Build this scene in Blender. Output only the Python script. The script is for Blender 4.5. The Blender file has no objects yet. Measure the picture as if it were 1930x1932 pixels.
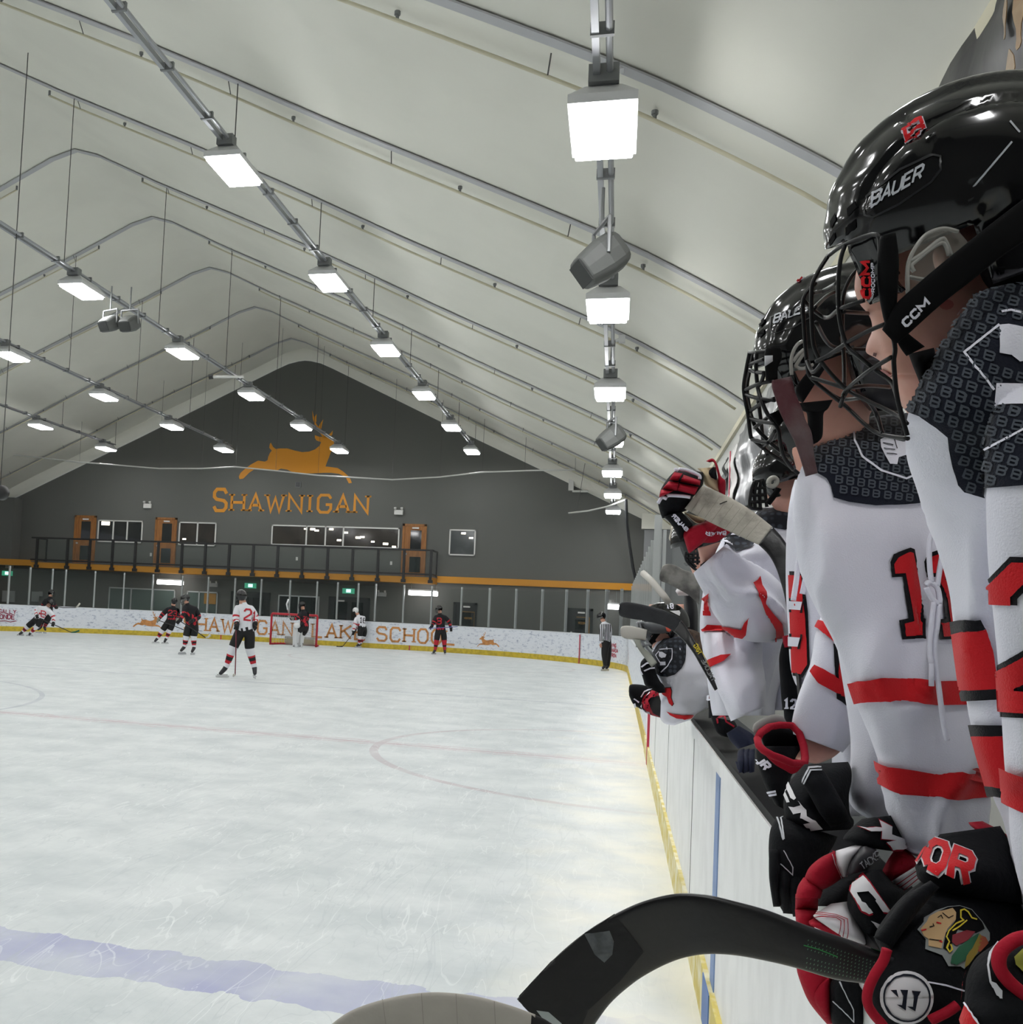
import bpy, bmesh, math, random
from mathutils import Vector, Matrix, noise
from mathutils.bvhtree import BVHTree
from mathutils.geometry import tessellate_polygon
random.seed(7)
SC = bpy.context.scene
COL = SC.collection
# ---------------------------------------------------------------- camera
F, YAW, PITCH, ROLL = 1921.1, .2497, .0455, .0477
CX, CY = 676.6, 1063.1
CAM = Vector((-.4013, 0, 1.5585))
fw = Vector((-math.sin(YAW)*math.cos(PITCH), math.cos(YAW)*math.cos(PITCH), math.sin(PITCH)))
r0 = Vector((math.cos(YAW), math.sin(YAW), 0)); u0 = r0.cross(fw)
rt = math.cos(ROLL)*r0 + math.sin(ROLL)*u0
up = -math.sin(ROLL)*r0 + math.cos(ROLL)*u0
cd = bpy.data.cameras.new('camera'); cam = bpy.data.objects.new('camera', cd); COL.objects.link(cam)
cd.sensor_fit = 'HORIZONTAL'; cd.sensor_width = 36; cd.lens = 36*F/1930
cd.shift_x = (965-CX)/1930; cd.shift_y = (CY-966)/1930
cd.clip_start = .05; cd.clip_end = 200
m = Matrix((rt, up, -fw)).transposed().to_4x4(); m.translation = CAM
cam.matrix_world = m
SC.camera = cam
# ---------------------------------------------------------------- world, exposure
W = bpy.data.worlds.new('world'); SC.world = W; W.use_nodes = True
W.node_tree.nodes['Background'].inputs[0].default_value = (.82, .87, .95, 1)
W.node_tree.nodes['Background'].inputs[1].default_value = .30
SC.view_settings.view_transform = 'Standard'; SC.view_settings.look = 'None'
SC.view_settings.gamma = 1; SC.view_settings.use_curve_mapping = False
SC.view_settings.exposure = 0.58
SC.cycles.max_bounces = 6; SC.cycles.diffuse_bounces = 4; SC.cycles.glossy_bounces = 3
SC.cycles.transparent_max_bounces = 24; SC.cycles.caustics_reflective = False; SC.cycles.caustics_refractive = False
LAMP_POWER = 30.0
# ---------------------------------------------------------------- helpers
def ray(x, y): return (x-CX)/F*rt - (y-CY)/F*up + fw
def at(x, y, X=None, Y=None, Z=None, D=None):
    """a pixel of the photograph to a point in the place, at a known distance or plane"""
    d = ray(x, y)
    t = (X-CAM.x)/d.x if X is not None else (Y-CAM.y)/d.y if Y is not None else (Z-CAM.z)/d.z if Z is not None else D
    return CAM + d*t
def px(p):
    d = Vector(p)-CAM; k = d.dot(fw); return (CX+F*d.dot(rt)/k, CY-F*d.dot(up)/k)
def lin(h):
    h = h.lstrip('#'); c = [int(h[i:i+2], 16)/255 for i in (0, 2, 4)]
    return tuple((v/12.92 if v <= .04045 else ((v+.055)/1.055)**2.4) for v in c)+(1,)
def mat(name, col, rough=.6, metal=0, bump=0, bscale=60, vary=0, vscale=3, alpha=1, emit=None, coat=0, col2=None, trans=0, spec=.5, stretch=None):
    M = bpy.data.materials.new(name); M.use_nodes = True; nt = M.node_tree; N = nt.nodes; L = nt.links
    b = N['Principled BSDF']; c = lin(col) if isinstance(col, str) else col
    b.inputs['Base Color'].default_value = c; b.inputs['Roughness'].default_value = rough
    b.inputs['Metallic'].default_value = metal; b.inputs['Alpha'].default_value = alpha
    b.inputs['Coat Weight'].default_value = coat; b.inputs['Specular IOR Level'].default_value = spec
    b.inputs['Transmission Weight'].default_value = trans
    if emit: b.inputs['Emission Color'].default_value = c; b.inputs['Emission Strength'].default_value = emit
    tc = N.new('ShaderNodeTexCoord'); mp = N.new('ShaderNodeMapping'); L.new(tc.outputs['Object'], mp.inputs[0])
    if stretch: mp.inputs['Scale'].default_value = stretch
    if vary or col2:
        n = N.new('ShaderNodeTexNoise'); n.inputs['Scale'].default_value = vscale; n.inputs['Detail'].default_value = 6
        L.new(mp.outputs[0], n.inputs['Vector'])
        r = N.new('ShaderNodeValToRGB'); L.new(n.outputs[0], r.inputs[0]); L.new(r.outputs[0], b.inputs['Base Color'])
        c2 = lin(col2) if col2 else tuple(v*(1-vary) for v in c[:3])+(1,)
        r.color_ramp.elements[0].color = c2; r.color_ramp.elements[0].position = .38
        r.color_ramp.elements[1].color = c; r.color_ramp.elements[1].position = .58
    if bump:
        n = N.new('ShaderNodeTexNoise'); n.inputs['Scale'].default_value = bscale; n.inputs['Detail'].default_value = 4
        L.new(mp.outputs[0], n.inputs['Vector'])
        bp = N.new('ShaderNodeBump'); bp.inputs['Strength'].default_value = bump; bp.inputs['Distance'].default_value = .01
        L.new(n.outputs[0], bp.inputs['Height']); L.new(bp.outputs[0], b.inputs['Normal'])
    return M
SUBOF = {'helmet_lettering': 'helmet', 'label_recess': 'helmet', 'helmet_badge': 'helmet', 'front_vent': 'helmet', 'shell_groove': 'helmet', 'groove_highlight': 'helmet', 'helmet_number': 'helmet', 'helmet_patch': 'helmet',
 'yoke': 'jersey', 'letter_pattern': 'jersey', 'shield_outline': 'jersey', 'shield_emblem': 'jersey', 'fist_emblem': 'sleeve', 'fist_lines': 'sleeve', 'jersey_stripe': 'jersey', 'jersey_number': 'jersey body', 'claw_print': 'jersey', 'shirt_stripes': 'body',
 'sleeve_number': 'sleeve', 'sleeve_stripe': 'sleeve', 'strap_lettering': 'chin_strap', 'label_lettering': 'cage_label', 'tape_wrap_edge': 'taped_blade', 'tape_scuff': 'taped_blade', 'shaft_lettering': 'shaft', 'yellow_line': 'shaft', 'yellow_mark': 'shaft',
 'dot_pattern': 'blade', 'green_line': 'blade', 'torn_tape': 'blade', 'black_tape_wrap': 'blade', 'glove_lettering': 'cuff hand_back', 'silver_stripe': 'cuff', 'badge_outline': 'hand_back black_finger', 'round_badge': 'hand_back', 'badge_ring': 'hand_back', 'badge_mark': 'hand_back',
 'crest': 'hand_back', 'crest_hair': 'hand_back', 'crest_face': 'hand_back', 'crest_feather': 'hand_back', 'crest_yellow_line': 'hand_back', 'crest_ink': 'hand_back', 'crest_paint': 'hand_back', 'pinstripe': 'white_panel', 'lips': 'body', 'nostril': 'body', 'cheek_blush': 'body', 'sign': 'x'}
class MB:
    """collects geometry for ONE mesh object"""
    def __init__(s): s.v = []; s.f = []; s.mi = []; s.uv = None
    def add(s, vs, fs, mi=0):
        o = len(s.v); s.v += [Vector(v) for v in vs]; s.f += [tuple(i+o for i in f) for f in fs]; s.mi += [mi]*len(fs); return s
    def box(s, a, b, mi=0):
        x0, y0, z0 = a; x1, y1, z1 = b
        return s.add([(x0,y0,z0),(x1,y0,z0),(x1,y1,z0),(x0,y1,z0),(x0,y0,z1),(x1,y0,z1),(x1,y1,z1),(x0,y1,z1)],
                     [(3,2,1,0),(4,5,6,7),(0,1,5,4),(1,2,6,5),(2,3,7,6),(3,0,4,7)], mi)
    def obox(s, c, ax, ay, az, mi=0):
        """box with centre c and half-axis vectors"""
        c = Vector(c); P = [c+i*ax+j*ay+k*az for k in (-1,1) for i,j in ((-1,-1),(1,-1),(1,1),(-1,1))]
        return s.add(P, [(3,2,1,0),(4,5,6,7),(0,1,5,4),(1,2,6,5),(2,3,7,6),(3,0,4,7)], mi)
    def tube(s, pts, r, n=8, mi=0, cap=True, flat=1.0, side=None):
        pts = [Vector(p) for p in pts]; k = len(pts); o = []; prev = None
        for i, p in enumerate(pts):
            t = (pts[min(i+1,k-1)]-pts[max(i-1,0)]).normalized()
            if prev is None:
                a = Vector(side) if side is not None else (Vector((0,0,1)) if abs(t.z) < .9 else Vector((1,0,0)))
            else: a = prev
            a = (a-t*a.dot(t))
            a = a.normalized() if a.length > 1e-6 else t.orthogonal().normalized()
            prev = a; b = t.cross(a); rr = r[i] if isinstance(r, (list, tuple)) else r
            o += [p+a*math.cos(2*math.pi*j/n)*rr+b*math.sin(2*math.pi*j/n)*rr*flat for j in range(n)]
        f = [(i*n+j, i*n+(j+1)%n, (i+1)*n+(j+1)%n, (i+1)*n+j) for i in range(k-1) for j in range(n)]
        if cap: f += [tuple(range(n))[::-1], tuple(range((k-1)*n, k*n))]
        return s.add(o, f, mi)
    def build(s, name, mats, parent=None, smooth=False, bevel=0, sub=0, solid=0):
        me = bpy.data.meshes.new(name); me.from_pydata([tuple(v) for v in s.v], [], s.f)
        ms = mats if isinstance(mats, (list, tuple)) else [mats]
        for M in ms: me.materials.append(M)
        if len(ms) > 1: me.polygons.foreach_set('material_index', s.mi)
        if smooth: me.polygons.foreach_set('use_smooth', [True]*len(me.polygons))
        if s.uv:
            ul = me.uv_layers.new(name='UVMap')
            for lp in me.loops: ul.data[lp.index].uv = s.uv[lp.vertex_index]
        me.update()
        o = bpy.data.objects.new(name, me); COL.objects.link(o)
        if parent: link(o, parent)
        if solid:
            d = o.modifiers.new('s','SOLIDIFY'); d.thickness = solid; d.offset = 0
        if bevel:
            d = o.modifiers.new('b','BEVEL'); d.width = bevel; d.segments = 2; d.limit_method = 'ANGLE'
        if sub:
            d = o.modifiers.new('u','SUBSURF'); d.levels = sub; d.render_levels = sub
        return o
def link(o, parent):
    want = SUBOF.get(o.name.split('.')[0])
    if want and parent.type == 'EMPTY':
        for w_ in want.split():
            hit = [c for c in parent.children if c.name.split('.')[0] == w_]
            if hit: parent = hit[0]; break
    if parent.type == 'MESH': o.parent = parent; return
    o.parent = parent
    if parent.type == 'EMPTY' or True: o.matrix_parent_inverse = Matrix.Translation(-Vector(parent.location))
def tag(o, label=None, cat=None, group=None, kind=None):
    if label: o['label'] = label
    if cat: o['category'] = cat
    if group: o['group'] = group
    if kind: o['kind'] = kind
    return o
def thing(name, loc, label, cat, group=None):
    o = bpy.data.objects.new(name, None); COL.objects.link(o); o.location = Vector(loc); o.empty_display_size = .05
    return tag(o, label, cat, group)
def struct(o, label=None): return tag(o, label, kind='structure')
def catmull(P, n):
    """resample list of equal-length tuples, n steps per span"""
    out = []; k = len(P)
    for i in range(k-1):
        a, b, c, d = P[max(i-1,0)], P[i], P[i+1], P[min(i+2,k-1)]
        for j in range(n):
            t = j/n
            out.append(tuple(.5*((2*q)+(-p+r)*t+(2*p-5*q+4*r-s)*t*t+(-p+3*q-3*r+s)*t**3) for p,q,r,s in zip(a,b,c,d)))
    out.append(tuple(P[-1])); return out
def folds(p, n, amp, fr, seed=0, axis=None):
    """soft cloth folds: noise stretched along axis"""
    q = Vector(p)*fr + Vector((seed*3.1, seed*1.7, 0))
    if axis is not None: q = q - axis*(q.dot(axis))*.8
    v = noise.noise(q); w = noise.noise(q*2.1+Vector((5,5,5)))
    r = (1-min(1, abs(v)*2.6))**1.6
    return (r*1.1+w*.35-.35)*amp
def loft_px(name, secs, M, parent=None, n=28, steps=6, power=2.3, amp=0, fr=6, seed=0, cap=(1,1), fold_axis=True, smooth=True, sub=0, calm=0):
    """a solid body through oval cross-sections. each section: (x1,y1,x2,y2,D,th): the two silhouette pixels,
    distance D of its middle, and half thickness th in metres along the line of sight"""
    S = catmull(secs, steps); mb = MB(); mb.uv = []; rings = []
    K = len(S)
    C0 = at((S[0][0]+S[0][2])/2, (S[0][1]+S[0][3])/2, D=S[0][4]); C1 = at((S[-1][0]+S[-1][2])/2, (S[-1][1]+S[-1][3])/2, D=S[-1][4])
    ax = (C1-C0).normalized()
    for i, (x1,y1,x2,y2,D,th) in enumerate(S):
        c = at((x1+x2)/2, (y1+y2)/2, D=D); a = (at(x2,y2,D=D)-at(x1,y1,D=D))*.5
        b = -(c-CAM).normalized()*th
        for j in range(n):
            u = 2*math.pi*j/n; cu, su = math.cos(u), math.sin(u)
            e = 2/power
            p = c + a*math.copysign(abs(cu)**e, cu) + b*math.copysign(abs(su)**e, su)
            if amp:
                nn = (p-c).normalized(); edge = min(1, min(i, K-1-i)/3.0+.25)
                p = p + nn*folds(p, nn, amp, fr, seed, ax if fold_axis else None)*edge*(.12+.88*su*su)*(1 if not calm else min(1, .15+.85*max(0, i/(K-1)-calm)/.12))
            mb.v.append(p); mb.uv.append((j/n, i/(K-1)))
    for i in range(K-1):
        for j in range(n):
            mb.f.append((i*n+j, i*n+(j+1)%n, (i+1)*n+(j+1)%n, (i+1)*n+j)); mb.mi.append(0)
    for end, want in ((0, cap[0]), (K-1, cap[1])):
        if want:
            ring = [end*n+j for j in range(n)]; c = sum((mb.v[q] for q in ring), Vector())/n
            mb.v.append(c); mb.uv.append((.5, end/(K-1))); ci = len(mb.v)-1
            for j in range(n):
                q = (ring[j], ring[(j+1)%n], ci) if end else (ring[(j+1)%n], ring[j], ci)
                mb.f.append(q); mb.mi.append(0)
    return mb.build(name, M, parent, smooth=smooth, sub=sub)
def bvh_of(objs):
    vs = []; fs = []
    for o in objs:
        # vertices are already in world space (all authored meshes sit untransformed)
        me = o.data; off = len(vs); vs += [v.co.copy() for v in me.vertices]
        fs += [[i+off for i in p.vertices] for p in me.polygons]
    return BVHTree.FromPolygons(vs, fs)
def ribbon(mb, pts, w, place, step=4, mi=0, closed=False, nw=1):
    """a flat strip of width w along pts (2-D), each vertex put on a surface by place(x, y)"""
    P = [Vector(p) for p in pts]
    if closed: P = P+[P[0]]
    # mitred offsets
    k = len(P); L = []; R = []
    for i in range(k):
        if closed: a = P[i-1] if i > 0 else P[k-2]; b = P[i+1] if i < k-1 else P[1]
        else: a = P[i-1] if i > 0 else None; b = P[i+1] if i < k-1 else None
        d1 = (P[i]-a).normalized() if a is not None else None; d2 = (b-P[i]).normalized() if b is not None else None
        if d1 is None: d1 = d2
        if d2 is None: d2 = d1
        n1 = Vector((-d1.y, d1.x)); n2 = Vector((-d2.y, d2.x)); nn = n1+n2
        nn = nn.normalized() if nn.length > .2 else n1
        s = w/2/max(.45, nn.dot(n1)); L.append(P[i]+nn*s); R.append(P[i]-nn*s)
    rows = []
    for i in range(k-1):
        m_ = max(1, int((P[i+1]-P[i]).length/step))
        for j in range(m_+(1 if i == k-2 else 0)):
            t = j/m_; rows.append((L[i].lerp(L[i+1], t), R[i].lerp(R[i+1], t)))
    prev = None
    for l, r in rows:
        cur = []
        for q in range(nw+1):
            p = place(*(l.lerp(r, q/nw)))
            if p is None: cur.append(None)
            else: mb.v.append(p); cur.append(len(mb.v)-1)
        if prev:
            for q in range(nw):
                f = (prev[q], cur[q], cur[q+1], prev[q+1])
                if None not in f: mb.f.append(f); mb.mi.append(mi)
        prev = cur
def fill(mb, poly, place, step=6, mi=0):
    """a filled 2-D outline, cut into a grid and put on a surface"""
    bm = bmesh.new(); vs = [bm.verts.new((x, y, 0)) for x, y in poly]
    for tri in tessellate_polygon([[Vector((x, y, 0)) for x, y in poly]]):
        try: bm.faces.new([vs[i] for i in tri])
        except Exception: pass
    xs = [p[0] for p in poly]; ys = [p[1] for p in poly]
    if step:
        for ax, lo, hi in ((0, min(xs), max(xs)), (1, min(ys), max(ys))):
            q = lo+step
            while q < hi and (hi-lo)/step < 90:
                co = [0,0,0]; no = [0,0,0]; co[ax] = q; no[ax] = 1
                bmesh.ops.bisect_plane(bm, geom=bm.verts[:]+bm.edges[:]+bm.faces[:], plane_co=co, plane_no=no); q += step
    bm.verts.ensure_lookup_table(); bm.verts.index_update(); idx = {}
    for v in bm.verts:
        p = place(v.co.x, v.co.y)
        if p is not None: mb.v.append(p); idx[v.index] = len(mb.v)-1
    for fc in bm.faces:
        q = [idx.get(v.index) for v in fc.verts]
        if None not in q: mb.f.append(tuple(q)); mb.mi.append(mi)
    bm.free()
def on_surface(bvh, lift=.0015):
    """puts a point of the photograph onto the surface that stands there"""
    last = [None]
    def place(x, y):
        d = ray(x, y).normalized(); h = bvh.ray_cast(CAM, d, 60)
        if h[0] is None:
            if last[0] is None: return None
            h = bvh.find_nearest(CAM+d*last[0], .02*last[0])
            return None if h[0] is None else h[0]+h[1]*(lift if h[1].dot(d) < .5 else -lift)
        last[0] = h[3]
        nrm = h[1]
        if nrm.dot(d) > 0: nrm = -nrm
        return h[0]+nrm*lift
    return place
def plane_place(o, ax, ay):
    o, ax, ay = Vector(o), Vector(ax), Vector(ay)
    return lambda x, y: o+ax*x+ay*y
def frame2d(place, ox, oy, ux, uy, vx, vy):
    """local glyph space (0..1 wide, 0..1 high, y up) to the given space"""
    return lambda x, y: place(ox+ux*x+vx*y, oy+uy*x+vy*y)
# stroke letters on a 0..1 wide, 0..1 high cell
G = {
'A': [[(0,0),(.5,1),(1,0)],[(.2,.35),(.8,.35)]], 'B': [[(0,0),(0,1),(.75,1),(1,.86),(1,.64),(.8,.52),(0,.52)],[(.8,.52),(1,.4),(1,.14),(.75,0),(0,0)]],
'C': [[(1,.78),(.8,1),(.2,1),(0,.8),(0,.2),(.2,0),(.8,0),(1,.22)]], 'D': [[(0,0),(0,1),(.65,1),(1,.75),(1,.25),(.65,0),(0,0)]],
'E': [[(1,1),(0,1),(0,0),(1,0)],[(0,.52),(.8,.52)]], 'F': [[(1,1),(0,1),(0,0)],[(0,.5),(.75,.5)]],
'G': [[(1,.8),(.8,1),(.2,1),(0,.8),(0,.2),(.2,0),(.8,0),(1,.2),(1,.45),(.6,.45)]], 'H': [[(0,0),(0,1)],[(1,0),(1,1)],[(0,.5),(1,.5)]],
'I': [[(.5,0),(.5,1)]], 'K': [[(0,0),(0,1)],[(1,1),(0,.45)],[(.3,.6),(1,0)]], 'L': [[(0,1),(0,0),(1,0)]],
'M': [[(0,0),(0,1),(.5,.35),(1,1),(1,0)]], 'N': [[(0,0),(0,1),(1,0),(1,1)]], 'O': [[(.25,0),(0,.25),(0,.75),(.25,1),(.75,1),(1,.75),(1,.25),(.75,0),(.25,0)]],
'P': [[(0,0),(0,1),(.75,1),(1,.85),(1,.6),(.75,.47),(0,.47)]], 'J': [[(1,1),(1,.2),(.8,0),(.2,0),(0,.2)]],
'R': [[(0,0),(0,1),(.75,1),(1,.85),(1,.6),(.75,.47),(0,.47)],[(.55,.47),(1,0)]], 'S': [[(1,.8),(.8,1),(.2,1),(0,.85),(0,.65),(.2,.53),(.8,.47),(1,.35),(1,.15),(.8,0),(.2,0),(0,.2)]],
'T': [[(0,1),(1,1)],[(.5,1),(.5,0)]], 'U': [[(0,1),(0,.2),(.2,0),(.8,0),(1,.2),(1,1)]], 'V': [[(0,1),(.5,0),(1,1)]],
'W': [[(0,1),(.25,0),(.5,.8),(.75,0),(1,1)]], 'X': [[(0,0),(1,1)],[(0,1),(1,0)]], 'Y': [[(0,1),(.5,.5),(1,1)],[(.5,.5),(.5,0)]],
'1': [[(.15,.78),(.55,1),(.55,0)],[(.15,0),(.95,0)]], '2': [[(0,.75),(0,.85),(.2,1),(.8,1),(1,.85),(1,.6),(0,.15),(0,0),(1,0)]],
'3': [[(0,.85),(.2,1),(.8,1),(1,.85),(1,.62),(.8,.52),(.4,.52)],[(.8,.52),(1,.4),(1,.15),(.8,0),(.2,0),(0,.15)]],
'6': [[(1,.85),(.8,1),(.2,1),(0,.8),(0,.2),(.2,0),(.8,0),(1,.2),(1,.4),(.8,.55),(0,.55)]],
'8': [[(.2,.52),(0,.66),(0,.86),(.2,1),(.8,1),(1,.86),(1,.66),(.8,.52),(.2,.52),(0,.38),(0,.14),(.2,0),(.8,0),(1,.14),(1,.38),(.8,.52)]],
'5': [[(1,1),(0,1),(0,.55),(.8,.55),(1,.4),(1,.15),(.8,0),(.2,0),(0,.15)]],
}
def word(mb, text, place, h, w, gap, sw, slant=0, step=.15, mi=0, serif=0, nw=0):
    """writes text with its baseline on y=0 through place(x, y) in metres or pixels; returns its width"""
    x0 = 0; nw = nw or max(1, min(12, int(sw/step/1.2)))
    for ch in text:
        if ch == ' ': x0 += w+gap; continue
        cw = w*(.35 if ch == 'I' and not serif else .45 if ch == 'I' else 1.35 if ch in 'MW' else 1)
        for st in G[ch]:
            pts = [(x0+a*cw+slant*b*h, b*h) for a, b in st]
            ribbon(mb, pts, sw, place, step, mi, nw=nw)
            if serif:
                for (a, b), (c, d) in ((st[0], st[1]), (st[-1], st[-2])):
                    if b in (0, 1) and abs(a-c) < .6 and b != d and ch not in 'SCGO':
                        xx = x0+a*cw; yy = b*h
                        ribbon(mb, [(xx-serif, yy+(sw*.3 if b == 0 else -sw*.3)), (xx+serif, yy+(sw*.3 if b == 0 else -sw*.3))], sw*.6, place, step, mi)
        x0 += cw+gap
    return x0-gap
# ================================================================ the arena
XR = -15.0                       # ridge line
PROF0 = [(-15,13.62),(-14.3,13.42),(-12.5,12.56),(-8.0,10.55),(-4.8,9.0),(-2.6,7.98),(-.6,7.03),(.5,6.42),(1.15,6.03),(1.5,5.8),(1.8,5.58)]
PROF = PROF0[:3]+catmull(PROF0[2:], 3)[1:]
def roofz(X):
    X = XR+abs(X-XR)
    for (a, b), (c, d) in zip(PROF, PROF[1:]):
        if a <= X <= c: return b+(d-b)*(X-a)/(c-a)
    return PROF[-1][1]
FULL = [(2*XR-a, b) for a, b in PROF[::-1]][:-1]+PROF
YF = 45.2; YB = -8.0
FR = [.6+4.74*k for k in range(-1, 10)]     # where the roof frames stand: 9.98 is the first in view near the top
FR = [10.0+4.72*k for k in range(-3, 8)]
M_liner = mat('liner', '#e4e3d8', .62, vary=.05, vscale=.5, bump=.1, bscale=2)
M_frame = mat('frame_strip', '#b4b5b8', .5)
M_wall = mat('wall_paint', '#5c5d59', .7, vary=.04, vscale=.4)
M_wallr = mat('right_wall_panel', '#b9bab5', .6, vary=.04)
M_band = mat('orange_band', '#c98a1f', .55)
M_orange = mat('orange_paint', '#d08a1c', .6)
M_white = mat('white_trim', '#d8d8d4', .5)
M_black = mat('black_steel', '#0d0d10', .45)
M_cream = mat('cream_pipe', '#cfc9b0', .5)
M_galv = mat('galvanised', '#a4a6aa', .4, metal=.45)
M_wire = mat('wire', '#4a4a48', .5, metal=.4)
M_glass = mat('arena_glass', '#56605e', .05, alpha=.10, spec=.5)
M_pane = mat('dark_pane', '#15191a', .05, spec=.7)
M_alu = mat('aluminium_post', '#c2c6c6', .32, metal=.55)
M_wood = mat('orange_wood', '#a2692b', .5, col2='#8a5520', vscale=3, stretch=(8, 8, 1))
M_grey = mat('grey_plastic', '#6b6c68', .6)
M_lens = mat('lamp_lens', '#ffffff', .4, emit=LAMP_POWER)
M_case = mat('lamp_case', '#d6d7d8', .45)
M_dark = mat('dark_metal', '#7c7e7f', .5, metal=.2)
# ice with painted lines under it
def ice_material():
    M = bpy.data.materials.new('ice'); M.use_nodes = True; nt = M.node_tree; N = nt.nodes; L = nt.links; b = N['Principled BSDF']
    geo = N.new('ShaderNodeNewGeometry'); sep = N.new('ShaderNodeSeparateXYZ'); L.new(geo.outputs['Position'], sep.inputs[0])
    def math_(op, a, b_=None, c_=None):
        n = N.new('ShaderNodeMath'); n.operation = op
        for i, v in enumerate((a, b_, c_)):
            if v is None: continue
            if isinstance(v, (int, float)): n.inputs[i].default_value = v
            else: L.new(v, n.inputs[i])
        return n.outputs[0]
    X, Y = sep.outputs[0], sep.outputs[1]
    n1 = N.new('ShaderNodeTexNoise'); n1.inputs['Scale'].default_value = 1.6; n1.inputs['Detail'].default_value = 8; n1.inputs['Roughness'].default_value = .65
    L.new(geo.outputs['Position'], n1.inputs['Vector'])
    base = N.new('ShaderNodeValToRGB'); L.new(n1.outputs[0], base.inputs[0])
    base.color_ramp.elements[0].position = .35; base.color_ramp.elements[0].color = lin('#c6cdcf')
    base.color_ramp.elements[1].position = .62; base.color_ramp.elements[1].color = lin('#dce1e2')
    wob = N.new('ShaderNodeTexNoise'); wob.inputs['Scale'].default_value = 5.0; wob.inputs['Detail'].default_value = 6; L.new(geo.outputs['Position'], wob.inputs['Vector'])
    wv = math_('MULTIPLY', math_('SUBTRACT', wob.outputs[0], .5), .22)
    cur = base.outputs[0]
    fade = N.new('ShaderNodeTexNoise'); fade.inputs['Scale'].default_value = 2.2; fade.inputs['Detail'].default_value = 7; L.new(geo.outputs['Position'], fade.inputs['Vector'])
    def over(mask, col, strength):
        nonlocal cur
        f = N.new('ShaderNodeMapRange'); L.new(fade.outputs[0], f.inputs[0]); f.inputs[1].default_value = .3; f.inputs[2].default_value = .7; f.inputs[3].default_value = strength*.35; f.inputs[4].default_value = strength
        mx = N.new('ShaderNodeMix'); mx.data_type = 'RGBA'; L.new(math_('MULTIPLY', mask, f.outputs[0]), mx.inputs[0])
        L.new(cur, mx.inputs[6]); mx.inputs[7].default_value = lin(col); cur = mx.outputs[2]
    def line(y0, y1): return math_('MULTIPLY', math_('GREATER_THAN', math_('ADD', Y, wv), y0), math_('LESS_THAN', math_('ADD', Y, wv), y1))
    over(line(3.90, 4.27), '#a4a8cb', .95)
    over(line(11.78, 11.92), '#b9959f', .6); over(line(11.66, 11.72), '#c0a0a8', .5); over(line(11.98, 12.04), '#c0a0a8', .5)
    over(line(19.45, 19.62), '#8f96a8', .55)
    over(line(38.75, 38.82), '#b05a60', .7)
    def arc(x, y, r_, w_=.05, st=.45, col='#a8848e'):
        dx = math_('SUBTRACT', X, x); dy = math_('SUBTRACT', Y, y)
        d = math_('SQRT', math_('ADD', math_('MULTIPLY', dx, dx), math_('MULTIPLY', dy, dy)))
        over(math_('LESS_THAN', math_('ABSOLUTE', math_('SUBTRACT', d, r_)), w_), col, st)
    arc(0, 11.85, 3.05); arc(-12.9, 11.85, 4.57, .04, .5, '#8f96a8'); arc(-6.2, 32.7, 4.57, .05, .3); arc(-19.6, 32.7, 4.57, .05, .3)
    # skate cuts
    for sc, ang, dist, st in ((1.4, .5, 12, .45), (2.0, -1.0, 9, .4), (1.1, 1.4, 14, .4)):
        mp = N.new('ShaderNodeMapping'); mp.inputs['Rotation'].default_value = (0, 0, ang); mp.inputs['Scale'].default_value = (sc, sc*.16, 1)
        L.new(geo.outputs['Position'], mp.inputs[0])
        wv2 = N.new('ShaderNodeTexNoise'); wv2.inputs['Scale'].default_value = 2.2; wv2.inputs['Detail'].default_value = 3; wv2.inputs['Distortion'].default_value = .8
        L.new(mp.outputs[0], wv2.inputs['Vector'])
        over(math_('LESS_THAN', math_('ABSOLUTE', math_('SUBTRACT', wv2.outputs[0], .5)), .0035), '#b3bcc0', st*.8)
        over(math_('LESS_THAN', math_('ABSOLUTE', math_('SUBTRACT', wv2.outputs[0], .56)), .003), '#f6fafa', st*.9)
    # snow thrown up against the boards
    edn = N.new('ShaderNodeMapRange'); L.new(math_('ADD', X, math_('MULTIPLY', fade.outputs[0], 1.1)), edn.inputs[0]); edn.inputs[1].default_value = -.45; edn.inputs[2].default_value = .45
    over(edn.outputs[0], '#eeece0', 1.0)
    L.new(cur, b.inputs['Base Color']); b.inputs['Roughness'].default_value = .42; b.inputs['Specular IOR Level'].default_value = .28
    bp = N.new('ShaderNodeBump'); bp.inputs['Strength'].default_value = .25; bp.inputs['Distance'].default_value = .01; L.new(n1.outputs[0], bp.inputs['Height']); L.new(bp.outputs[0], b.inputs['Normal'])
    return M
M_ice = ice_material()
mb = MB(); mb.box((-26.2, YB, -.1), (.02, 41.6, 0)); struct(mb.build('floor', M_ice))
M_conc = mat('rubber_floor', '#3a3d3f', .8)
mb = MB(); mb.box((-33, YB, -.3), (4, YF+.5, -.101)); struct(mb.build('floor_concourse', M_conc))
# roof liner
mb = MB(); ys = [YB]+[y+d for y in FR for d in (0, 1.2, 2.36, 3.5)]; ys = sorted(set([y for y in ys if y < YF]+[YF]))
for y in ys:
    ph = ((y-10.0)/4.72) % 1.0; puff = .035*math.sin(math.pi*ph)
    for x, z in FULL: mb.v.append(Vector((x, y, z+puff)))
n = len(FULL)
for i in range(len(ys)-1):
    for j in range(n-1): mb.f.append((i*n+j, i*n+j+1, (i+1)*n+j+1, (i+1)*n+j)); mb.mi.append(0)
struct(mb.build('ceiling', M_liner, smooth=True))
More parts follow.
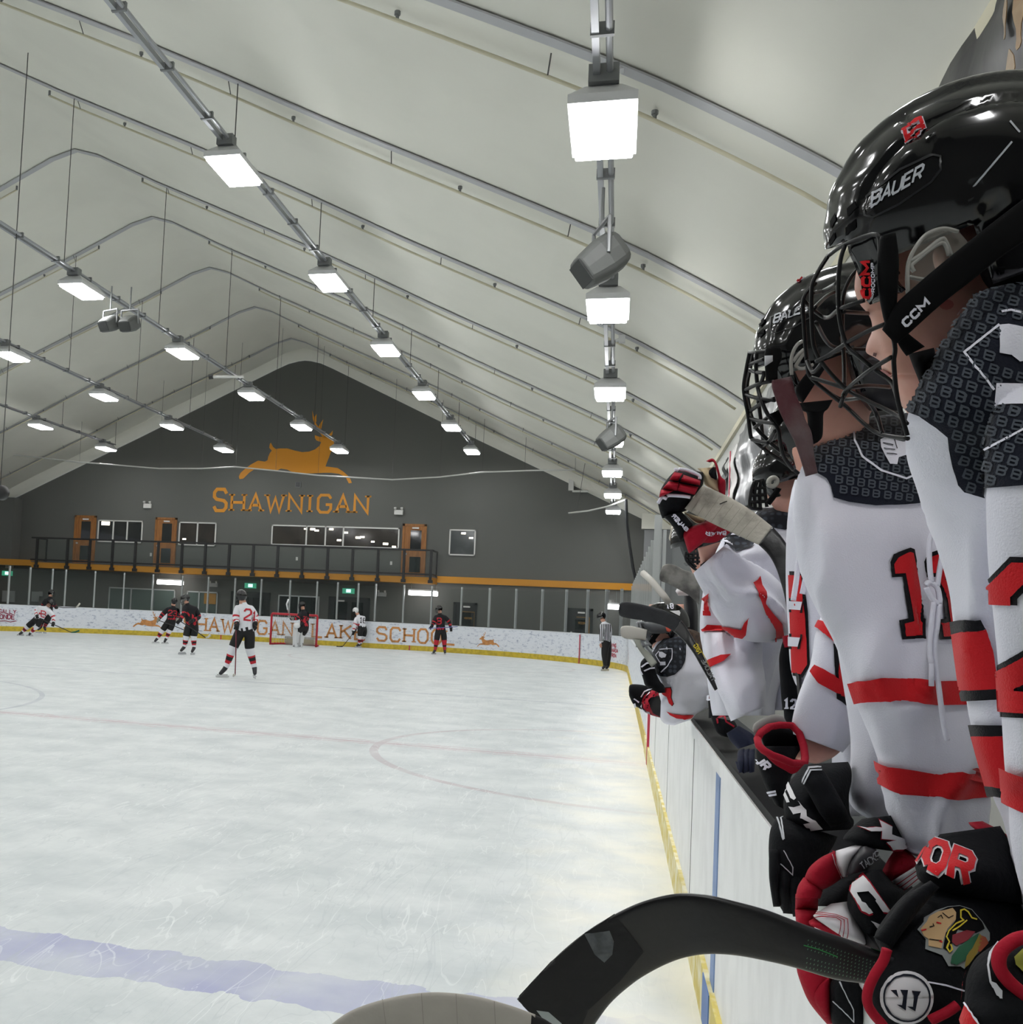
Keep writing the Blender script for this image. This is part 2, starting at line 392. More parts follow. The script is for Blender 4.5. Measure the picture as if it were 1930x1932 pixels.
# roof frames
for y in FR:
    mb = MB(); w_, t_ = .085, .025
    for x, z in FULL:
        mb.v += [Vector((x, y-w_, z-.02)), Vector((x, y-w_, z-.02-t_)), Vector((x, y+w_, z-.02-t_)), Vector((x, y+w_, z-.02))]
    for i in range(n-1):
        for a in range(4): mb.f.append((i*4+a, i*4+(a+1) % 4, i*4+4+(a+1) % 4, i*4+4+a)); mb.mi.append(0)
    o = mb.build('trim_roof_frame', M_frame); struct(o)
# far wall with its gable
mb = MB(); g = [(x, z-.02) for x, z in FULL]
gab = [(0.63,-.1),(0.63,5.98),(-3.2,7.8),(-6.7,9.42),(-13.6,12.72),(-14.2,12.98),(-14.7,13.1),(-15,13.13),(-15.3,13.1),(-15.8,12.98),(-16.4,12.72),(-23.3,9.42),(-26.8,7.8),(-30.7,5.98),(-30.7,-.1)]
mb.v = [Vector((x, YF, z)) for x, z in gab]; mb.v += [Vector((x, YF+.2, z)) for x, z in gab]; k = len(gab)
mb.f = [tuple(range(k)), tuple(range(k, 2*k))[::-1]]+[(i, (i+1) % k, k+(i+1) % k, k+i)[::-1] for i in range(k)]; mb.mi = [0]*len(mb.f)
struct(mb.build('wall_back', M_wall))
# pale arch that closes the gable against the liner
mb = MB()
for x, z in gab[1:-1]:
    sx = (x-XR)*.0; L_ = Vector((x, YF-.02, z)); 
    dz = .34
    mb.v += [L_, Vector((x+(.16 if x > XR else -.16 if x < XR else 0), YF-.45, z+dz)), Vector((x+(.5 if x > XR else -.5 if x < XR else 0), YF-.02, z+.9))]
k2 = len(gab)-2
for i in range(k2-1):
    for a in (0, 1): mb.f.append((i*3+a, i*3+a+1, i*3+a+4, i*3+a+3)); mb.mi.append(0)
struct(mb.build('trim_gable_arch', M_liner, smooth=True))
mb = MB(); mb.box((.63, YF-.6, -.1), (2.3, YF+.2, 5.6)); struct(mb.build('wall_back_right', mat('pale_grey_wall', '#86888a', .7)))
mb = MB(); mb.box((.5, YF-.75, 5.55), (2.2, YF-.5, 6.2)); struct(mb.build('trim_eave_box', M_liner))
mb = MB(); mb.box((1.8, YB, -.1), (2.0, YF, 5.62)); struct(mb.build('wall_right', M_wallr))
mb = MB(); mb.box((1.75, 21.0, -.1), (1.799, YF-.6, 4.9)); struct(mb.build('wall_right_lower', mat('grey_lower_wall', '#6f7273', .7)))
mb = MB(); mb.box((1.74, YB, 5.45), (1.799, YF-1, 5.57)); struct(mb.build('trim_eave_rail', M_cream))
mb = MB(); mb.box((-32.1, YB, -.1), (-31.9, YF, 5.0)); struct(mb.build('wall_left', M_wallr))
mb = MB(); mb.box((-32, YB-.2, -.1), (2.1, YB, 13.8)); struct(mb.build('wall_front', M_wall))
mb = MB(); mb.box((-30.7, YF-.75, 3.2), (-29.45, YF-.02, 6.3)); struct(mb.build('wall_bump', M_wall))
# band and balcony
mb = MB(); mb.box((-8.25, YF-.08, 2.95), (1.9, YF-.01, 3.24)); struct(mb.build('trim_orange_band', M_band))
mb = MB(); mb.box((-30.7, YF-.9, 2.95), (-28.0, YF-.01, 3.24)); struct(mb.build('trim_orange_band_left', M_band))
bal = thing('balcony', (-18, 44.5, 3), 'long balcony with an orange edge and black railing on the grey wall', 'balcony')
mb = MB(); mb.box((-27.95, 43.9, 2.86), (-8.25, YF-.01, 3.13)); mb.build('slab', M_band, bal)
mb = MB(); mb.box((-27.97, 43.87, 3.13), (-8.23, YF-.01, 3.17)); mb.build('slab_top', M_grey, bal)
pp = [71.4,129,171,214,257,300,345,389,434,479.5,525.5,572.6,620,667,715,764,815]
for q in pp:
    X = at(q, 1030, Y=43.87).x
    mb = MB(); mb.box((X-.055, 43.77, 2.92), (X+.055, 43.86, 4.3)); mb.box((X-.10, 43.76, 2.86), (X+.10, 43.9, 3.0)); mb.build('railing_post', M_black, bal)
for X in (-27.9, -8.28):
    mb = MB(); mb.box((X-.03, 45.05, 2.92), (X+.03, 45.11, 4.3)); mb.build('railing_post', M_black, bal)
mb = MB(); mb.box((-27.95, 43.78, 4.26), (-8.23, 43.87, 4.34)); mb.box((-27.95, 43.78, 3.2), (-8.23, 43.85, 3.28))
for X in (-27.9, -8.28): mb.box((X-.03, 43.86, 4.27), (X+.03, 45.1, 4.33)); mb.box((X-.03, 43.86, 3.22), (X+.03, 45.1, 3.28))
mb.build('railing_rail', M_black, bal)
M_rg = mat('railing_glass', '#5d6b69', .05, alpha=.10)
xs_ = [at(q, 1030, Y=43.87).x for q in pp]
for a, b in zip(xs_, xs_[1:]):
    mb = MB(); mb.box((a+.06, 43.83, 3.3), (b-.06, 43.84, 4.24)); mb.build('railing_glass', M_rg, bal)
# painted deer and word on the wall
def at_wall(x, y): 
    p = at(x, y, Y=YF-.015); return p
STAG = [(450.5,899),(454,892),(463,884),(474,876),(487,869),(500,871),(505,868),(506,862),(509,855),(513,850),(508,845),(509,838),(511,835),(515,843),(520,847),(528,846),(542,846),(556,850),(570,853),(583,852),(594,848),(603,841),(606,834),(597,831),(594,826),(594,821),(602,824),(610,824),(616,822),(624,825),(630,830),(638,836),(645,842),(646,847),(640,850),(630,848),(624,853),(621,862),(617,872),(614,880),(623,881),(637,883),(648,890),(656,897),(661,904),(664,911),(658,912),(652,900),(640,894),(625,892),(610,892),(590,893),(570,893),(552,891),(542,886),(530,884),(520,889),(508,888),(495,884),(482,884),(470,892),(459,903),(452,904)]
ANT = [[(610,826),(602,815),(594,802),(590,790),(589,774),(592.5,787),(597,800),(606,813),(618,824)], [(593,795),(594,786),(597.5,781),(597,789),(597,796)], [(600,807),(604,799),(610,791),(608,800),(605,812)], [(614,824),(623,818),(628,812),(627,820),(621,826)]]
mb = MB(); [fill(mb, P_, at_wall, step=0) for P_ in [STAG]+ANT]; struct(mb.build('wall_painted_deer', M_orange))
mb = MB()
wpl = plane_place((-19.18, YF-.015, 5.96), (1, 0, .006), (0, 0, 1))
word(mb, 'S', wpl, 1.02, .62, .2, .16, serif=.14)
w2 = plane_place((-18.28, YF-.015, 5.97), (1, 0, .006), (0, 0, 1))
word(mb, 'HAWNIGAN', w2, .80, .62, .26, .13, serif=.15)
struct(mb.build('wall_painted_letters', M_orange))
# windows and doors of the upper floor
def room_glow(mb, x0, x1, z0, z1): pass
M_lit = mat('lit_room', '#4c443b', .8, emit=None)
M_glow = mat('lamp_reflection_glow', '#fff4dc', .5, emit=3.0)
def window(k, x0, x1, z0, z1, divs, trim=None, inner=None, glows=()):
    w = thing('window_%d' % k, ((x0+x1)/2, YF, z0), None, None); w['kind'] = 'structure'
    f_ = .06
    mb = MB(); mb.box((x0, YF-.06, z0), (x1, YF-.01, z0+f_)); mb.box((x0, YF-.06, z1-f_), (x1, YF-.01, z1)); mb.box((x0, YF-.06, z0), (x0+f_, YF-.01, z1)); mb.box((x1-f_, YF-.06, z0), (x1, YF-.01, z1))
    for d in divs: mb.box((x0+(x1-x0)*d-.035, YF-.06, z0), (x0+(x1-x0)*d+.035, YF-.01, z1))
    mb.build('window_frame', trim or M_white, w)
    mb = MB(); mb.box((x0+.03, YF-.03, z0+.03), (x1-.03, YF-.02, z1-.03)); mb.build('pane', inner or M_pane, w)
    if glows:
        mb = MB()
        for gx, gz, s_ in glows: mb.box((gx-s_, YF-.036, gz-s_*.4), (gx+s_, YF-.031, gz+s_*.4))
        mb.build('reflected_lamp', M_glow, w)  # small glowing plates on the pane stand in for lamp reflections
M_pane2 = mat('brown_room_pane', '#3b3630', .08, col2='#2a2624', vscale=1.2)
window(1, -25.2, -22.8, 4.28, 5.37, (.35, .66), inner=M_pane, glows=((-24.8, 5.2, .22),))
window(2, -20.9, -18.98, 4.25, 5.38, (.5,), inner=M_pane2, glows=((-20.6, 4.55, .09),))
window(3, -16.2, -10.07, 4.4, 5.36, (.28, .43, .57), inner=M_pane2, glows=((-14.55, 5.2, .07), (-14.2, 5.2, .12), (-14.0, 5.14, .1), (-13.3, 5.22, .1), (-12.6, 5.08, .1), (-12.0, 4.87, .12), (-11.8, 4.9, .1), (-11.3, 4.7, .08), (-10.7, 4.62, .12), (-12.9, 4.72, .1), (-10.3, 4.5, .09)))
window(4, -7.78, -6.59, 4.2, 5.37, (), inner=mat('grey_room_pane', '#565a5a', .08, col2='#474b4c', vscale=1.5), glows=((-7.15, 5.2, .1), (-6.8, 5.0, .09)))
def door(k, x0, x1, z0, z1, trim, leaf, lites, closer=True):
    w = thing('door_%d' % k, ((x0+x1)/2, YF, z0), None, None); w['kind'] = 'structure'
    mb = MB(); mb.box((x0, YF-.08, z0), (x0+.1, YF-.01, z1)); mb.box((x1-.1, YF-.08, z0), (x1, YF-.01, z1)); mb.box((x0, YF-.08, z1-.1), (x1, YF-.01, z1)); mb.build('door_frame', trim, w)
    mb = MB(); mb.box((x0+.1, YF-.05, z0), (x1-.1, YF-.01, z1-.1)); mb.build('door_leaf', leaf, w)
    mb = MB()
    for a, b, c, d in lites: mb.box((x0+a, YF-.065, z0+c), (x0+b, YF-.05, z0+d))
    mb.build('door_glass', M_pane, w)
    mb = MB(); mb.box((x0+.45, YF-.1, z1-.22), (x0+.75, YF-.05, z1-.15)); mb.build('door_closer', M_white, w)
    mb = MB(); mb.box((x0+.16, YF-.12, z0+.98), (x0+.24, YF-.05, z0+1.06)); mb.build('door_handle', M_alu, w)
for k, (a, b) in enumerate(((-26.47, -25.3), (-22.14, -21.02), (-9.93, -8.82))):
    door(k+1, a, b, 3.17, 5.56, M_wood, M_wood, ((.38, .88, 1.2, 2.1), (.38, .88, .2, .9)))
# the lower floor behind the glass
M_gd = mat('dark_door', '#191c1e', .4); M_greenp = mat('green_pane', '#55635e', .1); M_yel = mat('yellow_board', '#a77a2c', .6)
window(5, -24.4, -20.9, .85, 2.1, (.34, .67), trim=M_alu, inner=M_greenp)
window(6, -21.2+.9, -18.72, .85, 2.08, (.4, .7), trim=M_alu, inner=M_greenp)
window(7, -15.7, -13.7, .85, 2.09, (.5,), trim=M_alu, inner=M_pane)
mb = MB(); mb.box((-19.4, YF-.07, 1.5), (-18.8, YF-.05, 2.0)); struct(mb.build('window_poster', M_yel))
door(4, -18.05, -16.1, 0, 2.16, M_gd, M_gd, ((.3, .9, .9, 1.9), (1.1, 1.65, .9, 1.9)))
door(5, -13.25, -11.3, 0, 2.12, M_gd, M_gd, ((.3, .9, .9, 1.9), (1.1, 1.65, .9, 1.9)))
door(6, -7.46, -6.4, 0, 2.11, M_gd, M_gd, ((.35, .8, .6, 1.7),))
door(7, -2.47, -1.38, 0, 2.08, M_gd, M_gd, ((.35, .85, .6, 1.6),))
mb = MB()
word(mb, 'VISITORS', plane_place((-6.95, YF-.08, 1.38), (1, 0, 0), (0, 0, 1)), .08, .04, .012, .012)
word(mb, 'ROOM', plane_place((-1.98, YF-.08, 1.4), (1, 0, 0), (0, 0, 1)), .09, .06, .02, .014)
for x0 in (-7.05, -2.07): 
    for a, b in (((0, .6), (.55, .6)), ((.55, .6), (.55, 1.7)), ((.55, 1.7), (0, 1.7))): ribbon(mb, [a, b], .02, plane_place((x0, YF-.079, 0), (1, 0, 0), (0, 0, 1)), 1)
struct(mb.build('door_lettering', M_yel))
# exit signs, strip lights, emergency lights, vent
M_sign = mat('exit_sign_green', '#3f9d7a', .4, emit=.5); M_signb = mat('exit_sign_blue', '#bfe9f5', .4, emit=1.3)
for i, (x, z, l) in enumerate(((-30.05, 2.55, 'small lit exit sign at the far left under the balcony band'), (-17.1, 2.45, 'small lit exit sign above the double doors left of the goal'), (-12.33, 2.4, 'small lit exit sign above the double doors behind the goal'))):
    t = thing('exit_sign', (x, YF, z-.12), l, 'sign', 'green exit signs under the balcony')
    MB().box((x-.28, YF-.1, z-.12), (x+.28, YF-.02, z+.12)).build('sign_case', M_sign, t)
    mb = MB(); mb.box((x-.1, YF-.108, z-.07), (x+.12, YF-.101, z+.08)); mb.build('running_figure', M_signb, t)
M_strip = mat('strip_light', '#ffffff', .4, emit=7.0)
for x0, x1, z, l in ((-21.45, -20.15, 2.43, 'bright strip light under the balcony left of the goal'), (-9.35, -8.05, 2.43, 'bright strip light under the balcony right end'), (-.85, -.3, 2.2, 'small strip light near the right corner glass')):
    t = thing('strip_light', ((x0+x1)/2, 44.3, z), l, 'light', 'strip lights under the balcony')
    MB().box((x0, 44.2, z-.11), (x1, 44.4, z+.09)).build('diffuser', M_strip, t, bevel=.03)
    MB().box((x0, 44.22, z+.09), (x1, 44.38, z+.16)).build('light_housing', M_case, t)
    for q in (x0+.1, x1-.14): MB().box((q, 44.28, z+.16), (q+.03, 44.31, 2.86)).build('hanger', M_dark, t)
    if x0 > -1: MB().box((x0+.1, 44.28, 2.86), (x0+.14, YF-.02, 2.9)).build('wall_arm', M_dark, t)
for x, z, l in ((-22.6, 6.13, 'white emergency light above the left balcony door'), (-10.15, 6.1, 'white emergency light above the right balcony door')):
    t = thing('emergency_light', (x, YF, z), l, 'light', 'emergency lights on the grey wall')
    MB().box((x-.2, YF-.12, z-.14), (x+.2, YF-.01, z+.08)).build('battery_case', M_white, t, bevel=.01)
    for s in (-.15, .15): MB().tube([(x+s, YF-.1, z+.08), (x+s, YF-.16, z+.17)], [.04, .065], 10).build('lamp_head', M_white, t)
for x, z, l in ((-29.95, 2.93, 'white emergency light at the far left below the orange band'), (-18.95, 2.45, 'grey emergency light beside the strip light under the balcony'), (-10.75, 2.35, 'grey emergency light behind the glass right of the goal')):
    t = thing('emergency_light', (x, YF, z), l, 'light', 'emergency lights below the balcony')
    MB().box((x-.2, YF-.12, z-.13), (x+.2, YF-.01, z+.05)).build('battery_case', mat('dull_white', '#a9aba8'), t)
    for s in (-.15, .15): MB().tube([(x+s, YF-.1, z+.05), (x+s, YF-.16, z+.12)], [.03, .05], 8).build('lamp_head', M_white, t)
t = thing('wall_vent', (-15.02, YF, 7.14), 'small dark louvred vent above the wall lettering', 'vent')
MB().box((-15.15, YF-.05, 7.14), (-14.9, YF-.01, 7.38)).build('vent_frame', M_dark, t)
mb = MB(); [mb.box((-15.13, YF-.07, 7.17+i*.055), (-14.92, YF-.05, 7.2+i*.055)) for i in range(4)]; mb.build('vent_slats', M_black, t)
for x, z, l in ((-22.3, 3.75, 'left'), (-14.9, 3.8, 'middle'), (-10.4, 3.75, 'right')):
    tag(MB().box((x-.05, YF-.03, z-.08), (x+.05, YF-.01, z+.08)).build('wall_outlet', M_white), 'tiny white outlet on the wall behind the balcony railing, the %s of three' % l, 'outlet', 'outlets behind the balcony')
for (x, z, w_, h_, l) in ((-29.9, 1.4, .35, .28, 'pale notice board low on the wall at the far left'), (-28.4, 1.45, .2, .25, 'small white dispenser on the wall behind the far left glass'), (-28.1, 1.6, .1, .12, 'small white notice on the wall at the far left')):
    tag(MB().box((x-w_, YF-.08, z-h_), (x+w_, YF-.01, z+h_)).build('wall_notice', mat('notice_grey', '#8d908f')), l, 'notice')
# ================================================================ rink boards
R_ = 8.5; XL = -25.8; YE = 41.3
def board_path(x0=0.0, y0=13.0, off=0):
    P = []; R2 = R_+off
    y = y0
    while y < YE-R_-.01: P.append((0+off, y)); y += .5
    for i in range(25): a = math.pi/2*i/24; P.append((-R_+R2*math.cos(a), YE-R_+R2*math.sin(a)))
    x = -R_-.5
    while x > XL+R_+.01: P.append((x, YE+off)); x -= .5
    for i in range(25): a = math.pi/2+math.pi/2*i/24; P.append((XL+R_+R2*math.cos(a), YE-R_+R2*math.sin(a)))
    y = YE-R_-.5
    while y > YB: P.append((XL-off, y)); y -= 1.0
    return P
def strip(path, z0, z1, th, mi=0, name=None):
    mb = MB(); k = len(path)
    nrm = []
    for i in range(k):
        a = Vector(path[max(i-1,0)]); b = Vector(path[min(i+1,k-1)]); d = (b-a).normalized(); nrm.append(Vector((d.y, -d.x)))
    for (x, y), n_ in zip(path, nrm):
        o = Vector((x, y))+n_*th
        mb.v += [Vector((x, y, z0)), Vector((o.x, o.y, z0)), Vector((o.x, o.y, z1)), Vector((x, y, z1))]
    for i in range(k-1):
        for a in range(4): mb.f.append((i*4+a, i*4+(a+1) % 4, i*4+4+(a+1) % 4, i*4+4+a)); mb.mi.append(0)
    mb.f += [(0,1,2,3), (4*k-1,4*k-2,4*k-3,4*k-4)]; mb.mi += [0,0]
    return mb
M_board = mat('board_white', '#dfe3ea', .45, col2='#9aa3b8', vscale=1.6, stretch=(1, 1, 2.5), spec=.3)
bn = M_board.node_tree.nodes; rr = [q for q in bn if q.type == 'VALTORGB'][0]; rr.color_ramp.elements[0].position = .36; rr.color_ramp.elements[1].position = .47
[q for q in bn if q.type == 'TEX_NOISE'][0].inputs['Scale'].default_value = 5
[q for q in bn if q.type == 'TEX_NOISE'][0].inputs['Roughness'].default_value = .8
M_board2 = mat('bench_board_white', '#f8f9f9', .42, vary=.08, vscale=6, stretch=(1, 1, .6), spec=.3)
M_kick = mat('yellow_kickplate', '#cdb437', .5, vary=.25, vscale=7)
M_kick2 = mat('yellow_kickplate_worn', '#d9c766', .55, col2='#efe9c9', vscale=9)
M_toprail = mat('board_cap', '#d5d9de', .4)
path = board_path()
rb = thing('rink_boards', (-12.9, YE, 0), 'white marbled rink boards curving round the far end with tall glass', 'rink boards')
outp = [(x, y) for x, y in path]
strip([p for p in outp], .2, 1.07, .1).build('board_panel', M_board, rb)
strip(board_path(off=-.012), .0, .2, .1).build('kickplate', M_kick, rb)
strip(board_path(off=-.01), 1.055, 1.1, .13).build('board_cap', M_toprail, rb)
# glass posts where the photograph has them
postx = [14.8,54,96,121,176,232,286,340,390,441,489,543,595.5,634.6,673.6,705,758,812,867,920,970,1019,1063,1104,1139,1167,1187]
dense = []
for (a, b), (c, d) in zip(path, path[1:]):
    for i in range(10): dense.append((a+(c-a)*i/10, b+(d-b)*i/10))
cand = [(px((x, y, 1.1))[0], x, y, i) for i, (x, y) in enumerate(dense) if y > 30]
idx = []
for q in postx:
    if q < 100: c_ = [c for c in cand if c[1] < -17]
    else: c_ = cand
    idx.append(min(c_, key=lambda c: abs(c[0]-q))[3])
idx = sorted(set(idx)); first = idx[0]
idx = [int(i*24) for i in range(0, first//24)]+idx
for i in idx:
    x, y = dense[i]; x2, y2 = dense[min(i+1, len(dense)-1)]; d = Vector((x2-x, y2-y, 0)).normalized(); nn = Vector((d.y, -d.x, 0))
    c = Vector((x, y, 0))+nn*.06
    big = y < 14
    MB().obox((c.x, c.y, 1.9 if not big else 2.0), d*.03, nn*.045, Vector((0,0,.78 if not big else .9))).build('glass_post', M_alu, rb)
for a, b in zip(idx, idx[1:]):
    seg = dense[a:b+1:max(1, (b-a)//6)]
    if seg[-1] != dense[b]: seg.append(dense[b])
    if len(seg) < 2: continue
    strip([(x, y) for x, y in seg], 1.1, 2.6, .008).build('glass_pane', M_glass, rb)
# writing on the end boards
def on_boards(u, z):
    """u metres along the board face measured from the middle of the end, rightwards"""
    hs = (R_-XL-R_*2)/2 if False else (-R_-(XL+R_))/2; xc = (-R_+XL+R_)/2
    if abs(u) <= hs: return Vector((xc+u, YE-.012, z))
    s = 1 if u > 0 else -1; a = (abs(u)-hs)/R_
    if a > math.pi/2: return Vector(((.0-.012) if s > 0 else XL+.012, YE-R_-(a-math.pi/2)*R_, z))
    rr_ = R_-.012; cxx = -R_ if s > 0 else XL+R_
    return Vector((cxx+s*rr_*math.sin(a), YE-R_+rr_*math.cos(a), z))
def u_of(pxx, z=.6):
    best = min(((abs(px(on_boards(u/10, z))[0]-pxx), u/10) for u in range(-170, 190)), key=lambda t: t[0]); return best[1]
def bp(u0): return lambda x, y: on_boards(u0+x, y)
M_let = mat('orange_lettering', '#c98a4e', .5, vary=.3, vscale=8)
for txt, a, b in (('SHAWNIGAN', 349, 551), ('LAKE', 590, 690), ('SCHOOL', 711, 856)):
    ua, ub = u_of(a), u_of(b); nch = sum(1.35 if c in 'MW' else .45 if c == 'I' else 1 for c in txt)
    w_ = (ub-ua)/(nch+.42*(len(txt)-1))
    mb = MB(); pl = bp(ua); word(mb, txt, lambda x, y, pl=pl: pl(x, .33+y), .56, w_, w_*.42, .085, step=.1, serif=.09); mb.build('board_lettering', M_let, rb)
def stag_on(pl, flip, s):
    mb = MB()
    for P_ in [STAG]+ANT: fill(mb, [((x-557)/214.0*s*(flip), (904-y)/214.0*s) for x, y in P_], pl, step=.25)
    return mb
ua = u_of(920); stag_on(lambda x, y: on_boards(ua+x, .35+y), -1, 1.0).build('board_deer', M_let, rb)
ub = u_of(279); stag_on(lambda x, y: on_boards(ub+x, .35+y), 1, 1.25).build('board_deer', M_let, rb)
M_redp = mat('red_print', '#b8324a', .5)
mb = MB()
for q in (418, 774):
    u = u_of(q, .1); ribbon(mb, [(u, 0.0), (u, .2)], .05, lambda x, y: on_boards(x, y)+Vector((0, -.02, 0)), .1)
u = u_of(1094); ribbon(mb, [(u, 0), (u, 1.05)], .06, lambda x, y: on_boards(x, y)+Vector((-.015, -.015, 0)), .2)
mb.build('goal_line_mark', M_redp, rb)
mb = MB()
for i, tx in enumerate(('OWING', 'CANADA', 'BYRON')):
    u = u_of(1147); word(mb, tx, lambda x, y, i=i: on_boards(u+x, .72-i*.17+y), .11, .12, .05, .035, step=.1)
u = u_of(1187); 
for pts in ([(0,.3),(.15,.5),(.0,.85),(-.15,.5)],): fill(mb, pts, lambda x, y: on_boards(u+x, y), step=0)
mb.build('sponsor_print', M_redp, rb)
mb = MB(); uL = u_of(0, .6)
word(mb, 'GALLY', lambda x, y: on_boards(uL-.05+x, .72+y), .16, .12, .04, .035, step=.1)
word(mb, 'ONDE', lambda x, y: on_boards(uL+.02+x, .5+y), .17, .13, .04, .04, step=.1)
ribbon(mb, [(0, .4), (.25, .42), (.5, .38), (.75, .43)], .03, lambda x, y: on_boards(uL+x, y), .1)
mb.build('sponsor_print', mat('maroon_print', '#8d2b45', .5), rb)
# bench boards in front of the players
bb = thing('bench_boards', (0, 5, 0), 'white boards in front of the players bench with a black ledge', 'rink boards')
MB().box((0, YB, .2), (.08, 13.0, 1.05)).build('board_panel', M_board2, bb)
MB().box((-.02, YB, 0), (.08, 13.0, .2)).build('kickplate', M_kick2, bb)
MB().box((0, YB, 1.05), (.16, 13.0, 1.085)).build('black_ledge', mat('black_ledge', '#0c0c0e', .6, vary=.4, vscale=12, spec=.15), bb)
MB().box((-.006, YB, 1.0), (.0, 13.0, 1.06)).build('board_cap', M_board2, bb)
M_blue = mat('blue_tape', '#7f9bcb', .5, vary=.12, vscale=10)
MB().box((-.004, 4.08, .0), (0, 4.22, 1.0)).build('blue_line_mark', M_blue, bb)
MB().box((-.024, 4.04, .02), (-.02, 4.3, .2)).build('blue_line_mark', mat('blue_mark_low', '#4f78b8', .5), bb)
for y in (5.4, 7.8, 10.2, 12.6): MB().box((-.002, y, .2), (.0, y+.008, 1.0)).build('panel_seam', M_grey, bb)
MB().box((-.024, 11.78, .0), (-.0, 11.92, 1.0)).build('centre_line_mark', M_redp, bb)
mb = MB(); mb.box((.3, YB, -.1), (1.79, 13.0, .3)); struct(mb.build('floor_bench', M_conc))
# glass and tall post at the end of the bench
ge = thing('bench_end_glass', (.3, 13, 1.1), 'tall clear glass panel with a bright metal post at the bench end', 'glass panel')
MB().box((.02, 12.95, 1.085), (.09, 13.05, 2.78)).build('glass_post', M_alu, ge)
MB().box((.12, 12.97, 1.085), (.16, 13.03, 2.72)).build('glass_post', M_alu, ge)
MB().box((.16, 12.99, 1.1), (1.7, 13.01, 2.7)).build('glass_pane', M_glass, ge)
# ================================================================ netting and its curved rail
M_net = mat('netting', '#8d9191', .8, alpha=.05)
M_rail = mat('net_rail', '#c9cac6', .4, metal=.3)
npth = [(-30.0, 41.0, 8.2), (-24, 41.3, 7.62), (-20.3, 41.3, 7.4), (-16.8, 41.3, 7.48), (-13, 41.3, 7.2), (-9.7, 41.3, 7.05), (-6.5, 41.0, 7.3), (-4.0, 40.2, 7.35), (-2.2, 38.6, 7.2)]
def from_px(q, Y): return at(q[0], q[1], Y=Y)
npth = [from_px((-20,853),41.3), from_px((0,855),41.3), from_px((150,872),41.3), from_px((300,884),41.3), from_px((380,884),41.3), from_px((445,881),41.3), from_px((520,888),41.3), from_px((600,897),41.3), from_px((740,905),41.3), from_px((830,900),41.2), from_px((910,891),40.8), from_px((990,888),40.2), from_px((1085,886),39.2)]
nr = thing('netting_rail', npth[5], 'thin curved white rail carrying the netting across the far end', 'rail')
MB().tube(npth, .03, 8).build('rail_tube', M_rail, nr, smooth=True)
mb = MB()
for q in npth[1:]:
    zt = roofz(q.x); mb.tube([q, (q.x, q.y, zt)], .006, 4)
mb.build('suspension_wire', M_wire, nr)
nt2 = [from_px((1073,968),40.0), from_px((1110,964),39.2), from_px((1145,956),38.2), from_px((1181,943),36.5)]
nr2 = thing('netting_rail', nt2[1], 'short curved white rail at the right corner where the netting ends', 'rail')
MB().tube(nt2, .035, 8).build('rail_tube', M_rail, nr2, smooth=True)
MB().tube([(nt2[0].x+.3, nt2[0].y, nt2[0].z), (nt2[0].x+.6, nt2[0].y, 8.1)], .008, 4).build('suspension_wire', M_wire, nr2)
mb = MB()
top = npth+[from_px((1150,948),38)]+[nt2[3]]; bot = [Vector((q.x, q.y, 2.62)) for q in npth]+[from_px((1185,1096),38)]+[from_px((1199,1100),36.5)]
for a, b in zip(top, bot): mb.v += [a, b]
for i in range(len(top)-1): mb.f.append((2*i, 2*i+1, 2*i+3, 2*i+2)); mb.mi.append(0)
tag(mb.build('safety_netting', M_net), 'fine grey safety netting hanging from the curved rail above the end boards', 'netting')
ce = [at(*q, Y=Y) for q, Y in (((1181,942),36.5), ((1183,985),36.6), ((1188,1030),36.8), ((1194,1070),36.9), ((1200,1097),36.9))]
tag(MB().tube(ce, .05, 6).build('netting_edge', mat('black_hem', '#15171c', .8)), 'dark gathered edge of the netting hanging down to the corner glass', 'netting')
# small arm on the wall above the netting corner
t = thing('wall_bracket', at(1078,922,Y=YF), 'small white bracket arm on the wall high at the right', 'bracket')
a = at(1078, 915, Y=YF-.1); MB().box((a.x-.12, YF-.2, a.z-.25), (a.x+.1, YF-.01, a.z+.25)).build('mount', M_white, t)
MB().tube([at(1080,927,Y=YF-.2), at(1110,927,Y=YF-.3)], .05, 6).build('arm', M_white, t)
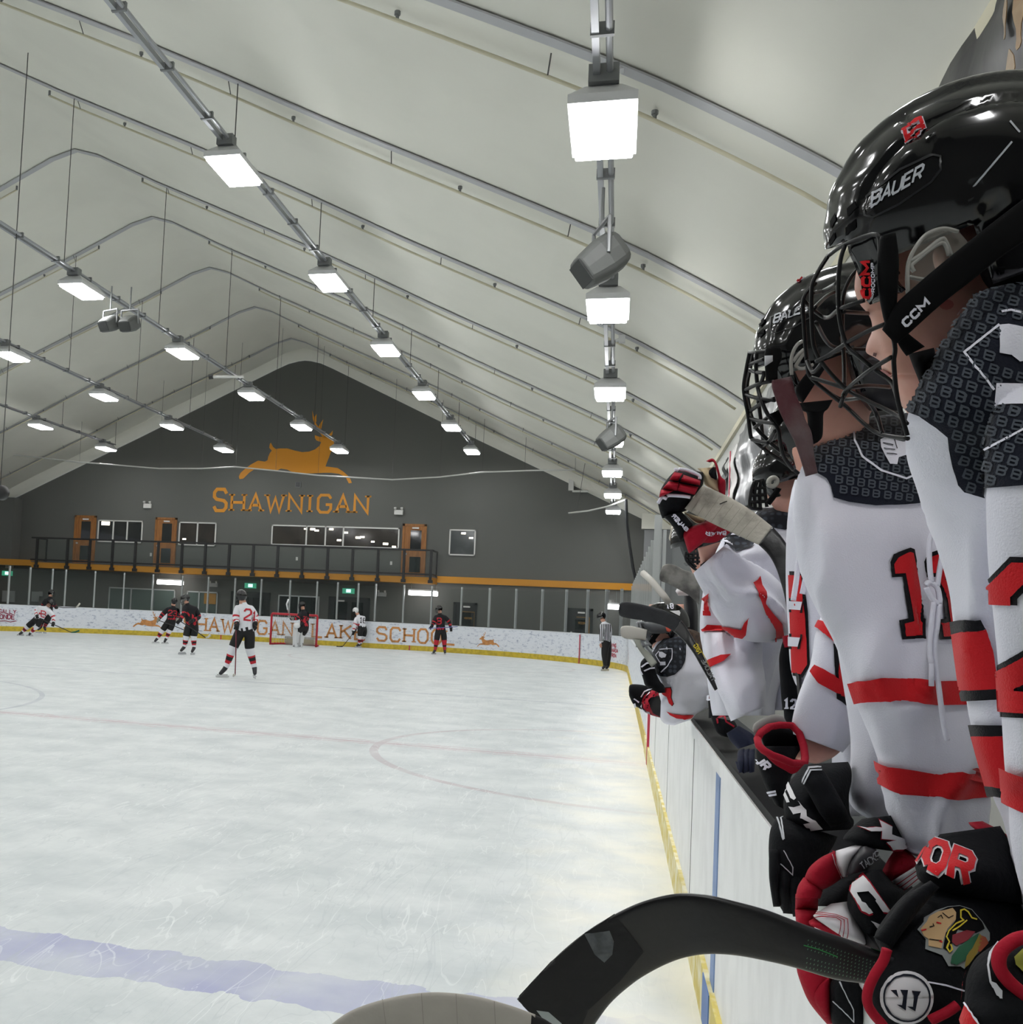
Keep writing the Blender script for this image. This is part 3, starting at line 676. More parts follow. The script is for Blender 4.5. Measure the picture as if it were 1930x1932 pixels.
# ================================================================ lamps
def lamp_row(X, z, ys, rowname, hang, n_from):
    rail = thing('lighting_rail', (X, 25, z+.25), 'metal lighting rail carrying %s' % rowname, 'lighting rail', 'long lighting rails under the roof')
    ya, yb = ys[0]-8 if hang else ys[0]-9.3, ys[-1]+.8
    MB().tube([(X+.05, ya, z+.30), (X+.05, yb, z+.30)], .03, 8).build('conduit', M_galv, rail)
    MB().box((X-.09, ya, z+.26), (X-.03, yb, z+.34)).build('strut_channel', M_galv, rail)
    y = ya
    while y < yb: MB().box((X-.1, y, z+.25), (X+.09, y+.04, z+.36)).build('clamp_band', M_dark, rail); y += 1.37
    for y in FR:
        if ya < y < 45: MB().tube([(X, y, z+.32), (X, y, roofz(X)-.05)], .009, 5).build('suspension_cable', M_wire, rail); 
    for i, y in enumerate(ys):
        l = thing('arena_lamp', (X, y, z), 'bright rectangular arena lamp, %s of %s' % (n_from[i], rowname), 'lamp', 'rectangular arena lamps')
        hw, hl = .265, .5
        mb = MB(); mb.v = [Vector((X+sx*a, y+sy*b, zz)) for zz, a, b in ((z-.02, hw+.03, hl+.03), (z+.06, hw+.03, hl+.03), (z+.2, hw*.6, hl*.75)) for sx, sy in ((-1,-1),(1,-1),(1,1),(-1,1))]
        mb.f = [(3,2,1,0), (8,9,10,11)]+[(k_*4+j, k_*4+(j+1)%4, k_*4+4+(j+1)%4, k_*4+4+j) for k_ in (0,1) for j in range(4)]; mb.mi = [0]*len(mb.f)
        mb.build('lamp_housing', M_case, l)
        MB().box((X-hw, y-hl, z-.075), (X+hw, y+hl, z-.021)).build('lens', M_lens, l, bevel=.015)
        MB().box((X-.13, y-hl*.9, z+.2), (X+.13, y-hl*.55, z+.36)).build('driver_box', M_dark, l)
LY = [14.75+5.487*j for j in range(6)]
nth = ['nearest','second from the camera','third from the camera','fourth from the camera','fifth from the camera','sixth from the camera','seventh from the camera']
lamp_row(-6.5, 8.42, [q for q in LY], 'the second row from the right', True, nth)
lamp_row(-12.26, 8.42, [LY[0]]+LY[1:], 'the third row from the right', True, nth)
lamp_row(-17.6, 8.42, [q for q in LY], 'the fourth row from the right', True, nth)
lamp_row(-23.4, 8.42, [q for q in LY], 'the fifth row from the right', True, nth)
lamp_row(-.67, 6.02, [9.25+5.487*j for j in range(7)], 'the rightmost row', False, nth)
for X, z in ((-.67, 6.02), (-6.5, 8.42), (-12.26, 8.42), (-17.6, 8.42), (-23.4, 8.42)):
    for y, yn in ((-1.7, 'behind'), (3.8, 'over'), (9.26, 'just ahead of')):
        if X == -.67 and y > 5: continue
        l = thing('arena_lamp', (X, y, z), 'bright rectangular arena lamp %s the camera, in the %s row from the right' % (yn, {-.67: 'first', -6.5: 'second', -12.26: 'third', -17.6: 'fourth', -23.4: 'fifth'}[X]), 'lamp', 'lamps above the near end')
        MB().box((X-.265, y-.5, z-.075), (X+.265, y+.5, z-.021)).build('lens', M_lens, l)
        MB().box((X-.29, y-.53, z-.02), (X+.29, y+.53, z+.12)).build('lamp_housing', M_case, l)
ORD = {7: 'farthest from the camera', 6: 'second from the far wall', 5: 'third from the far wall', 4: 'fourth from the far wall', 3: 'fifth from the far wall', 2: 'fourth from the camera', 1: 'third from the camera', 0: 'second from the camera', -1: 'nearest to the camera'}
# ================================================================ sprinkler pipes
def pipe(y, xa, xb, side):
    t = thing('sprinkler_pipe', (xa, y, roofz(xa)), 'thin cream sprinkler pipe under the %s roof slope, %s' % (side, ORD[od]), 'pipe', 'sprinkler pipes on the %s slope' % side)
    P = []; N_ = 40
    for i in range(N_+1):
        X = xa+(xb-xa)*i/N_; P.append((X, y, roofz(X)-.13))
    MB().tube(P, .024, 6).build('pipe', M_cream, t, smooth=True)
    s = 1 if xb > xa else -1; X = xa
    MB().tube([(xa, y, roofz(xa)-.13), (xa, y, roofz(xa)-.02)], .03, 6).build('sprinkler_head', M_dark, t)
    k_ = 0; X = xa+s*1.9
    while (X-xb)*s < 0:
        z = roofz(X)-.13; mb = MB(); mb.tube([(X, y, z), (X, y, z+.06)], .02, 6); mb.tube([(X, y, z+.06), (X, y, z+.10)], .035, 8); mb.build('sprinkler_head', M_dark, t)
        X2 = X-s*1.1; z2 = roofz(X2)-.13; MB().tube([(X2, y, z2), (X2+.05, y-.25, roofz(X2)-.02)], .008, 4).build('pipe_hanger', M_wire, t)
        X += s*2.75
for y, od in ((10.55+4.62*k, k) for k in range(-1, 8)):
    if y < 44: pipe(y, -13.1, 1.6, 'right'); pipe(y, -16.9, -31.3, 'left')
# ================================================================ loudspeakers, camera, ball-shaped thing
M_spk = mat('speaker_grey', '#5b5d5b', .6)
def horn(name, p, s, d, label, hang):
    """a horn loudspeaker: a rounded box body that widens to its mouth, on a fork bracket; d = direction the mouth faces"""
    t = thing(name, p, label, 'loudspeaker'); d = Vector(d).normalized(); sd = d.cross(Vector((0,0,1))).normalized(); u_ = sd.cross(d)
    p = Vector(p); mb = MB(); rings = []
    for q, a in ((-.5,.30),(-.46,.42),(-.3,.5),(.0,.52),(.3,.46),(.5,.40)):
        c = p+d*q*s; ring = []
        for j in range(16):
            an = 2*math.pi*j/16; cs, sn = math.cos(an), math.sin(an); e = .55
            ring.append(c+sd*math.copysign(abs(cs)**e, cs)*a*s+u_*math.copysign(abs(sn)**e, sn)*a*s*.8)
        rings.append(ring); mb.v += ring
    for i in range(5):
        for j in range(16): mb.f.append((i*16+j, i*16+(j+1)%16, (i+1)*16+(j+1)%16, (i+1)*16+j)); mb.mi.append(0)
    mb.f += [tuple(range(16))[::-1], tuple(range(80, 96))]; mb.mi += [0, 0]
    mb.build('speaker_body', M_spk, t, smooth=False, bevel=.02)
    MB().obox(p+d*s*.505, sd*s*.33, u_*s*.25, d*.008).build('speaker_grille', mat('grille', '#3d3f3e', .8), t)
    for sg in (-1, 1): MB().tube([p+sd*sg*s*.54, p+sd*sg*s*.54+Vector((0,0,s*.75))], .022, 6).build('fork_bracket', M_dark, t)
    MB().tube([p+sd*s*.54+Vector((0,0,s*.75)), p-sd*s*.54+Vector((0,0,s*.75))], .022, 6).build('bracket_bar', M_dark, t)
    MB().tube([p+Vector((0,0,s*.75)), (p.x, p.y, hang)], .02, 6).build('hanger_rod', M_dark, t)
horn('loudspeaker', at(1133,492,D=11.0), .52, (-.75, -.25, -.62), 'large grey horn loudspeaker hanging from the rightmost lamp row, nearest one', 6.25)
horn('loudspeaker', at(1153,826,D=21.5), .52, (-.75, -.25, -.62), 'grey horn loudspeaker farther down the rightmost lamp row', 6.25)
horn('loudspeaker', at(207,611,D=23.0), .42, (-.3, -.8, -.5), 'left one of two grey loudspeakers hung side by side', 8.6)
horn('loudspeaker', at(244,611,D=23.0), .42, (-.1, -.8, -.5), 'right one of two grey loudspeakers hung side by side', 8.6)
t = thing('security_camera', at(428,710,D=28), 'white security camera at the end of a short bar below the third lamp row', 'camera')
MB().tube([at(402,711,D=28), at(460,711,D=28)], .035, 8).build('bar', M_white, t); MB().tube([at(394,712,D=28), at(402,711,D=28)], .06, 10).build('camera_head', M_black, t)
t = thing('round_sounder', at(2,929,D=20), 'black round thing at the left edge before the roof', 'speaker')
mb = MB(); c = at(0,929,D=20); mb.tube([c+Vector((0,-.12,0)), c+Vector((0,-.1,0)), c+Vector((0,.1,0)), c+Vector((0,.12,0))], [.1,.15,.15,.1], 20); mb.build('sounder_body', M_black, t, smooth=True)
MB().tube([c, (c.x, c.y, roofz(c.x)-.05)], .01, 5).build('hanger_rod', M_wire, t)
# rail joints and clamps beside the rightmost row
for q, Y in (((1158,122),10.0), ((1165,640),19.4)):
    t = thing('clamp_arm', at(*q, Y=Y), 'small metal clamp arm joining the rightmost lamp rail to a roof frame, %s' % ('nearer one' if Y < 12 else 'farther one'), 'clamp')
    a = at(*q, Y=Y); MB().tube([(-.67, Y, a.z-.05), (a.x+.08, Y, a.z)], .03, 6).build('arm', M_case, t); MB().box((a.x+.02, Y-.05, a.z-.07), (a.x+.14, Y+.05, a.z+.07)).build('clamp_head', M_case, t)
# banners high on the right wall
M_ban = mat('banner_cloth', '#4a4a49', .5, col2='#2a2a2b', vscale=1.2, stretch=(1, 1.5, .4), bump=.4, bscale=4, spec=.25)
M_ban2 = mat('silver_banner', '#85878a', .28, col2='#4d4f52', vscale=2.0, stretch=(1, 2, .5), bump=.35, bscale=4)
M_ban3 = mat('white_banner', '#d9d6d4', .5)
def banner(y0, y1, z0, z1, M, label, folds_=.05):
    mb = MB(); nY, nZ = 24, 16
    for i in range(nY+1):
        for j in range(nZ+1):
            y = y0+(y1-y0)*i/nY; z = z0+(z1-z0)*j/nZ
            mb.v.append(Vector((1.70+folds_*math.sin(i*1.1+j*.13)*(1-j/nZ*.5)-.04*math.sin(j*.7), y, z)))
    for i in range(nY):
        for j in range(nZ): mb.f.append((i*(nZ+1)+j, (i+1)*(nZ+1)+j, (i+1)*(nZ+1)+j+1, i*(nZ+1)+j+1)); mb.mi.append(0)
    return tag(mb.build('banner', M, smooth=True, solid=.01), label, 'banner', 'banners on the right wall')
# ================================================================ people on the ice
M_jw = mat('white_jersey', '#dfe0e6', .8, bump=.15, bscale=40); M_jb = mat('black_jersey', '#15151a', .85, bump=.15, bscale=40)
M_red = mat('red_cloth', '#b81f2e', .75); M_pants = mat('black_pants', '#0b0b0e', .7); M_skin = mat('skin', '#c08f7a', .55)
M_skate = mat('skate_boot', '#24252a', .4); M_steel = mat('skate_blade', '#d8dadc', .25, metal=.6); M_helm = mat('black_helmet', '#0c0c10', .15, spec=.6)
M_helmw = mat('white_helmet', '#e2e2e2', .25); M_glove = mat('black_glove', '#101013', .7); M_gloveg = mat('grey_glove', '#85867c', .7)
M_stickb = mat('dark_stick', '#1b1b20', .35); M_tapew = mat('white_tape', '#c9c7bd', .8, vary=.25, vscale=60); M_cage = mat('cage_wire', '#17171c', .35, metal=.4)
M_pad = mat('white_pad', '#d9dadb', .6)
def skel(name, verts, edges, mats, which, parent, lvl=2):
    """one continuous body grown over a skeleton. verts: {key: (point, radius)}"""
    keys = list(verts); me = bpy.data.meshes.new(name); me.from_pydata([tuple(verts[k][0]) for k in keys], [(keys.index(a), keys.index(b)) for a, b in edges], [])
    o = bpy.data.objects.new(name, me); COL.objects.link(o); md = o.modifiers.new('k', 'SKIN'); md.use_smooth_shade = True; md.branch_smoothing = .4
    sv = me.skin_vertices[0].data
    for i, k in enumerate(keys): sv[i].radius = (verts[k][1],)*2; sv[i].use_root = (i == 0)
    s_ = o.modifiers.new('s', 'SUBSURF'); s_.levels = lvl; s_.render_levels = lvl
    dg = bpy.context.evaluated_depsgraph_get(); m2 = bpy.data.meshes.new_from_object(o.evaluated_get(dg)); COL.objects.unlink(o); bpy.data.objects.remove(o)
    m2.name = name; m2.materials.clear()
    for M in mats: m2.materials.append(M)
    segs = [(Vector(verts[a][0]), Vector(verts[b][0]), a, b) for a, b in edges]
    for p in m2.polygons:
        c = p.center; best = None
        for a, b, ka, kb in segs:
            d = b-a; t = max(0, min(1, (c-a).dot(d)/max(d.length_squared, 1e-9))); q = (c-(a+d*t)).length
            if best is None or q < best[0]: best = (q, ka, kb, t)
        p.material_index = which(best[1], best[2], best[3], c); p.use_smooth = True
    ob = bpy.data.objects.new(name, m2); COL.objects.link(ob); link(ob, parent); return ob
def ell(name, c, ax, r, M, parent, n=14, cut=None, flat=None):
    """ellipsoid; ax = (side, fwd, up) unit vectors; r = radii; cut keeps the part where cut(local) is true"""
    mb = MB(); c = Vector(c); R = n//2+2
    for i in range(R+1):
        th = math.pi*i/R
        for j in range(n):
            ph = 2*math.pi*j/n; l = Vector((math.sin(th)*math.cos(ph), math.sin(th)*math.sin(ph), math.cos(th)))
            mb.v.append(c+ax[0]*l.x*r[0]+ax[1]*l.y*r[1]+ax[2]*l.z*r[2])
    for i in range(R):
        for j in range(n):
            th = math.pi*(i+.5)/R; ph = 2*math.pi*(j+.5)/n; l = Vector((math.sin(th)*math.cos(ph), math.sin(th)*math.sin(ph), math.cos(th)))
            if cut and not cut(l): continue
            mb.f.append((i*n+j, (i+1)*n+j, (i+1)*n+(j+1) % n, i*n+(j+1) % n)); mb.mi.append(0)
    return mb.build(name, M, parent, smooth=True)
Z1 = lambda x, y: (x/3.712, 900+y/3.712); Z2 = lambda x, y: (380+x/3.712, 900+y/3.712); Z3 = lambda x, y: (780+x/3.712, 900+y/3.712)
def skater(label, zf, foot, J, jm, sm, face, helm=M_helm, glove=M_glove, stripe=M_red, scale=1.0, num=None, pads=False, refshirt=False, D=None, hair=None, sock=None, pants=M_pants):
    D = D or (at(*zf(*foot), Z=.0)-CAM).dot(fw)
    T = lambda k: at(*zf(J[k][0], J[k][1]), D=D+(J[k][2] if len(J[k]) > 2 else 0))
    p = {k: T(k) for k in J}
    root = thing('person', (p['pel'].x, p['pel'].y, 0), label, 'person')
    s = scale
    f2 = Vector((face[0], face[1], 0)).normalized()
    V = {'pel': (p['pel'], .17*s), 'wst': (p['pel'].lerp(p['nk'], .35), .175*s), 'chs': (p['pel'].lerp(p['nk'], .75), .19*s), 'nk': (p['nk'], .075*s), 'hd': (p['hd'], .085*s)}
    E = [('pel','wst'),('wst','chs'),('chs','nk'),('nk','hd')]
    for q in 'lr':
        V['s'+q] = (p['s'+q], .115*s); V['e'+q] = (p['e'+q], .085*s); V['h'+q] = (p['h'+q], .05*s)
        V['p'+q] = (p['p'+q], .14*s); V['k'+q] = (p['k'+q], .115*s); V['c'+q] = (p['k'+q].lerp(p['a'+q], .4), .088*s); V['a'+q] = (p['a'+q], .06*s); V['t'+q] = (p['t'+q], .04*s)
        E += [('chs','s'+q),('s'+q,'e'+q),('e'+q,'h'+q),('pel','p'+q),('p'+q,'k'+q),('k'+q,'c'+q),('c'+q,'a'+q),('a'+q,'t'+q)]
    def which(a, b, t, c):
        if b in ('tl', 'tr'): return 4
        if a in ('kl', 'kr', 'cl', 'cr'):
            if pads or refshirt: return 2 if not pads else 3
            u = t*.4 if a[0] == 'k' else .4+t*.6
            return 5 if .42 < u < .52 or .66 < u < .76 else 6 if .52 <= u <= .66 else 3
        if a in ('pl', 'pr') or b in ('pl', 'pr'): return 2
        if b == 'hd' and t > .25: return 1
        if a in ('el', 'er') and .45 < t < .62 and not refshirt: return 5
        if a in ('sl', 'sr') and .75 < t < .95 and not refshirt: return 5
        if a == 'pel' and t < .5 and not refshirt: return 5 if t > .2 and jm is M_jb else 0
        return 0
    body = skel('body', V, E, [jm, M_skin, pants, sm, M_skate, stripe, M_glove if sock is None else sock], which, root)
    upv = (p['hd']-p['nk']).normalized(); sd = f2.cross(upv).normalized(); fo = upv.cross(sd).normalized(); 
    if fo.dot(f2) < 0: fo = -fo
    hc = p['hd']+upv*.02
    ell('helmet', hc+upv*.03, (sd, fo, upv), (.115*s, .15*s, .13*s), helm, root, 16, cut=lambda l: l.z > -.15 or l.y < -.35)
    mb = MB()
    if not refshirt:
        for a in (-.7, -.35, 0, .35, .7):
            mb.tube([hc+sd*math.sin(a*z_)*.13*s+fo*math.cos(a)*.165*s+upv*h for z_, h in ((1, .05), (1.1, -.03), (.9, -.12))], .005, 4)
        for h in (.03, -.05, -.12): mb.tube([hc+sd*math.sin(a)*.13*s+fo*math.cos(a)*.165*s+upv*h for a in (-1.2, -.6, 0, .6, 1.2)], .005, 4)
        mb.build('face_cage', M_cage, root)
    else:
        for a in (-.9, -.45, 0, .45, .9): 
            for h in (.05, -.05): mb.v.append(hc+sd*math.sin(a)*.12+fo*math.cos(a)*.16+upv*h)
        mb.f = [(2*i, 2*i+1, 2*i+3, 2*i+2) for i in range(4)]; mb.mi = [0]*4; mb.build('visor', M_glass, root, solid=.003)
    if hair:
        MB().tube([hc-fo*.08, hc-fo*.14-upv*.12, hc-fo*.16-upv*.26], [.06, .07, .03], 8).build('hair', hair, root, smooth=True)
    if not refshirt:
        for q in 'lr':
            d = (p['h'+q]-p['e'+q]).normalized(); h = p['h'+q]
            V2 = {'a': (h-d*.10, .075*s), 'b': (h-d*.0, .065*s), 'c': (h+d*.06, .06*s)}; E2 = [('a','b'),('b','c')]
            sd2 = d.orthogonal().normalized()
            for i in range(4):
                b_ = h+d*.08+sd2*(i-1.5)*.026; V2['f%d' % i] = (b_, .024); V2['g%d' % i] = (b_+d*.05+d.cross(sd2)*.035, .018); E2 += [('c','f%d' % i), ('f%d' % i,'g%d' % i)]
            V2['t'] = (h+d*.03-sd2*.07, .022); E2.append(('b','t'))
            skel('glove', V2, E2, [glove], lambda *a: 0, root, 1)
    for q in 'lr':
        a, t = p['a'+q], p['t'+q]; d = Vector((t.x-a.x, t.y-a.y, 0)); d = d.normalized() if d.length > .02 else f2; z = .035
        c = Vector(((a.x+t.x)/2, (a.y+t.y)/2, 0)); c.z = max(0, min(a.z, t.z)-.12)
        mb = MB(); mb.obox(c+Vector((0,0,.02)), d*.14, d.cross(Vector((0,0,1)))*.004, Vector((0,0,.018))); mb.obox(c+Vector((0,0,.05)), d*.11, d.cross(Vector((0,0,1)))*.02, Vector((0,0,.014))); mb.build('skate_blade', M_steel, root)
    if pads:
        for q in 'lr':
            k_, a = p['k'+q], p['a'+q]; ax_ = (a-k_); u_ = ax_.normalized(); s2 = f2.cross(u_).normalized(); mb = MB(); mb.obox((k_+a)/2+f2*.09, s2*.14, f2*.05, u_*(ax_.length/2+.14)); mb.build('leg_pad', M_pad, root, bevel=.03)
    if num:
        bv = bvh_of([body]); pl = on_surface(bv, .006)
        for txt, x, y, h, w_, sk, M_, ow in num:
            X0, Y0 = zf(x, y)
            for sw, MM, lift in ((ow, M_jb if M_ is not M_jb else M_jw, .004), (h*.16/3.712, M_, .008)):
                if sw == 0: continue
                mb = MB(); pl = on_surface(bv, lift); g = frame2d(pl, X0, Y0, 1, sk, -sk*.0+.05, -1)
                word(mb, txt, g, h/3.712, w_/3.712, w_*.35/3.712, sw, step=1.2); mb.build('jersey_number', MM, root)
    return root, p, D, body
def stick(pts, D, label, blade=None, M=M_stickb, MBld=None, zf=Z1, w=.018, grp='hockey sticks on the ice'):
    P = [at(*zf(*q[:2]), D=D+(q[2] if len(q) > 2 else 0)) for q in pts]
    t = thing('hockey_stick', P[0], label, 'hockey stick')
    MB().tube(P, w, 6).build('shaft', M, t)
    if blade:
        B = [at(*zf(*q[:2]), D=D+(q[2] if len(q) > 2 else 0)) for q in blade]
        MB().tube(B, [.022]+[.034]*(len(B)-1), 8, flat=.35).build('blade', MBld or M, t, smooth=True)
    return t
# white shirt, back to us, in the middle of the ice
r_, p, D_, b_ = skater('person in white number 2 jersey standing on the ice, back to the camera', Z2, (240, 1405),
  dict(hd=(283,845), nk=(292,895), sl=(255,920,-.05), sr=(345,925,.05), el=(243,985,-.1), er=(378,985,.12), hl=(245,1030,-.2), hr=(375,1035,-.05), pel=(305,1065), pl=(268,1095), pr=(342,1095), kl=(225,1185,-.06), kr=(335,1195,.05), al=(172,1335,-.05), ar=(372,1335,.1), tl=(125,1385,-.1), tr=(375,1388,-.0)),
  M_jw, M_jw, (-.6, .8), num=[('2', 300, 1000, 75, 45, .1, M_red, 0), ('1', 358, 1003, 60, 20, .1, M_red, 0)])
stick([(243,1020,-.25),(241,1210,-.2),(236,1388,-.2)], D_, 'thin dark red hockey stick held upright by the person in the white number 2 jersey', [(236,1385,-.2),(222,1390,-.35)], mat('red_shaft', '#6d2430', .4), M_tapew, Z2, .013)
# black shirt with B
r_, p, D_, b_ = skater('person in black B jersey with red socks standing by the end boards', Z2, (1665, 1243),
  dict(hd=(1666,930), nk=(1672,960), sl=(1642,982), sr=(1705,982), el=(1628,1018), er=(1735,1012), hl=(1612,1045,-.1), hr=(1746,1058,-.1), pel=(1675,1075), pl=(1655,1088), pr=(1697,1088), kl=(1648,1140), kr=(1700,1140), al=(1636,1215), ar=(1704,1215), tl=(1620,1235,-.1), tr=(1707,1238,-.12)),
  M_jb, M_red, (-.5, -.85), num=[('B', 1650, 1030, 42, 28, 0, M_red, 2.6)])
stick([(1590,1060,-.3),(1690,1055,-.3),(1795,1048,-.3)], D_, 'bluish hockey stick held level across the waist by the person in the black B jersey', None, mat('blue_shaft', '#55589a', .35), None, Z2, .014)
# white 16
r_, p, D_, b_ = skater('person in white number 16 jersey and white helmet bending over near the goal', Z2, (1100, 1195),
  dict(hd=(1084,942), nk=(1100,972), sl=(1085,993,-.1), sr=(1135,985,.1), el=(1074,1035,-.15), er=(1095,1045,.2), hl=(1065,1085,-.2), hr=(1072,1070,.1), pel=(1130,1055), pl=(1112,1068,-.1), pr=(1145,1068,.1), kl=(1112,1112,-.1), kr=(1135,1112,.1), al=(1104,1170,-.05), ar=(1116,1165,.2), tl=(1085,1186,-.1), tr=(1100,1183,.1)),
  M_jw, M_jw, (-.7, .5), helm=M_helmw, num=[('16', 1107, 1018, 34, 18, .15, M_jb, 0)])
stick([(1075,1075,-.2),(1055,1105,-.2),(990,1185,-.2)], D_, 'dark hockey stick reaching the ice in front of the person in the number 16 jersey', [(990,1185,-.2),(965,1190,-.25),(946,1188,-.3)], M_stickb, M_stickb, Z2, .013)
# goalkeeper
r_, p, D_, b_ = skater('person in black goalkeeper kit with white leg pads standing inside the goal mouth', Z2, (690, 1190),
  dict(hd=(708,902), nk=(712,935), sl=(695,960,-.1), sr=(730,955,.1), el=(675,990,-.2), er=(745,1000,.1), hl=(640,995,-.3), hr=(690,1040,-.25), pel=(722,1050), pl=(708,1065,-.1), pr=(738,1065,.1), kl=(672,1085,-.2), kr=(705,1105,.1), al=(670,1165,-.15), ar=(705,1165,.1), tl=(650,1178,-.25), tr=(695,1182,-.05)),
  M_jb, M_pad, (-.7, -.7), pads=True, D=38.0/1.0*1.0 if False else None, num=[('33', 712, 1000, 24, 14, .1, M_red, 0)])
g = skel('catching_glove', {'a': (at(*Z2(640,1040), D=D_-.4), .10), 'b': (at(*Z2(672,1042), D=D_-.4), .14), 'c': (at(*Z2(693,1036), D=D_-.35), .09)}, [('a','b'),('b','c')], [M_pad], lambda *a: 0, r_, 1)
skel('blocker', {'a': (at(*Z2(628,985), D=D_-.35), .07), 'b': (at(*Z2(650,1000), D=D_-.35), .10)}, [('a','b')], [mat('blocker', '#77786f', .6)], lambda *a: 0, r_, 1)
stick([(648,1005,-.4),(625,985,-.4),(603,930,-.4)], D_, 'goalkeeper stick held upright with a white paddle', [(603,930,-.4),(597,890,-.4),(610,855,-.4)], mat('pink_shaft', '#8a6c6c', .4), M_pad, Z2, .02)
# goal
gl = thing('hockey_goal', (-12.9, 38.9, 0), 'red framed hockey goal with white net at the far end', 'goal')
GX, GY = at(*Z2(645,1180), Z=0).x, 38.9
a_, b2 = at(482/3.712+380, 1172/3.712+900, Y=38.9).x, at(803/3.712+380, 1188/3.712+900, Y=38.9).x
M_gred = mat('goal_red', '#b3202f', .4)
MB().tube([(a_, GY, .0), (a_, GY, 1.2), (a_+.03, GY, 1.25), (b2-.03, GY, 1.25), (b2, GY, 1.2), (b2, GY, 0)], .045, 10).build('goal_frame', M_gred, gl, smooth=True)
MB().tube([(a_, GY, .04), (a_+.15, GY+.8, .04), (a_+.5, GY+1.05, .04), (b2-.5, GY+1.05, .04), (b2-.15, GY+.8, .04), (b2, GY, .04)], .04, 8).build('base_frame', M_gred, gl, smooth=True)
MB().tube([(a_, GY, 1.25), (a_+.3, GY+.45, 1.22), (b2-.3, GY+.45, 1.22), (b2, GY, 1.25)], .025, 8).build('top_shelf_bar', M_gred, gl)
mb = MB()
topn = [(a_, GY, 1.23), (a_+.3, GY+.45, 1.2), (b2-.3, GY+.45, 1.2), (b2, GY, 1.23)]; botn = [(a_+.0, GY, .06), (a_+.4, GY+1.0, .06), (b2-.4, GY+1.0, .06), (b2, GY, .06)]
for i in range(3):
    A, B = Vector(topn[i]), Vector(topn[i+1]); C_, D2 = Vector(botn[i]), Vector(botn[i+1]); nx = 6 if i != 1 else 18
    for k in range(nx+1): mb.tube([A.lerp(B, k/nx), C_.lerp(D2, k/nx)], .006, 3, cap=False)
    for k in range(1, 12): mb.tube([A.lerp(C_, k/12), B.lerp(D2, k/12)], .006, 3, cap=False)
tag(mb.build('goal_netting', mat('net_cord', '#b9bcb8', .8), gl), kind='stuff')
MB().box((a_+.3, GY+.9, .02), (b2-.3, GY+1.0, .35)).build('net_skirt', mat('skirt', '#aaa79f', .8, alpha=.5), gl)
# far left: white B and the black shirt behind
r_, p, D_, b_ = skater('person in white B jersey skating low at the far left with a green bladed stick', Z1, (160, 1112),
  dict(hd=(350,888), nk=(330,915), sl=(275,915,.1), sr=(345,935,-.1), el=(248,945,.0), er=(378,985,-.1), hl=(258,975,-.3), hr=(372,1025,-.3), pel=(262,1000), pl=(240,1010,.1), pr=(275,1020,-.1), kl=(195,1045,.1), kr=(265,1040,-.2), al=(158,1085,.1), ar=(215,1090,-.1), tl=(130,1104,.0), tr=(202,1110,-.1)),
  M_jw, M_jw, (.7, -.6), scale=1.0, hair=mat('dark_red_hair', '#3a1e20', .8), num=[('B', 288, 978, 42, 30, .2, M_red, 0)])
stick([(262,985,-.35),(370,1030,-.35),(500,1088,-.35)], D_, 'black hockey stick with a green blade tip at the far left', [(500,1088,-.35),(530,1085,-.4),(556,1075,-.4)], M_stickb, mat('green_blade', '#1f5c46', .4), Z1, .014)
r_, p, D_, b_ = skater('person in black jersey and helmet behind the skater at the far left', Z1, (300, 1102),
  dict(hd=(357,818), nk=(352,845), sl=(320,865), sr=(372,870), el=(300,895,.1), er=(385,905), hl=(310,930), hr=(395,915,-.2), pel=(335,950), pl=(320,965), pr=(350,965), kl=(290,1015), kr=(330,1010), al=(285,1055), ar=(310,1055), tl=(262,1072,-.1), tr=(320,1075,-.1)),
  M_jb, M_jb, (.9, -.3))
stick([(385,905,-.3),(440,915,-.3),(530,915,-.3)], D_, 'hockey stick with a white taped blade raised over the boards at the far left', [(530,915,-.3),(548,900,-.3),(560,884,-.3)], M_stickb, M_tapew, Z1, .014)
# black 23 and the one beside
r_, p, D_, b_ = skater('person in black number 23 jersey skating away from the camera', Z1, (1110, 1165),
  dict(hd=(1218,878), nk=(1210,908), sl=(1172,928), sr=(1240,932), el=(1135,965), er=(1252,970), hl=(1110,1000,-.2), hr=(1242,1002,-.2), pel=(1200,1005), pl=(1180,1015), pr=(1215,1015), kl=(1140,1070), kr=(1190,1070), al=(1103,1130), ar=(1165,1130), tl=(1080,1156,-.05), tr=(1148,1162,-.05)),
  M_jb, M_jw, (-.3, .9), glove=M_gloveg, num=[('23', 1180, 968, 36, 24, .12, M_red, 0)])
stick([(1115,1005,-.3),(1225,1045,-.3),(1290,1072,-.3)], D_, 'dark hockey stick held across by the person in the black number 23 jersey', None, M_stickb, None, Z1, .014)
r_, p, D_, b_ = skater('person in black jersey with white and red socks standing beside the number 23 player', Z1, (1318, 1243),
  dict(hd=(1300,860), nk=(1312,895), sl=(1298,915,-.1), sr=(1368,925,.05), el=(1290,960,-.2), er=(1396,985,.05), hl=(1258,1002,-.3), hr=(1340,1010,-.3), pel=(1345,1035), pl=(1322,1050), pr=(1372,1050), kl=(1305,1112), kr=(1355,1112), al=(1292,1190), ar=(1360,1195), tl=(1262,1222,-.1), tr=(1342,1228,-.15)),
  M_jb, M_jw, (-.8, -.2))
stick([(1262,1010,-.35),(1350,1065,-.35),(1440,1125,-.35)], D_, 'dark hockey stick with white blade tip of the player beside number 23', [(1440,1125,-.35),(1458,1120,-.35),(1475,1105,-.35)], M_stickb, M_tapew, Z1, .014)
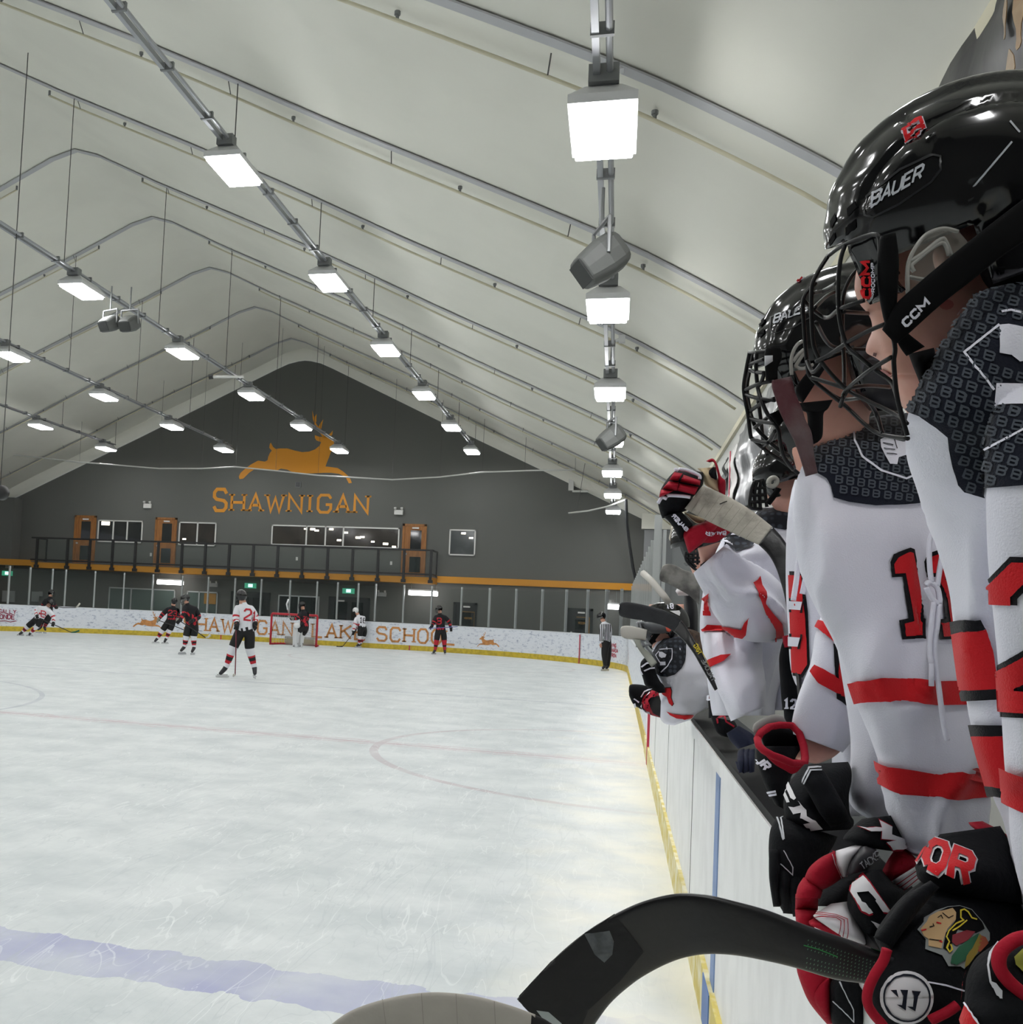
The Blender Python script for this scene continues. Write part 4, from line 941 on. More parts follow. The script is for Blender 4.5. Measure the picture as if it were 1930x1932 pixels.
# referee
r_, p, D_, b_ = skater('person in black and white striped referee shirt standing near the right corner', Z3, (1345, 1358),
  dict(hd=(1320,985), nk=(1335,1020), sl=(1325,1040,-.15), sr=(1365,1040,.15), el=(1320,1100,-.2), er=(1375,1095,.2), hl=(1315,1160,-.25), hr=(1372,1150,.2), pel=(1350,1160), pl=(1343,1172,-.1), pr=(1360,1172,.1), kl=(1340,1250,-.1), kr=(1362,1250,.1), al=(1342,1325,-.1), ar=(1362,1325,.1), tl=(1322,1342,-.2), tr=(1348,1342,.0)),
  M_jw, M_pants, (-.9, -.2), refshirt=True)
bv = bvh_of([b_]); pl_ = on_surface(bv, .006); mb = MB()
for i in range(7):
    x = 1305+i*12; X0, Y0 = Z3(x, 1030); X1, Y1 = Z3(x+3, 1150); ribbon(mb, [(X0, Y0), (X1, Y1)], 1.6, pl_, 1.2)
mb.build('shirt_stripes', M_jb, r_)
hd = at(*Z3(1313,1178), D=D_-.27)
skel('hand', {'w': (at(*Z3(1314,1160), D=D_-.27), .03), 'p': (hd, .035), 'f1': (hd+Vector((-.03,0,-.07)), .014), 'f2': (hd+Vector((-.01,0,-.085)), .014), 'f3': (hd+Vector((.012,0,-.08)), .013), 'f4': (hd+Vector((.032,0,-.065)), .012), 't': (hd+Vector((-.045,-.01,-.03)), .014)}, [('w','p'),('p','f1'),('p','f2'),('p','f3'),('p','f4'),('w','t')], [M_skin], lambda *a: 0, r_, 1)
# ================================================================ the players at the bench
ZA = lambda x, y: (1380+x/3.509, 400+y/3.509)          # reading windows of the photograph
ZC = lambda x, y: (1380+x/3.22, 900+y/3.22)
ZE = lambda x, y: (1130+x/3.22, 820+y/3.22)
ZQ = lambda x, y: (1390+x/7.72, 640+y/7.72)
ZG = lambda x, y: (1440+x/6.433, 1400+y/6.433)
ZH = lambda x, y: (1490+x/6.433, 1632+y/6.433)
ZW = lambda x, y: (1630+x/4.473, 1500+y/4.473)
ZK = lambda x, y: (1360+x/7.423, 1300+y/7.423)
ZN = lambda x, y: (1700+x/4.491, 520+y/4.491)
Z6 = lambda x, y: (1160+x/6.9, 1120+y/6.9)
ZF = lambda x, y: (1560+x/5.083, 440+y/5.083)
ZR = lambda x, y: (1160+x/8.04, 880+y/8.04)
def cloth(name, col, col2=None):
    M = mat(name, col, .85, bump=.22, bscale=420, spec=.2); b = M.node_tree.nodes['Principled BSDF']
    b.inputs['Sheen Weight'].default_value = .15; return M
C_w = cloth('jersey_white_cloth', '#e8e8f4'); C_r = cloth('jersey_red_cloth', '#cf1f26'); C_k = cloth('jersey_black_cloth', '#131318')
C_navy = cloth('yoke_cloth', '#141826'); C_b = cloth('yoke_letter_cloth', '#4a5059')
C_skin = mat('face_skin', '#dba795', .5, vary=.08, vscale=25, bump=.05, bscale=200)
C_skin.node_tree.nodes['Principled BSDF'].inputs['Subsurface Weight'].default_value = .1
C_blush = mat('blush_skin', '#c67a70', .55)
C_hel = mat('helmet_gloss', '#0b0b0e', .13, spec=.55, coat=.3); C_hm = mat('helmet_matte', '#131317', .4)
C_wire = mat('cage_black', '#09090c', .38, spec=.35); C_strap = mat('strap_black', '#060608', .75, spec=.15)
C_clear = mat('clear_plastic', '#c9c9c4', .12, alpha=.3, spec=.7); C_grey = mat('silver_print_and_highlight', '#b9bcc2', .4)
C_glv = mat('glove_black', '#0c0e12', .8, bump=.2, bscale=150, spec=.2); C_glr = mat('glove_red', '#a3142a', .75, bump=.2, bscale=120, spec=.2); C_glw = mat('glove_white', '#dad8dc', .5)
C_tan = mat('glove_palm', '#c9b693', .8, vary=.15, vscale=30); C_nvy = mat('navy_cloth', '#0b1430', .8, bump=.2, bscale=60)
C_tape = mat('grey_white_tape', '#b3aea2', .85, vary=.35, vscale=14, bump=.5, bscale=30)
C_carb = mat('carbon_black', '#101013', .35, bump=.1, bscale=60); C_tapek = mat('black_tape', '#0b0b0d', .75, vary=.3, vscale=12, bump=.3, bscale=40)
C_green = mat('green_print', '#2f8a45', .4); C_gd = mat('green_dot', '#4f6f5a', .5); C_yel = mat('yellow_print', '#d6c02a', .5)
def L(name, secs, M, parent, **k): return loft_px(name, secs, M, parent, **k)
def hs(rows, D, th): return [(xl, y, xr, y, D if not isinstance(D, (list, tuple)) else D[i], th if not isinstance(th, (list, tuple)) else th[i]) for i, (y, xl, xr) in enumerate(rows)]
def inside(x, y, P):
    c = False; j = len(P)-1
    for i in range(len(P)):
        if (P[i][1] > y) != (P[j][1] > y) and x < (P[j][0]-P[i][0])*(y-P[i][1])/(P[j][1]-P[i][1])+P[i][0]: c = not c
        j = i
    return c
def patch(name, poly, bv, M, parent, lift=.002, step=8):
    mb = MB(); fill(mb, poly, on_surface(bv, lift), step=step)
    return mb.build(name, M, parent, smooth=True) if mb.f else None
def strokes(name, lines, w, bv, M, parent, lift=.003, step=5, closed=False):
    if 1 < len(lines) < 6:
        for l in lines: strokes(name, [l], w, bv, M, parent, lift, step, closed)
        return None
    mb = MB(); pl = on_surface(bv, lift)
    for l in lines: ribbon(mb, l, w, pl, step, closed=closed)
    return mb.build(name, M, parent, smooth=True) if mb.f else None
def letters(name, txt, bv, o, ux, vy, h, w, gap, sw, M, parent, lift=.004, slant=0, step=3):
    """o: baseline start pixel, ux: unit along the text, vy: unit up the letter"""
    mb = MB(); g = frame2d(on_surface(bv, lift), o[0], o[1], ux[0], ux[1], vy[0], vy[1])
    word(mb, txt, g, h, w, gap, sw, slant=slant, step=step)
    return mb.build(name, M, parent, smooth=True) if mb.f else None
def b_pattern(poly, bv, parent, ang, cell, size, M=C_b, lift=.0032, avoid=()):
    mb = MB(); ca, sa = math.cos(ang), math.sin(ang); pl = on_surface(bv, lift)
    xs = [p[0] for p in poly]; ys = [p[1] for p in poly]; cx, cy = (min(xs)+max(xs))/2, (min(ys)+max(ys))/2
    R = int(max(max(xs)-min(xs), max(ys)-min(ys))/cell)+2
    for i in range(-R, R+1):
        for j in range(-R, R+1):
            a, b = (i+(j % 2)*.5)*cell*1.15, j*cell*.95
            x, y = cx+a*ca-b*sa, cy+a*sa+b*ca
            if all(inside(x+dx, y+dy, poly) for dx, dy in ((0,0),(size*.5,0),(-size*.4,0),(0,size*.5),(0,-size*.5))) and not any(inside(x, y, q) for q in avoid):
                g = frame2d(pl, x-size*.5*ca-size*.4*sa*-1*-1, y-size*.5*sa+size*.4*ca, ca, sa, sa, -ca)
                word(mb, 'B', g, size*.8, size*.75, 0, size*.2, step=size)
    return mb.build('letter_pattern', M, parent) if mb.f else None
# ---- helmets and cages
def helmet(c_px, D, f2, parent, k=1.0, n=56, M=None, brow=.02):
    c = at(*c_px, D=D); v = (c-CAM).normalized(); e1 = (rt-v*rt.dot(v)).normalized(); e2 = v.cross(e1)*-1
    if e2.dot(up) < 0: e2 = -e2
    fwd = (e1*f2[0]-e2*f2[1]).normalized(); upv = (e1*(f2[1])*-1*-1+e2*0).normalized() if False else None
    upv = v.cross(fwd)
    if upv.dot(e2) < 0: upv = -upv
    sd = -v; rr = (.108*k, .155*k, .135*k)
    mb = MB(); R = n//2+8
    def sp(th, ph):
        l = Vector((math.sin(th)*math.cos(ph), math.sin(th)*math.sin(ph), math.cos(th)))
        # boxier sides, flat temples
        q = Vector((math.copysign(abs(l.x)**.85, l.x), l.y, l.z))
        h = 0
        band = max(0, 1-abs(l.x)/.30); fd = max(0, 1-max(0, l.y)**3*1.2); h += .007*min(1, band*3)*fd                       # raised centre band
        s1 = abs(abs(l.x)-.62-.12*l.y); h -= .006*fd*max(0, 1-s1/.05) if -.75 < l.y < .75 else 0   # long groove
        if l.y > .45 and abs(l.x) < .75: h += .0008*math.sin(l.z*24)
        g2 = abs(l.y+.12-.35*l.z); h -= .005*max(0, 1-g2/.035) if abs(l.x) > .3 else 0
        return c+sd*(q.x*(rr[0]+h))+fwd*(q.y*(rr[1]+h))+upv*(q.z*(rr[2]+h)), l
    for i in range(R+1):
        for j in range(n):
            p, l = sp(math.pi*i/R, 2*math.pi*j/n); mb.v.append(p)
    for i in range(R):
        for j in range(n):
            _, l = sp(math.pi*(i+.5)/R, 2*math.pi*(j+.5)/n); y, z = l.y, l.z
            lim = brow/.135 if y > .78 else -.42 if y > .56 else -.10 if y > -.02 else -.62
            if z < lim: continue
            mb.f.append((i*n+j, (i+1)*n+j, (i+1)*n+(j+1) % n, i*n+(j+1) % n)); mb.mi.append(0)
    o = mb.build('helmet', M or C_hel, parent, smooth=True, solid=.006)
    return o, bvh_of([o]), (c, sd, fwd, upv)
def wires(name, lines, D, r, parent, M=C_wire, smooth_=5):
    mb = MB()
    for l in lines:
        P = [q if len(q) > 2 else (q[0], q[1], 0.0) for q in l]
        P = catmull(P, smooth_) if len(P) > 2 else P
        mb.tube([at(q[0], q[1], D=D+q[2]) for q in P], r, 7)
    return mb.build(name, M, parent, smooth=True)
def head_px(name, prof, D, th, M, parent, n=40, steps=5):
    """head and neck: prof rows (y, x of the face edge, x of the back edge, nose reach in px, slope of the row)"""
    S = catmull([tuple(r) for r in prof], steps); mb = MB(); K = len(S)
    for i, (y, xl, xr, nz) in enumerate(S):
        c = at((xl+xr)/2, y, D=D); a = (at(xr, y, D=D)-at(xl, y, D=D))*.5; b = -(c-CAM).normalized()*th
        t = i/(K-1); env = math.sqrt(max(.05, 1-(2*t-1)**6))
        for j in range(n):
            u = 2*math.pi*j/n; cu, su = math.cos(u), math.sin(u)
            p = c+a*math.copysign(abs(cu)**.85, cu)+b*math.copysign(abs(su)**.85, su)*env
            if cu < 0 and nz: 
                w_ = math.exp(-(su/.20)**2); p = p-a.normalized()*(nz/F*D)*w_
            mb.v.append(p)
    for i in range(K-1):
        for j in range(n): mb.f.append((i*n+j, i*n+(j+1) % n, (i+1)*n+(j+1) % n, (i+1)*n+j)); mb.mi.append(0)
    mb.f += [tuple(range(n))[::-1], tuple(range((K-1)*n, K*n))]; mb.mi += [0, 0]
    return mb.build(name, M, parent, smooth=True)
def person(D, x, y, label):
    p = at(x, y, D=D); return thing('person', (p.x, p.y, .3), label, 'person', 'players in white jerseys along the bench')
def ball(name, p_px, D, r, M, parent, sq=(1, 1, 1)):
    c = at(*p_px, D=D); v = (c-CAM).normalized(); s_ = v.cross(Vector((0,0,1))).normalized(); return ell(name, c, (s_, v, s_.cross(v)), (r*sq[0], r*sq[1], r*sq[2]), M, parent, 18)
def stripes(name, bv, rows, M, parent, lift=.007):
    """rows: list of polygons in pixels"""
    for poly in rows: patch(name, poly, bv, M, parent, lift, 5)
# ================================================================ 1: nearest player
P1 = person(1.35, 1900, 1200, 'person nearest the camera, black helmet and white number 2 sleeve at the right edge')
b1 = head_px('body', [(400,1640,2020,0),(480,1622,2030,0),(540,1612,2030,0),(571,1621,2025,0),(590,1636,1950,0),(606,1646,1900,2),(625,1652,1870,7),(642,1654,1855,16),(655,1656,1846,22),(666,1657,1838,22),(675,1661,1832,10),(684,1663,1826,0),(694,1663,1820,0),(704,1668,1815,0),(708,1676,1812,0),(716,1674,1808,0),(730,1686,1804,0),(752,1692,1800,0),(772,1706,1800,0),(790,1722,1800,0),(815,1745,1800,0)], 1.22, .085, C_skin, P1)
bvb = bvh_of([b1])
patch('cheek_blush', [(1785+14*math.cos(t), 575+10*math.sin(t)) for t in [i*.52 for i in range(12)]], bvb, C_blush, P1, .0006, 5)
patch('nostril', [(1651,664),(1658,666),(1655,671),(1649,669)], bvb, mat('nostril_dark', '#5c2f2c'), P1, .002, 0)
ball('eye', (1668, 588), 1.19, .009, mat('eye_white', '#cfc8c4', .2), P1)
patch('lips', [(1664,696),(1673,698),(1684,706),(1676,710),(1668,706)], bvb, mat('lip', '#a9635e', .5), P1, .002, 4)
# jersey
j1 = L('jersey', [(1842,555,2080,500,1.09,.07),(1795,628,2160,600,1.10,.11),(1758,692,2200,690,1.11,.13),(1718,775,2220,780,1.13,.15),(1713,850,2225,850,1.18,.17),(1731,920,2225,920,1.22,.19),(1760,1000,2225,1000,1.27,.2),(1790,1090,2225,1090,1.29,.2),(1804,1170,2225,1170,1.3,.2),(1822,1290,2225,1290,1.3,.2),(1838,1370,2225,1370,1.3,.2),(1870,1485,2225,1485,1.3,.2),(1905,1580,2225,1580,1.3,.2),(1930,1750,2225,1750,1.3,.2)], C_w, P1, n=72, steps=8, amp=.026, fr=12, seed=3, calm=.3)
s1 = L('sleeve', [(1885,660,2150,620,1.08,.04),(1868,760,2160,740,1.05,.08),(1861,850,2160,850,1.04,.09),(1860,925,2155,925,1.04,.10),(1864,1055,2150,1055,1.05,.10),(1876,1180,2150,1180,1.06,.10),(1886,1288,2150,1288,1.08,.10),(1896,1440,2150,1440,1.10,.11),(1904,1500,2150,1500,1.12,.11),(1909,1594,2150,1594,1.12,.11),(1930,1690,2140,1690,1.12,.1),(1965,1760,2120,1760,1.12,.07)], C_w, P1, n=48, steps=8, amp=.008, fr=10, seed=9)
bj = bvh_of([j1, s1]); bjt = bvh_of([j1])
YK1 = [(1835,530),(1790,598),(1760,650),(1735,700),(1714,760),(1717,777),(1740,785),(1770,805),(1790,822),(1793,850),(1800,885),(1808,912),(1820,925),(1859,937),(1862,921),(1945,915),(1945,480),(1900,500)]
patch('yoke', YK1, bj, C_navy, P1, .003, 6)
em1 = [(1885,617),(1888,612),(1945,620),(1945,700),(1883,690)]; em2 = [(1872,725),(1945,722),(1945,770),(1870,775)]
b_pattern([p for p in YK1], bj, P1, .30, 23, 19, lift=.0045, avoid=(em1, em2))
strokes('shield_outline', [[(1945,600),(1905,590),(1890,593)],[(1886,617),(1823,668),(1872,737)],[(1865,850),(1945,805)]], 4.2, bj, C_w, P1, .0045)
patch('shield_emblem', [(1886,618),(1900,616),(1945,624),(1945,680),(1920,684),(1905,672),(1883,668)], bj, C_w, P1, .0045, 8)
patch('shield_emblem', [(1876,725),(1945,725),(1945,768),(1885,768),(1871,778)], bj, C_w, P1, .0045, 8)
# torso stripes
def band(pts): return pts
stripes('jersey_stripe', bjt, [[(1803,1172),(1848,1166),(1858,1185),(1806,1196)],[(1820,1302),(1884,1298),(1886,1318),(1825,1322)],[(1838,1366),(1890,1366),(1893,1386),(1843,1388)],[(1868,1480),(1900,1484),(1903,1500),(1873,1500)]], C_k, P1)
stripes('jersey_stripe', bjt, [[(1806,1196),(1858,1185),(1875,1230),(1886,1298),(1820,1302)],[(1843,1388),(1895,1386),(1900,1484),(1868,1480)]], C_r, P1)
bs1 = bvh_of([s1])
letters('sleeve_number', '2', bs1, (1898,1322), (1,.03), (-.04,-1), 242, 170, 0, 62, C_k, P1, .002)
letters('sleeve_number', '2', bs1, (1898,1322), (1,.03), (-.04,-1), 242, 170, 0, 42, C_r, P1, .004)
stripes('sleeve_stripe', bs1, [[(1898,1448),(1945,1462),(1945,1535),(1903,1515)]], C_r, P1)
# helmet
h1, bh1, ax1 = helmet((1828,398), 1.12, (-.9,.43), P1, .93, n=96)
letters('helmet_lettering', 'BAUER', bh1, (1647,391), (.86,-.5), (.12,-1), 24, 17.5, 5, 5.2, C_grey, P1, .0045, slant=.15, step=2)
strokes('label_recess', [[(1638,372),(1700,322),(1758,295),(1772,298),(1776,322),(1758,345),(1700,385),(1650,410),(1637,405),(1635,385)]], 4, bh1, C_hm, P1, .004, step=3, closed=True)
def Bmark(bv, o, u, v, h, w, par, k):
    letters('helmet_badge', 'B', bv, o, u, v, h, w, 0, h*.34, C_w, par, .004*k, step=2.5); letters('helmet_badge', 'B', bv, o, u, v, h, w, 0, h*.23, C_r, par, .006*k, step=2.5)
Bmark(bh1, (1715,271), (.80,-.62), (-.2,-.60), 34, 38, P1, 1)
for k_, pts in enumerate((((1603,395),(1618,380),(1620,392),(1604,410)), ((1600,428),(1618,412),(1618,428),(1601,445)), ((1572,418),(1582,402),(1583,416),(1573,432)), ((1570,452),(1580,436),(1582,448),(1572,465)))):
    patch('front_vent', list(pts), bh1, C_strap, P1, .004, 3)
strokes('shell_groove', [[(1930,235),(1880,205),(1830,205),(1790,235),(1740,260),(1690,300)],[(1842,350),(1880,300),(1912,270)],[(1660,470),(1690,440),(1730,420),(1790,400),(1930,330)]], 7, bh1, C_hm, P1, .0025)
strokes('groove_highlight', [[(1904,232),(1922,253)],[(1838,352),(1908,270)]], 3.5, bh1, C_grey, P1, .004)  # pale strokes paint a highlight along the shell grooves
ell('helmet_liner', ax1[0], ax1[1:], (.09, .13, .11), C_strap, P1, 28, cut=lambda l: l.z > .12 or (l.y < -.45 and l.z > -.5))
L('nape_pad', [(1840,450,1960,400,1.15,.08),(1850,520,1960,500,1.15,.08),(1880,560,1990,560,1.16,.07)], C_strap, P1)
# ear and clear ear guard
mb = MB()
ear = L('ear', [(1768,462,1785,458,1.10,.012),(1760,480,1790,476,1.10,.016),(1762,500,1788,497,1.10,.014),(1770,518,1782,518,1.11,.008)], C_skin, P1)
wires('ear_guard', [[ZA(1170,560),ZA(1165,420),ZA(1175,330),ZA(1215,240),ZA(1290,150),ZA(1400,110),ZA(1500,130)],[ZA(1180,330),ZA(1270,270),ZA(1385,180),ZA(1420,200),ZA(1455,290)],[ZA(1180,430),ZA(1260,445),ZA(1300,440),ZA(1400,370)],[ZA(1210,395),ZA(1195,370),ZA(1210,335),ZA(1390,205),ZA(1440,290)],[ZA(1165,565),ZA(1225,570)]], 1.035, .0022, P1, mat('clear_edge', '#b5b3ae', .2, alpha=.75))
mb = MB(); fill(mb, [ZA(*q) for q in ((1170,560),(1165,420),(1175,330),(1215,240),(1290,150),(1400,110),(1500,130),(1560,200),(1480,330),(1400,370),(1270,445),(1230,560))], lambda x, y: at(x, y, D=1.04), step=12)
mb.build('ear_guard_panel', mat('clear_sheet', '#b9b6ae', .1, alpha=.22, spec=.8), P1, solid=.002)
# straps
L('chin_strap', [(1935,372,1975,428,1.0,.004),(1862,428,1898,478,1.0,.004),(1800,478,1835,528,1.01,.004),(1740,528,1775,575,1.02,.004),(1686,578,1716,628,1.03,.005),(1664,622,1690,650,1.04,.005)], C_strap, P1, n=16, steps=4)
sb = bvh_of([o for o in P1.children if o.name.startswith('chin_strap')])
letters('strap_lettering', 'CCM', sb, (1709,616), (.72,-.70), (-.62,-.74), 13, 15, 5, 4.6, C_w, P1, .002, slant=0, step=4)
L('chin_strap', [(1684,622,1700,618,1.04,.005),(1696,652,1722,636,1.05,.006),(1710,672,1745,654,1.06,.008)], C_strap, P1, n=16, steps=4)
L('chin_cup', [(1714,668,1762,656,1.09,.02),(1722,690,1764,668,1.09,.03),(1732,715,1758,690,1.10,.03),(1736,728,1745,715,1.10,.02)], C_strap, P1, n=20, steps=4)
L('cage_clip', [(1660,446,1690,438,1.03,.012),(1655,490,1696,488,1.03,.012),(1656,540,1694,545,1.03,.012),(1664,590,1690,600,1.04,.01),(1672,620,1686,640,1.04,.008)], C_strap, P1, n=16, steps=4)
L('cage_label', [(1625,492,1648,489,1.03,.004),(1624,530,1650,530,1.03,.004),(1628,563,1650,560,1.03,.004)], C_strap, P1, n=16, steps=3)
lb = bvh_of([o for o in P1.children if o.name.startswith('cage_label')])
letters('label_lettering', 'CCM', lb, (1640,562), (-.02,-1), (-1,0), 11, 17, 5, 4.6, C_r, P1, .002, step=4)
letters('label_lettering', 'PROCOMP', lb, (1647,561), (-.02,-1), (-1,0), 4.5, 6.5, 2.6, 1.6, C_w, P1, .002, step=4)
cg = [[ZA(640,290)+(.1,),ZA(755,212)+(.05,),ZA(960,150),ZA(985,285),ZA(1010,560),ZA(1080,870),ZA(1075,1000),ZA(1100,1240),ZA(1165,1480)],
 [ZA(755,212)+(.05,),ZA(725,300)+(.05,),ZA(708,430)+(.05,),ZA(708,600)+(.05,),ZA(722,740)+(.05,),ZA(765,880)+(.05,),ZA(850,960)+(.04,),ZA(960,1050)+(.04,),ZA(1060,1130)+(.02,),ZA(1100,1240)],
 [ZA(640,290)+(.1,),ZA(560,420)+(.1,),ZA(530,520)+(.1,),ZA(535,800)+(.1,),ZA(560,930)+(.1,),ZA(640,1050)+(.1,),ZA(760,1170)+(.1,),ZA(900,1250)+(.08,),ZA(1100,1345)+(.04,),ZA(1160,1400)],
 [ZA(560,470)+(.14,),ZA(478,570)+(.14,),ZA(480,750)+(.14,),ZA(500,1000)+(.14,),ZA(525,1095)+(.14,),ZA(640,1195)+(.13,),ZA(760,1290)+(.12,),ZA(900,1420)+(.1,),ZA(1000,1475)+(.08,),ZA(1170,1500)+(.04,)],
 [ZA(900,330)+(.16,),ZA(800,420)+(.17,),ZA(740,560)+(.18,),ZA(735,760)+(.18,),ZA(745,1000)+(.17,),ZA(745,1150)+(.16,)],
 [ZA(530,540)+(.1,),ZA(610,520)+(.14,),ZA(700,470)+(.05,)], [ZA(480,590)+(.14,),ZA(620,700)+(.16,),ZA(720,640)+(.05,),ZA(880,585)+(.02,)],
 [ZA(545,640)+(.1,),ZA(640,550)+(.16,),ZA(720,520)+(.17,)], [ZA(735,660)+(.05,),ZA(840,668)+(.1,),ZA(925,672)+(.17,)],
 [ZA(560,990)+(.1,),ZA(660,935)+(.08,),ZA(765,865)+(.05,),ZA(900,790)+(.02,),ZA(1020,740)],
 [ZA(500,980)+(.14,),ZA(540,1060)+(.12,),ZA(600,1000)+(.1,)], [ZA(735,1235)+(.1,),ZA(760,1180)+(.1,),ZA(900,1060)+(.04,),ZA(1060,960)],
 [ZA(525,1095)+(.14,),ZA(640,1130)+(.12,),ZA(760,1170)+(.1,)], [ZA(765,1170)+(.1,),ZA(900,1150)+(.12,),ZA(1050,1160)+(.17,)],
 [ZA(720,1290)+(.12,),ZA(740,1230)+(.11,),ZA(770,1175)+(.1,)], [ZA(640,1195)+(.13,),ZA(730,1240)+(.14,),ZA(860,1230)+(.1,)],
 [ZA(905,1250)+(.08,),ZA(960,1340)+(.1,),ZA(1000,1475)+(.08,)], [ZA(560,730)+(.1,),ZA(640,870)+(.16,),ZA(740,905)+(.18,),ZA(900,910)+(.18,)]]
wires('face_cage', cg, 1.05, .0024, P1)
# ================================================================ 2: second player
P2 = person(1.9, 1700, 1200, 'person in second place along the bench, white number 11 jersey with long white laces')
b2 = head_px('body', [(600,1470,1700,0),(660,1462,1705,0),(700,1460,1705,0),(722,1468,1700,3),(740,1474,1665,9),(752,1476,1658,11),(760,1480,1652,2),(775,1480,1645,0),(786,1484,1640,0),(800,1488,1640,0),(822,1498,1640,0),(850,1520,1650,0),(900,1560,1690,0)], 1.82, .08, C_skin, P2)
L('jersey', [(1600,800,1800,790,2.12,.1),(1570,850,1840,850,2.12,.16),(1560,950,1850,950,2.12,.18),(1565,1100,1850,1100,2.12,.18),(1585,1250,1850,1250,2.12,.18),(1603,1380,1850,1380,2.12,.18),(1604,1460,1850,1460,2.12,.18),(1601,1500,1850,1500,2.12,.18),(1612,1525,1850,1530,2.12,.17),(1640,1545,1840,1550,2.12,.15)], C_w, P2, n=56, steps=8, amp=.03, fr=9, seed=5)
s2 = L('sleeve', [(1610,795,1740,780,1.92,.06),(1558,822,1790,800,1.86,.1),(1524,862,1800,850,1.80,.12),(1504,905,1815,900,1.78,.125),(1496,960,1825,955,1.77,.125),(1499,1010,1832,1005,1.76,.125),(1513,1080,1838,1075,1.76,.125),(1543,1150,1842,1145,1.76,.125),(1578,1220,1846,1215,1.76,.125),(1606,1300,1850,1300,1.76,.125),(1636,1380,1857,1380,1.76,.12),(1657,1440,1862,1445,1.76,.12),(1667,1500,1866,1505,1.76,.115),(1682,1550,1862,1560,1.76,.11),(1698,1588,1845,1600,1.76,.1),(1722,1612,1800,1622,1.77,.07),(1745,1620,1775,1624,1.78,.03)], C_w, P2, n=64, steps=8, amp=.034, fr=12, seed=14, calm=.24)
bs2 = bvh_of([s2])
YK2 = [(1524,862),(1545,835),(1562,818),(1590,800),(1620,785),(1700,775),(1740,780),(1742,900),(1756,945),(1740,949),(1700,953),(1650,955),(1600,948),(1572,940),(1568,920),(1560,905),(1540,893),(1532,880)]
patch('yoke', YK2, bs2, C_navy, P2, .005, 5)
b_pattern(YK2, bs2, P2, .12, 17.5, 15, lift=.0075)
strokes('shield_outline', [[(1610,795),(1612,840),(1625,868),(1660,892),(1703,906),(1735,893)]], 3.6, bs2, C_w, P2, .009)
patch('fist_emblem', [(1659,838),(1668,834),(1684,838),(1700,842),(1742,838),(1742,860),(1705,864),(1690,868),(1686,880),(1674,880),(1666,866),(1660,852)], bs2, C_w, P2, .009, 5)
strokes('fist_lines', [[(1663,846),(1682,850)],[(1664,856),(1684,858)],[(1668,864),(1686,865)],[(1684,838),(1688,856)]], 1.6, bs2, C_navy, P2, .011)
one = [(1683,1045),(1714,1033),(1722,1036),(1745,1166),(1749,1168),(1750,1204),(1700,1206),(1694,1170),(1712,1166),(1700,1088),(1681,1089),(1677,1060)]
one2 = [(1690,1052),(1712,1041),(1718,1043),(1741,1172),(1745,1175),(1745,1198),(1706,1200),(1702,1176),(1719,1172),(1705,1081),(1686,1082),(1683,1064)]
sh = lambda P, dx, dy: [(x+dx, y+dy) for x, y in P]
patch('sleeve_number', one, bs2, C_k, P2, .004, 5); patch('sleeve_number', one2, bs2, C_r, P2, .006, 5)
patch('sleeve_number', sh(one, 68, 0), bs2, C_k, P2, .004, 5); patch('sleeve_number', sh(one2, 68, 0), bs2, C_r, P2, .006, 5)
stripes('sleeve_stripe', bs2, [[(1606,1288),(1640,1280),(1663,1279),(1760,1284),(1860,1284),(1860,1330),(1760,1329),(1663,1321),(1640,1322),(1618,1326)],[(1656,1434),(1680,1444),(1720,1450),(1770,1460),(1870,1456),(1870,1503),(1800,1506),(1750,1500),(1700,1495),(1664,1478)]], C_r, P2)
wires('neck_lace', [[ZC(1265,300),ZC(1215,350),ZC(1200,430),ZC(1205,560),ZC(1215,640)],[ZC(1275,320),ZC(1285,430),ZC(1265,560),ZC(1250,660)],[ZC(1180,655),ZC(1200,640),ZC(1245,665),ZC(1262,720),ZC(1262,770),ZC(1220,740),ZC(1180,670)],[ZC(1230,760),ZC(1215,900),ZC(1205,1050),ZC(1215,1130)],[ZC(1262,770),ZC(1250,900),ZC(1235,1050),ZC(1262,1300),ZC(1290,1500),ZC(1312,1600)],[ZC(1215,1130),ZC(1215,1270)]], 1.62, .0042, P2, C_w)
h2, bh2, ax2 = helmet((1596,655), 1.75, (-.93,.37), P2, .955, n=72)
letters('helmet_lettering', 'BAUER', bh2, (1463,611), (.93,-.34), (.10,-1), 14, 11, 3, 3, C_grey, P2, .005, slant=.15, step=1.5)
strokes('label_recess', [[(1457,600),(1500,583),(1525,580),(1530,600),(1500,618),(1465,629),(1456,622)]], 2.5, bh2, C_hm, P2, .004, step=2, closed=True)
Bmark(bh2, (1508,534), (.75,-.66), (-.1,-.55), 21, 26, P2, 1.2)
for pts in (((1436,612),(1446,600),(1446,610),(1437,620)), ((1434,630),(1446,620),(1446,630),(1435,640))): patch('front_vent', list(pts), bh2, C_strap, P2, .005, 2)
ell('helmet_liner', ax2[0], ax2[1:], (.09, .13, .11), C_strap, P2, 24, cut=lambda l: l.z > .12 or (l.y < -.45 and l.z > -.5))
L('nape_pad', [(1600,600,1720,590,1.72,.06),(1596,650,1730,650,1.71,.07),(1602,700,1730,700,1.71,.07),(1618,745,1720,745,1.72,.06),(1640,775,1700,775,1.74,.04)], C_hm, P2)
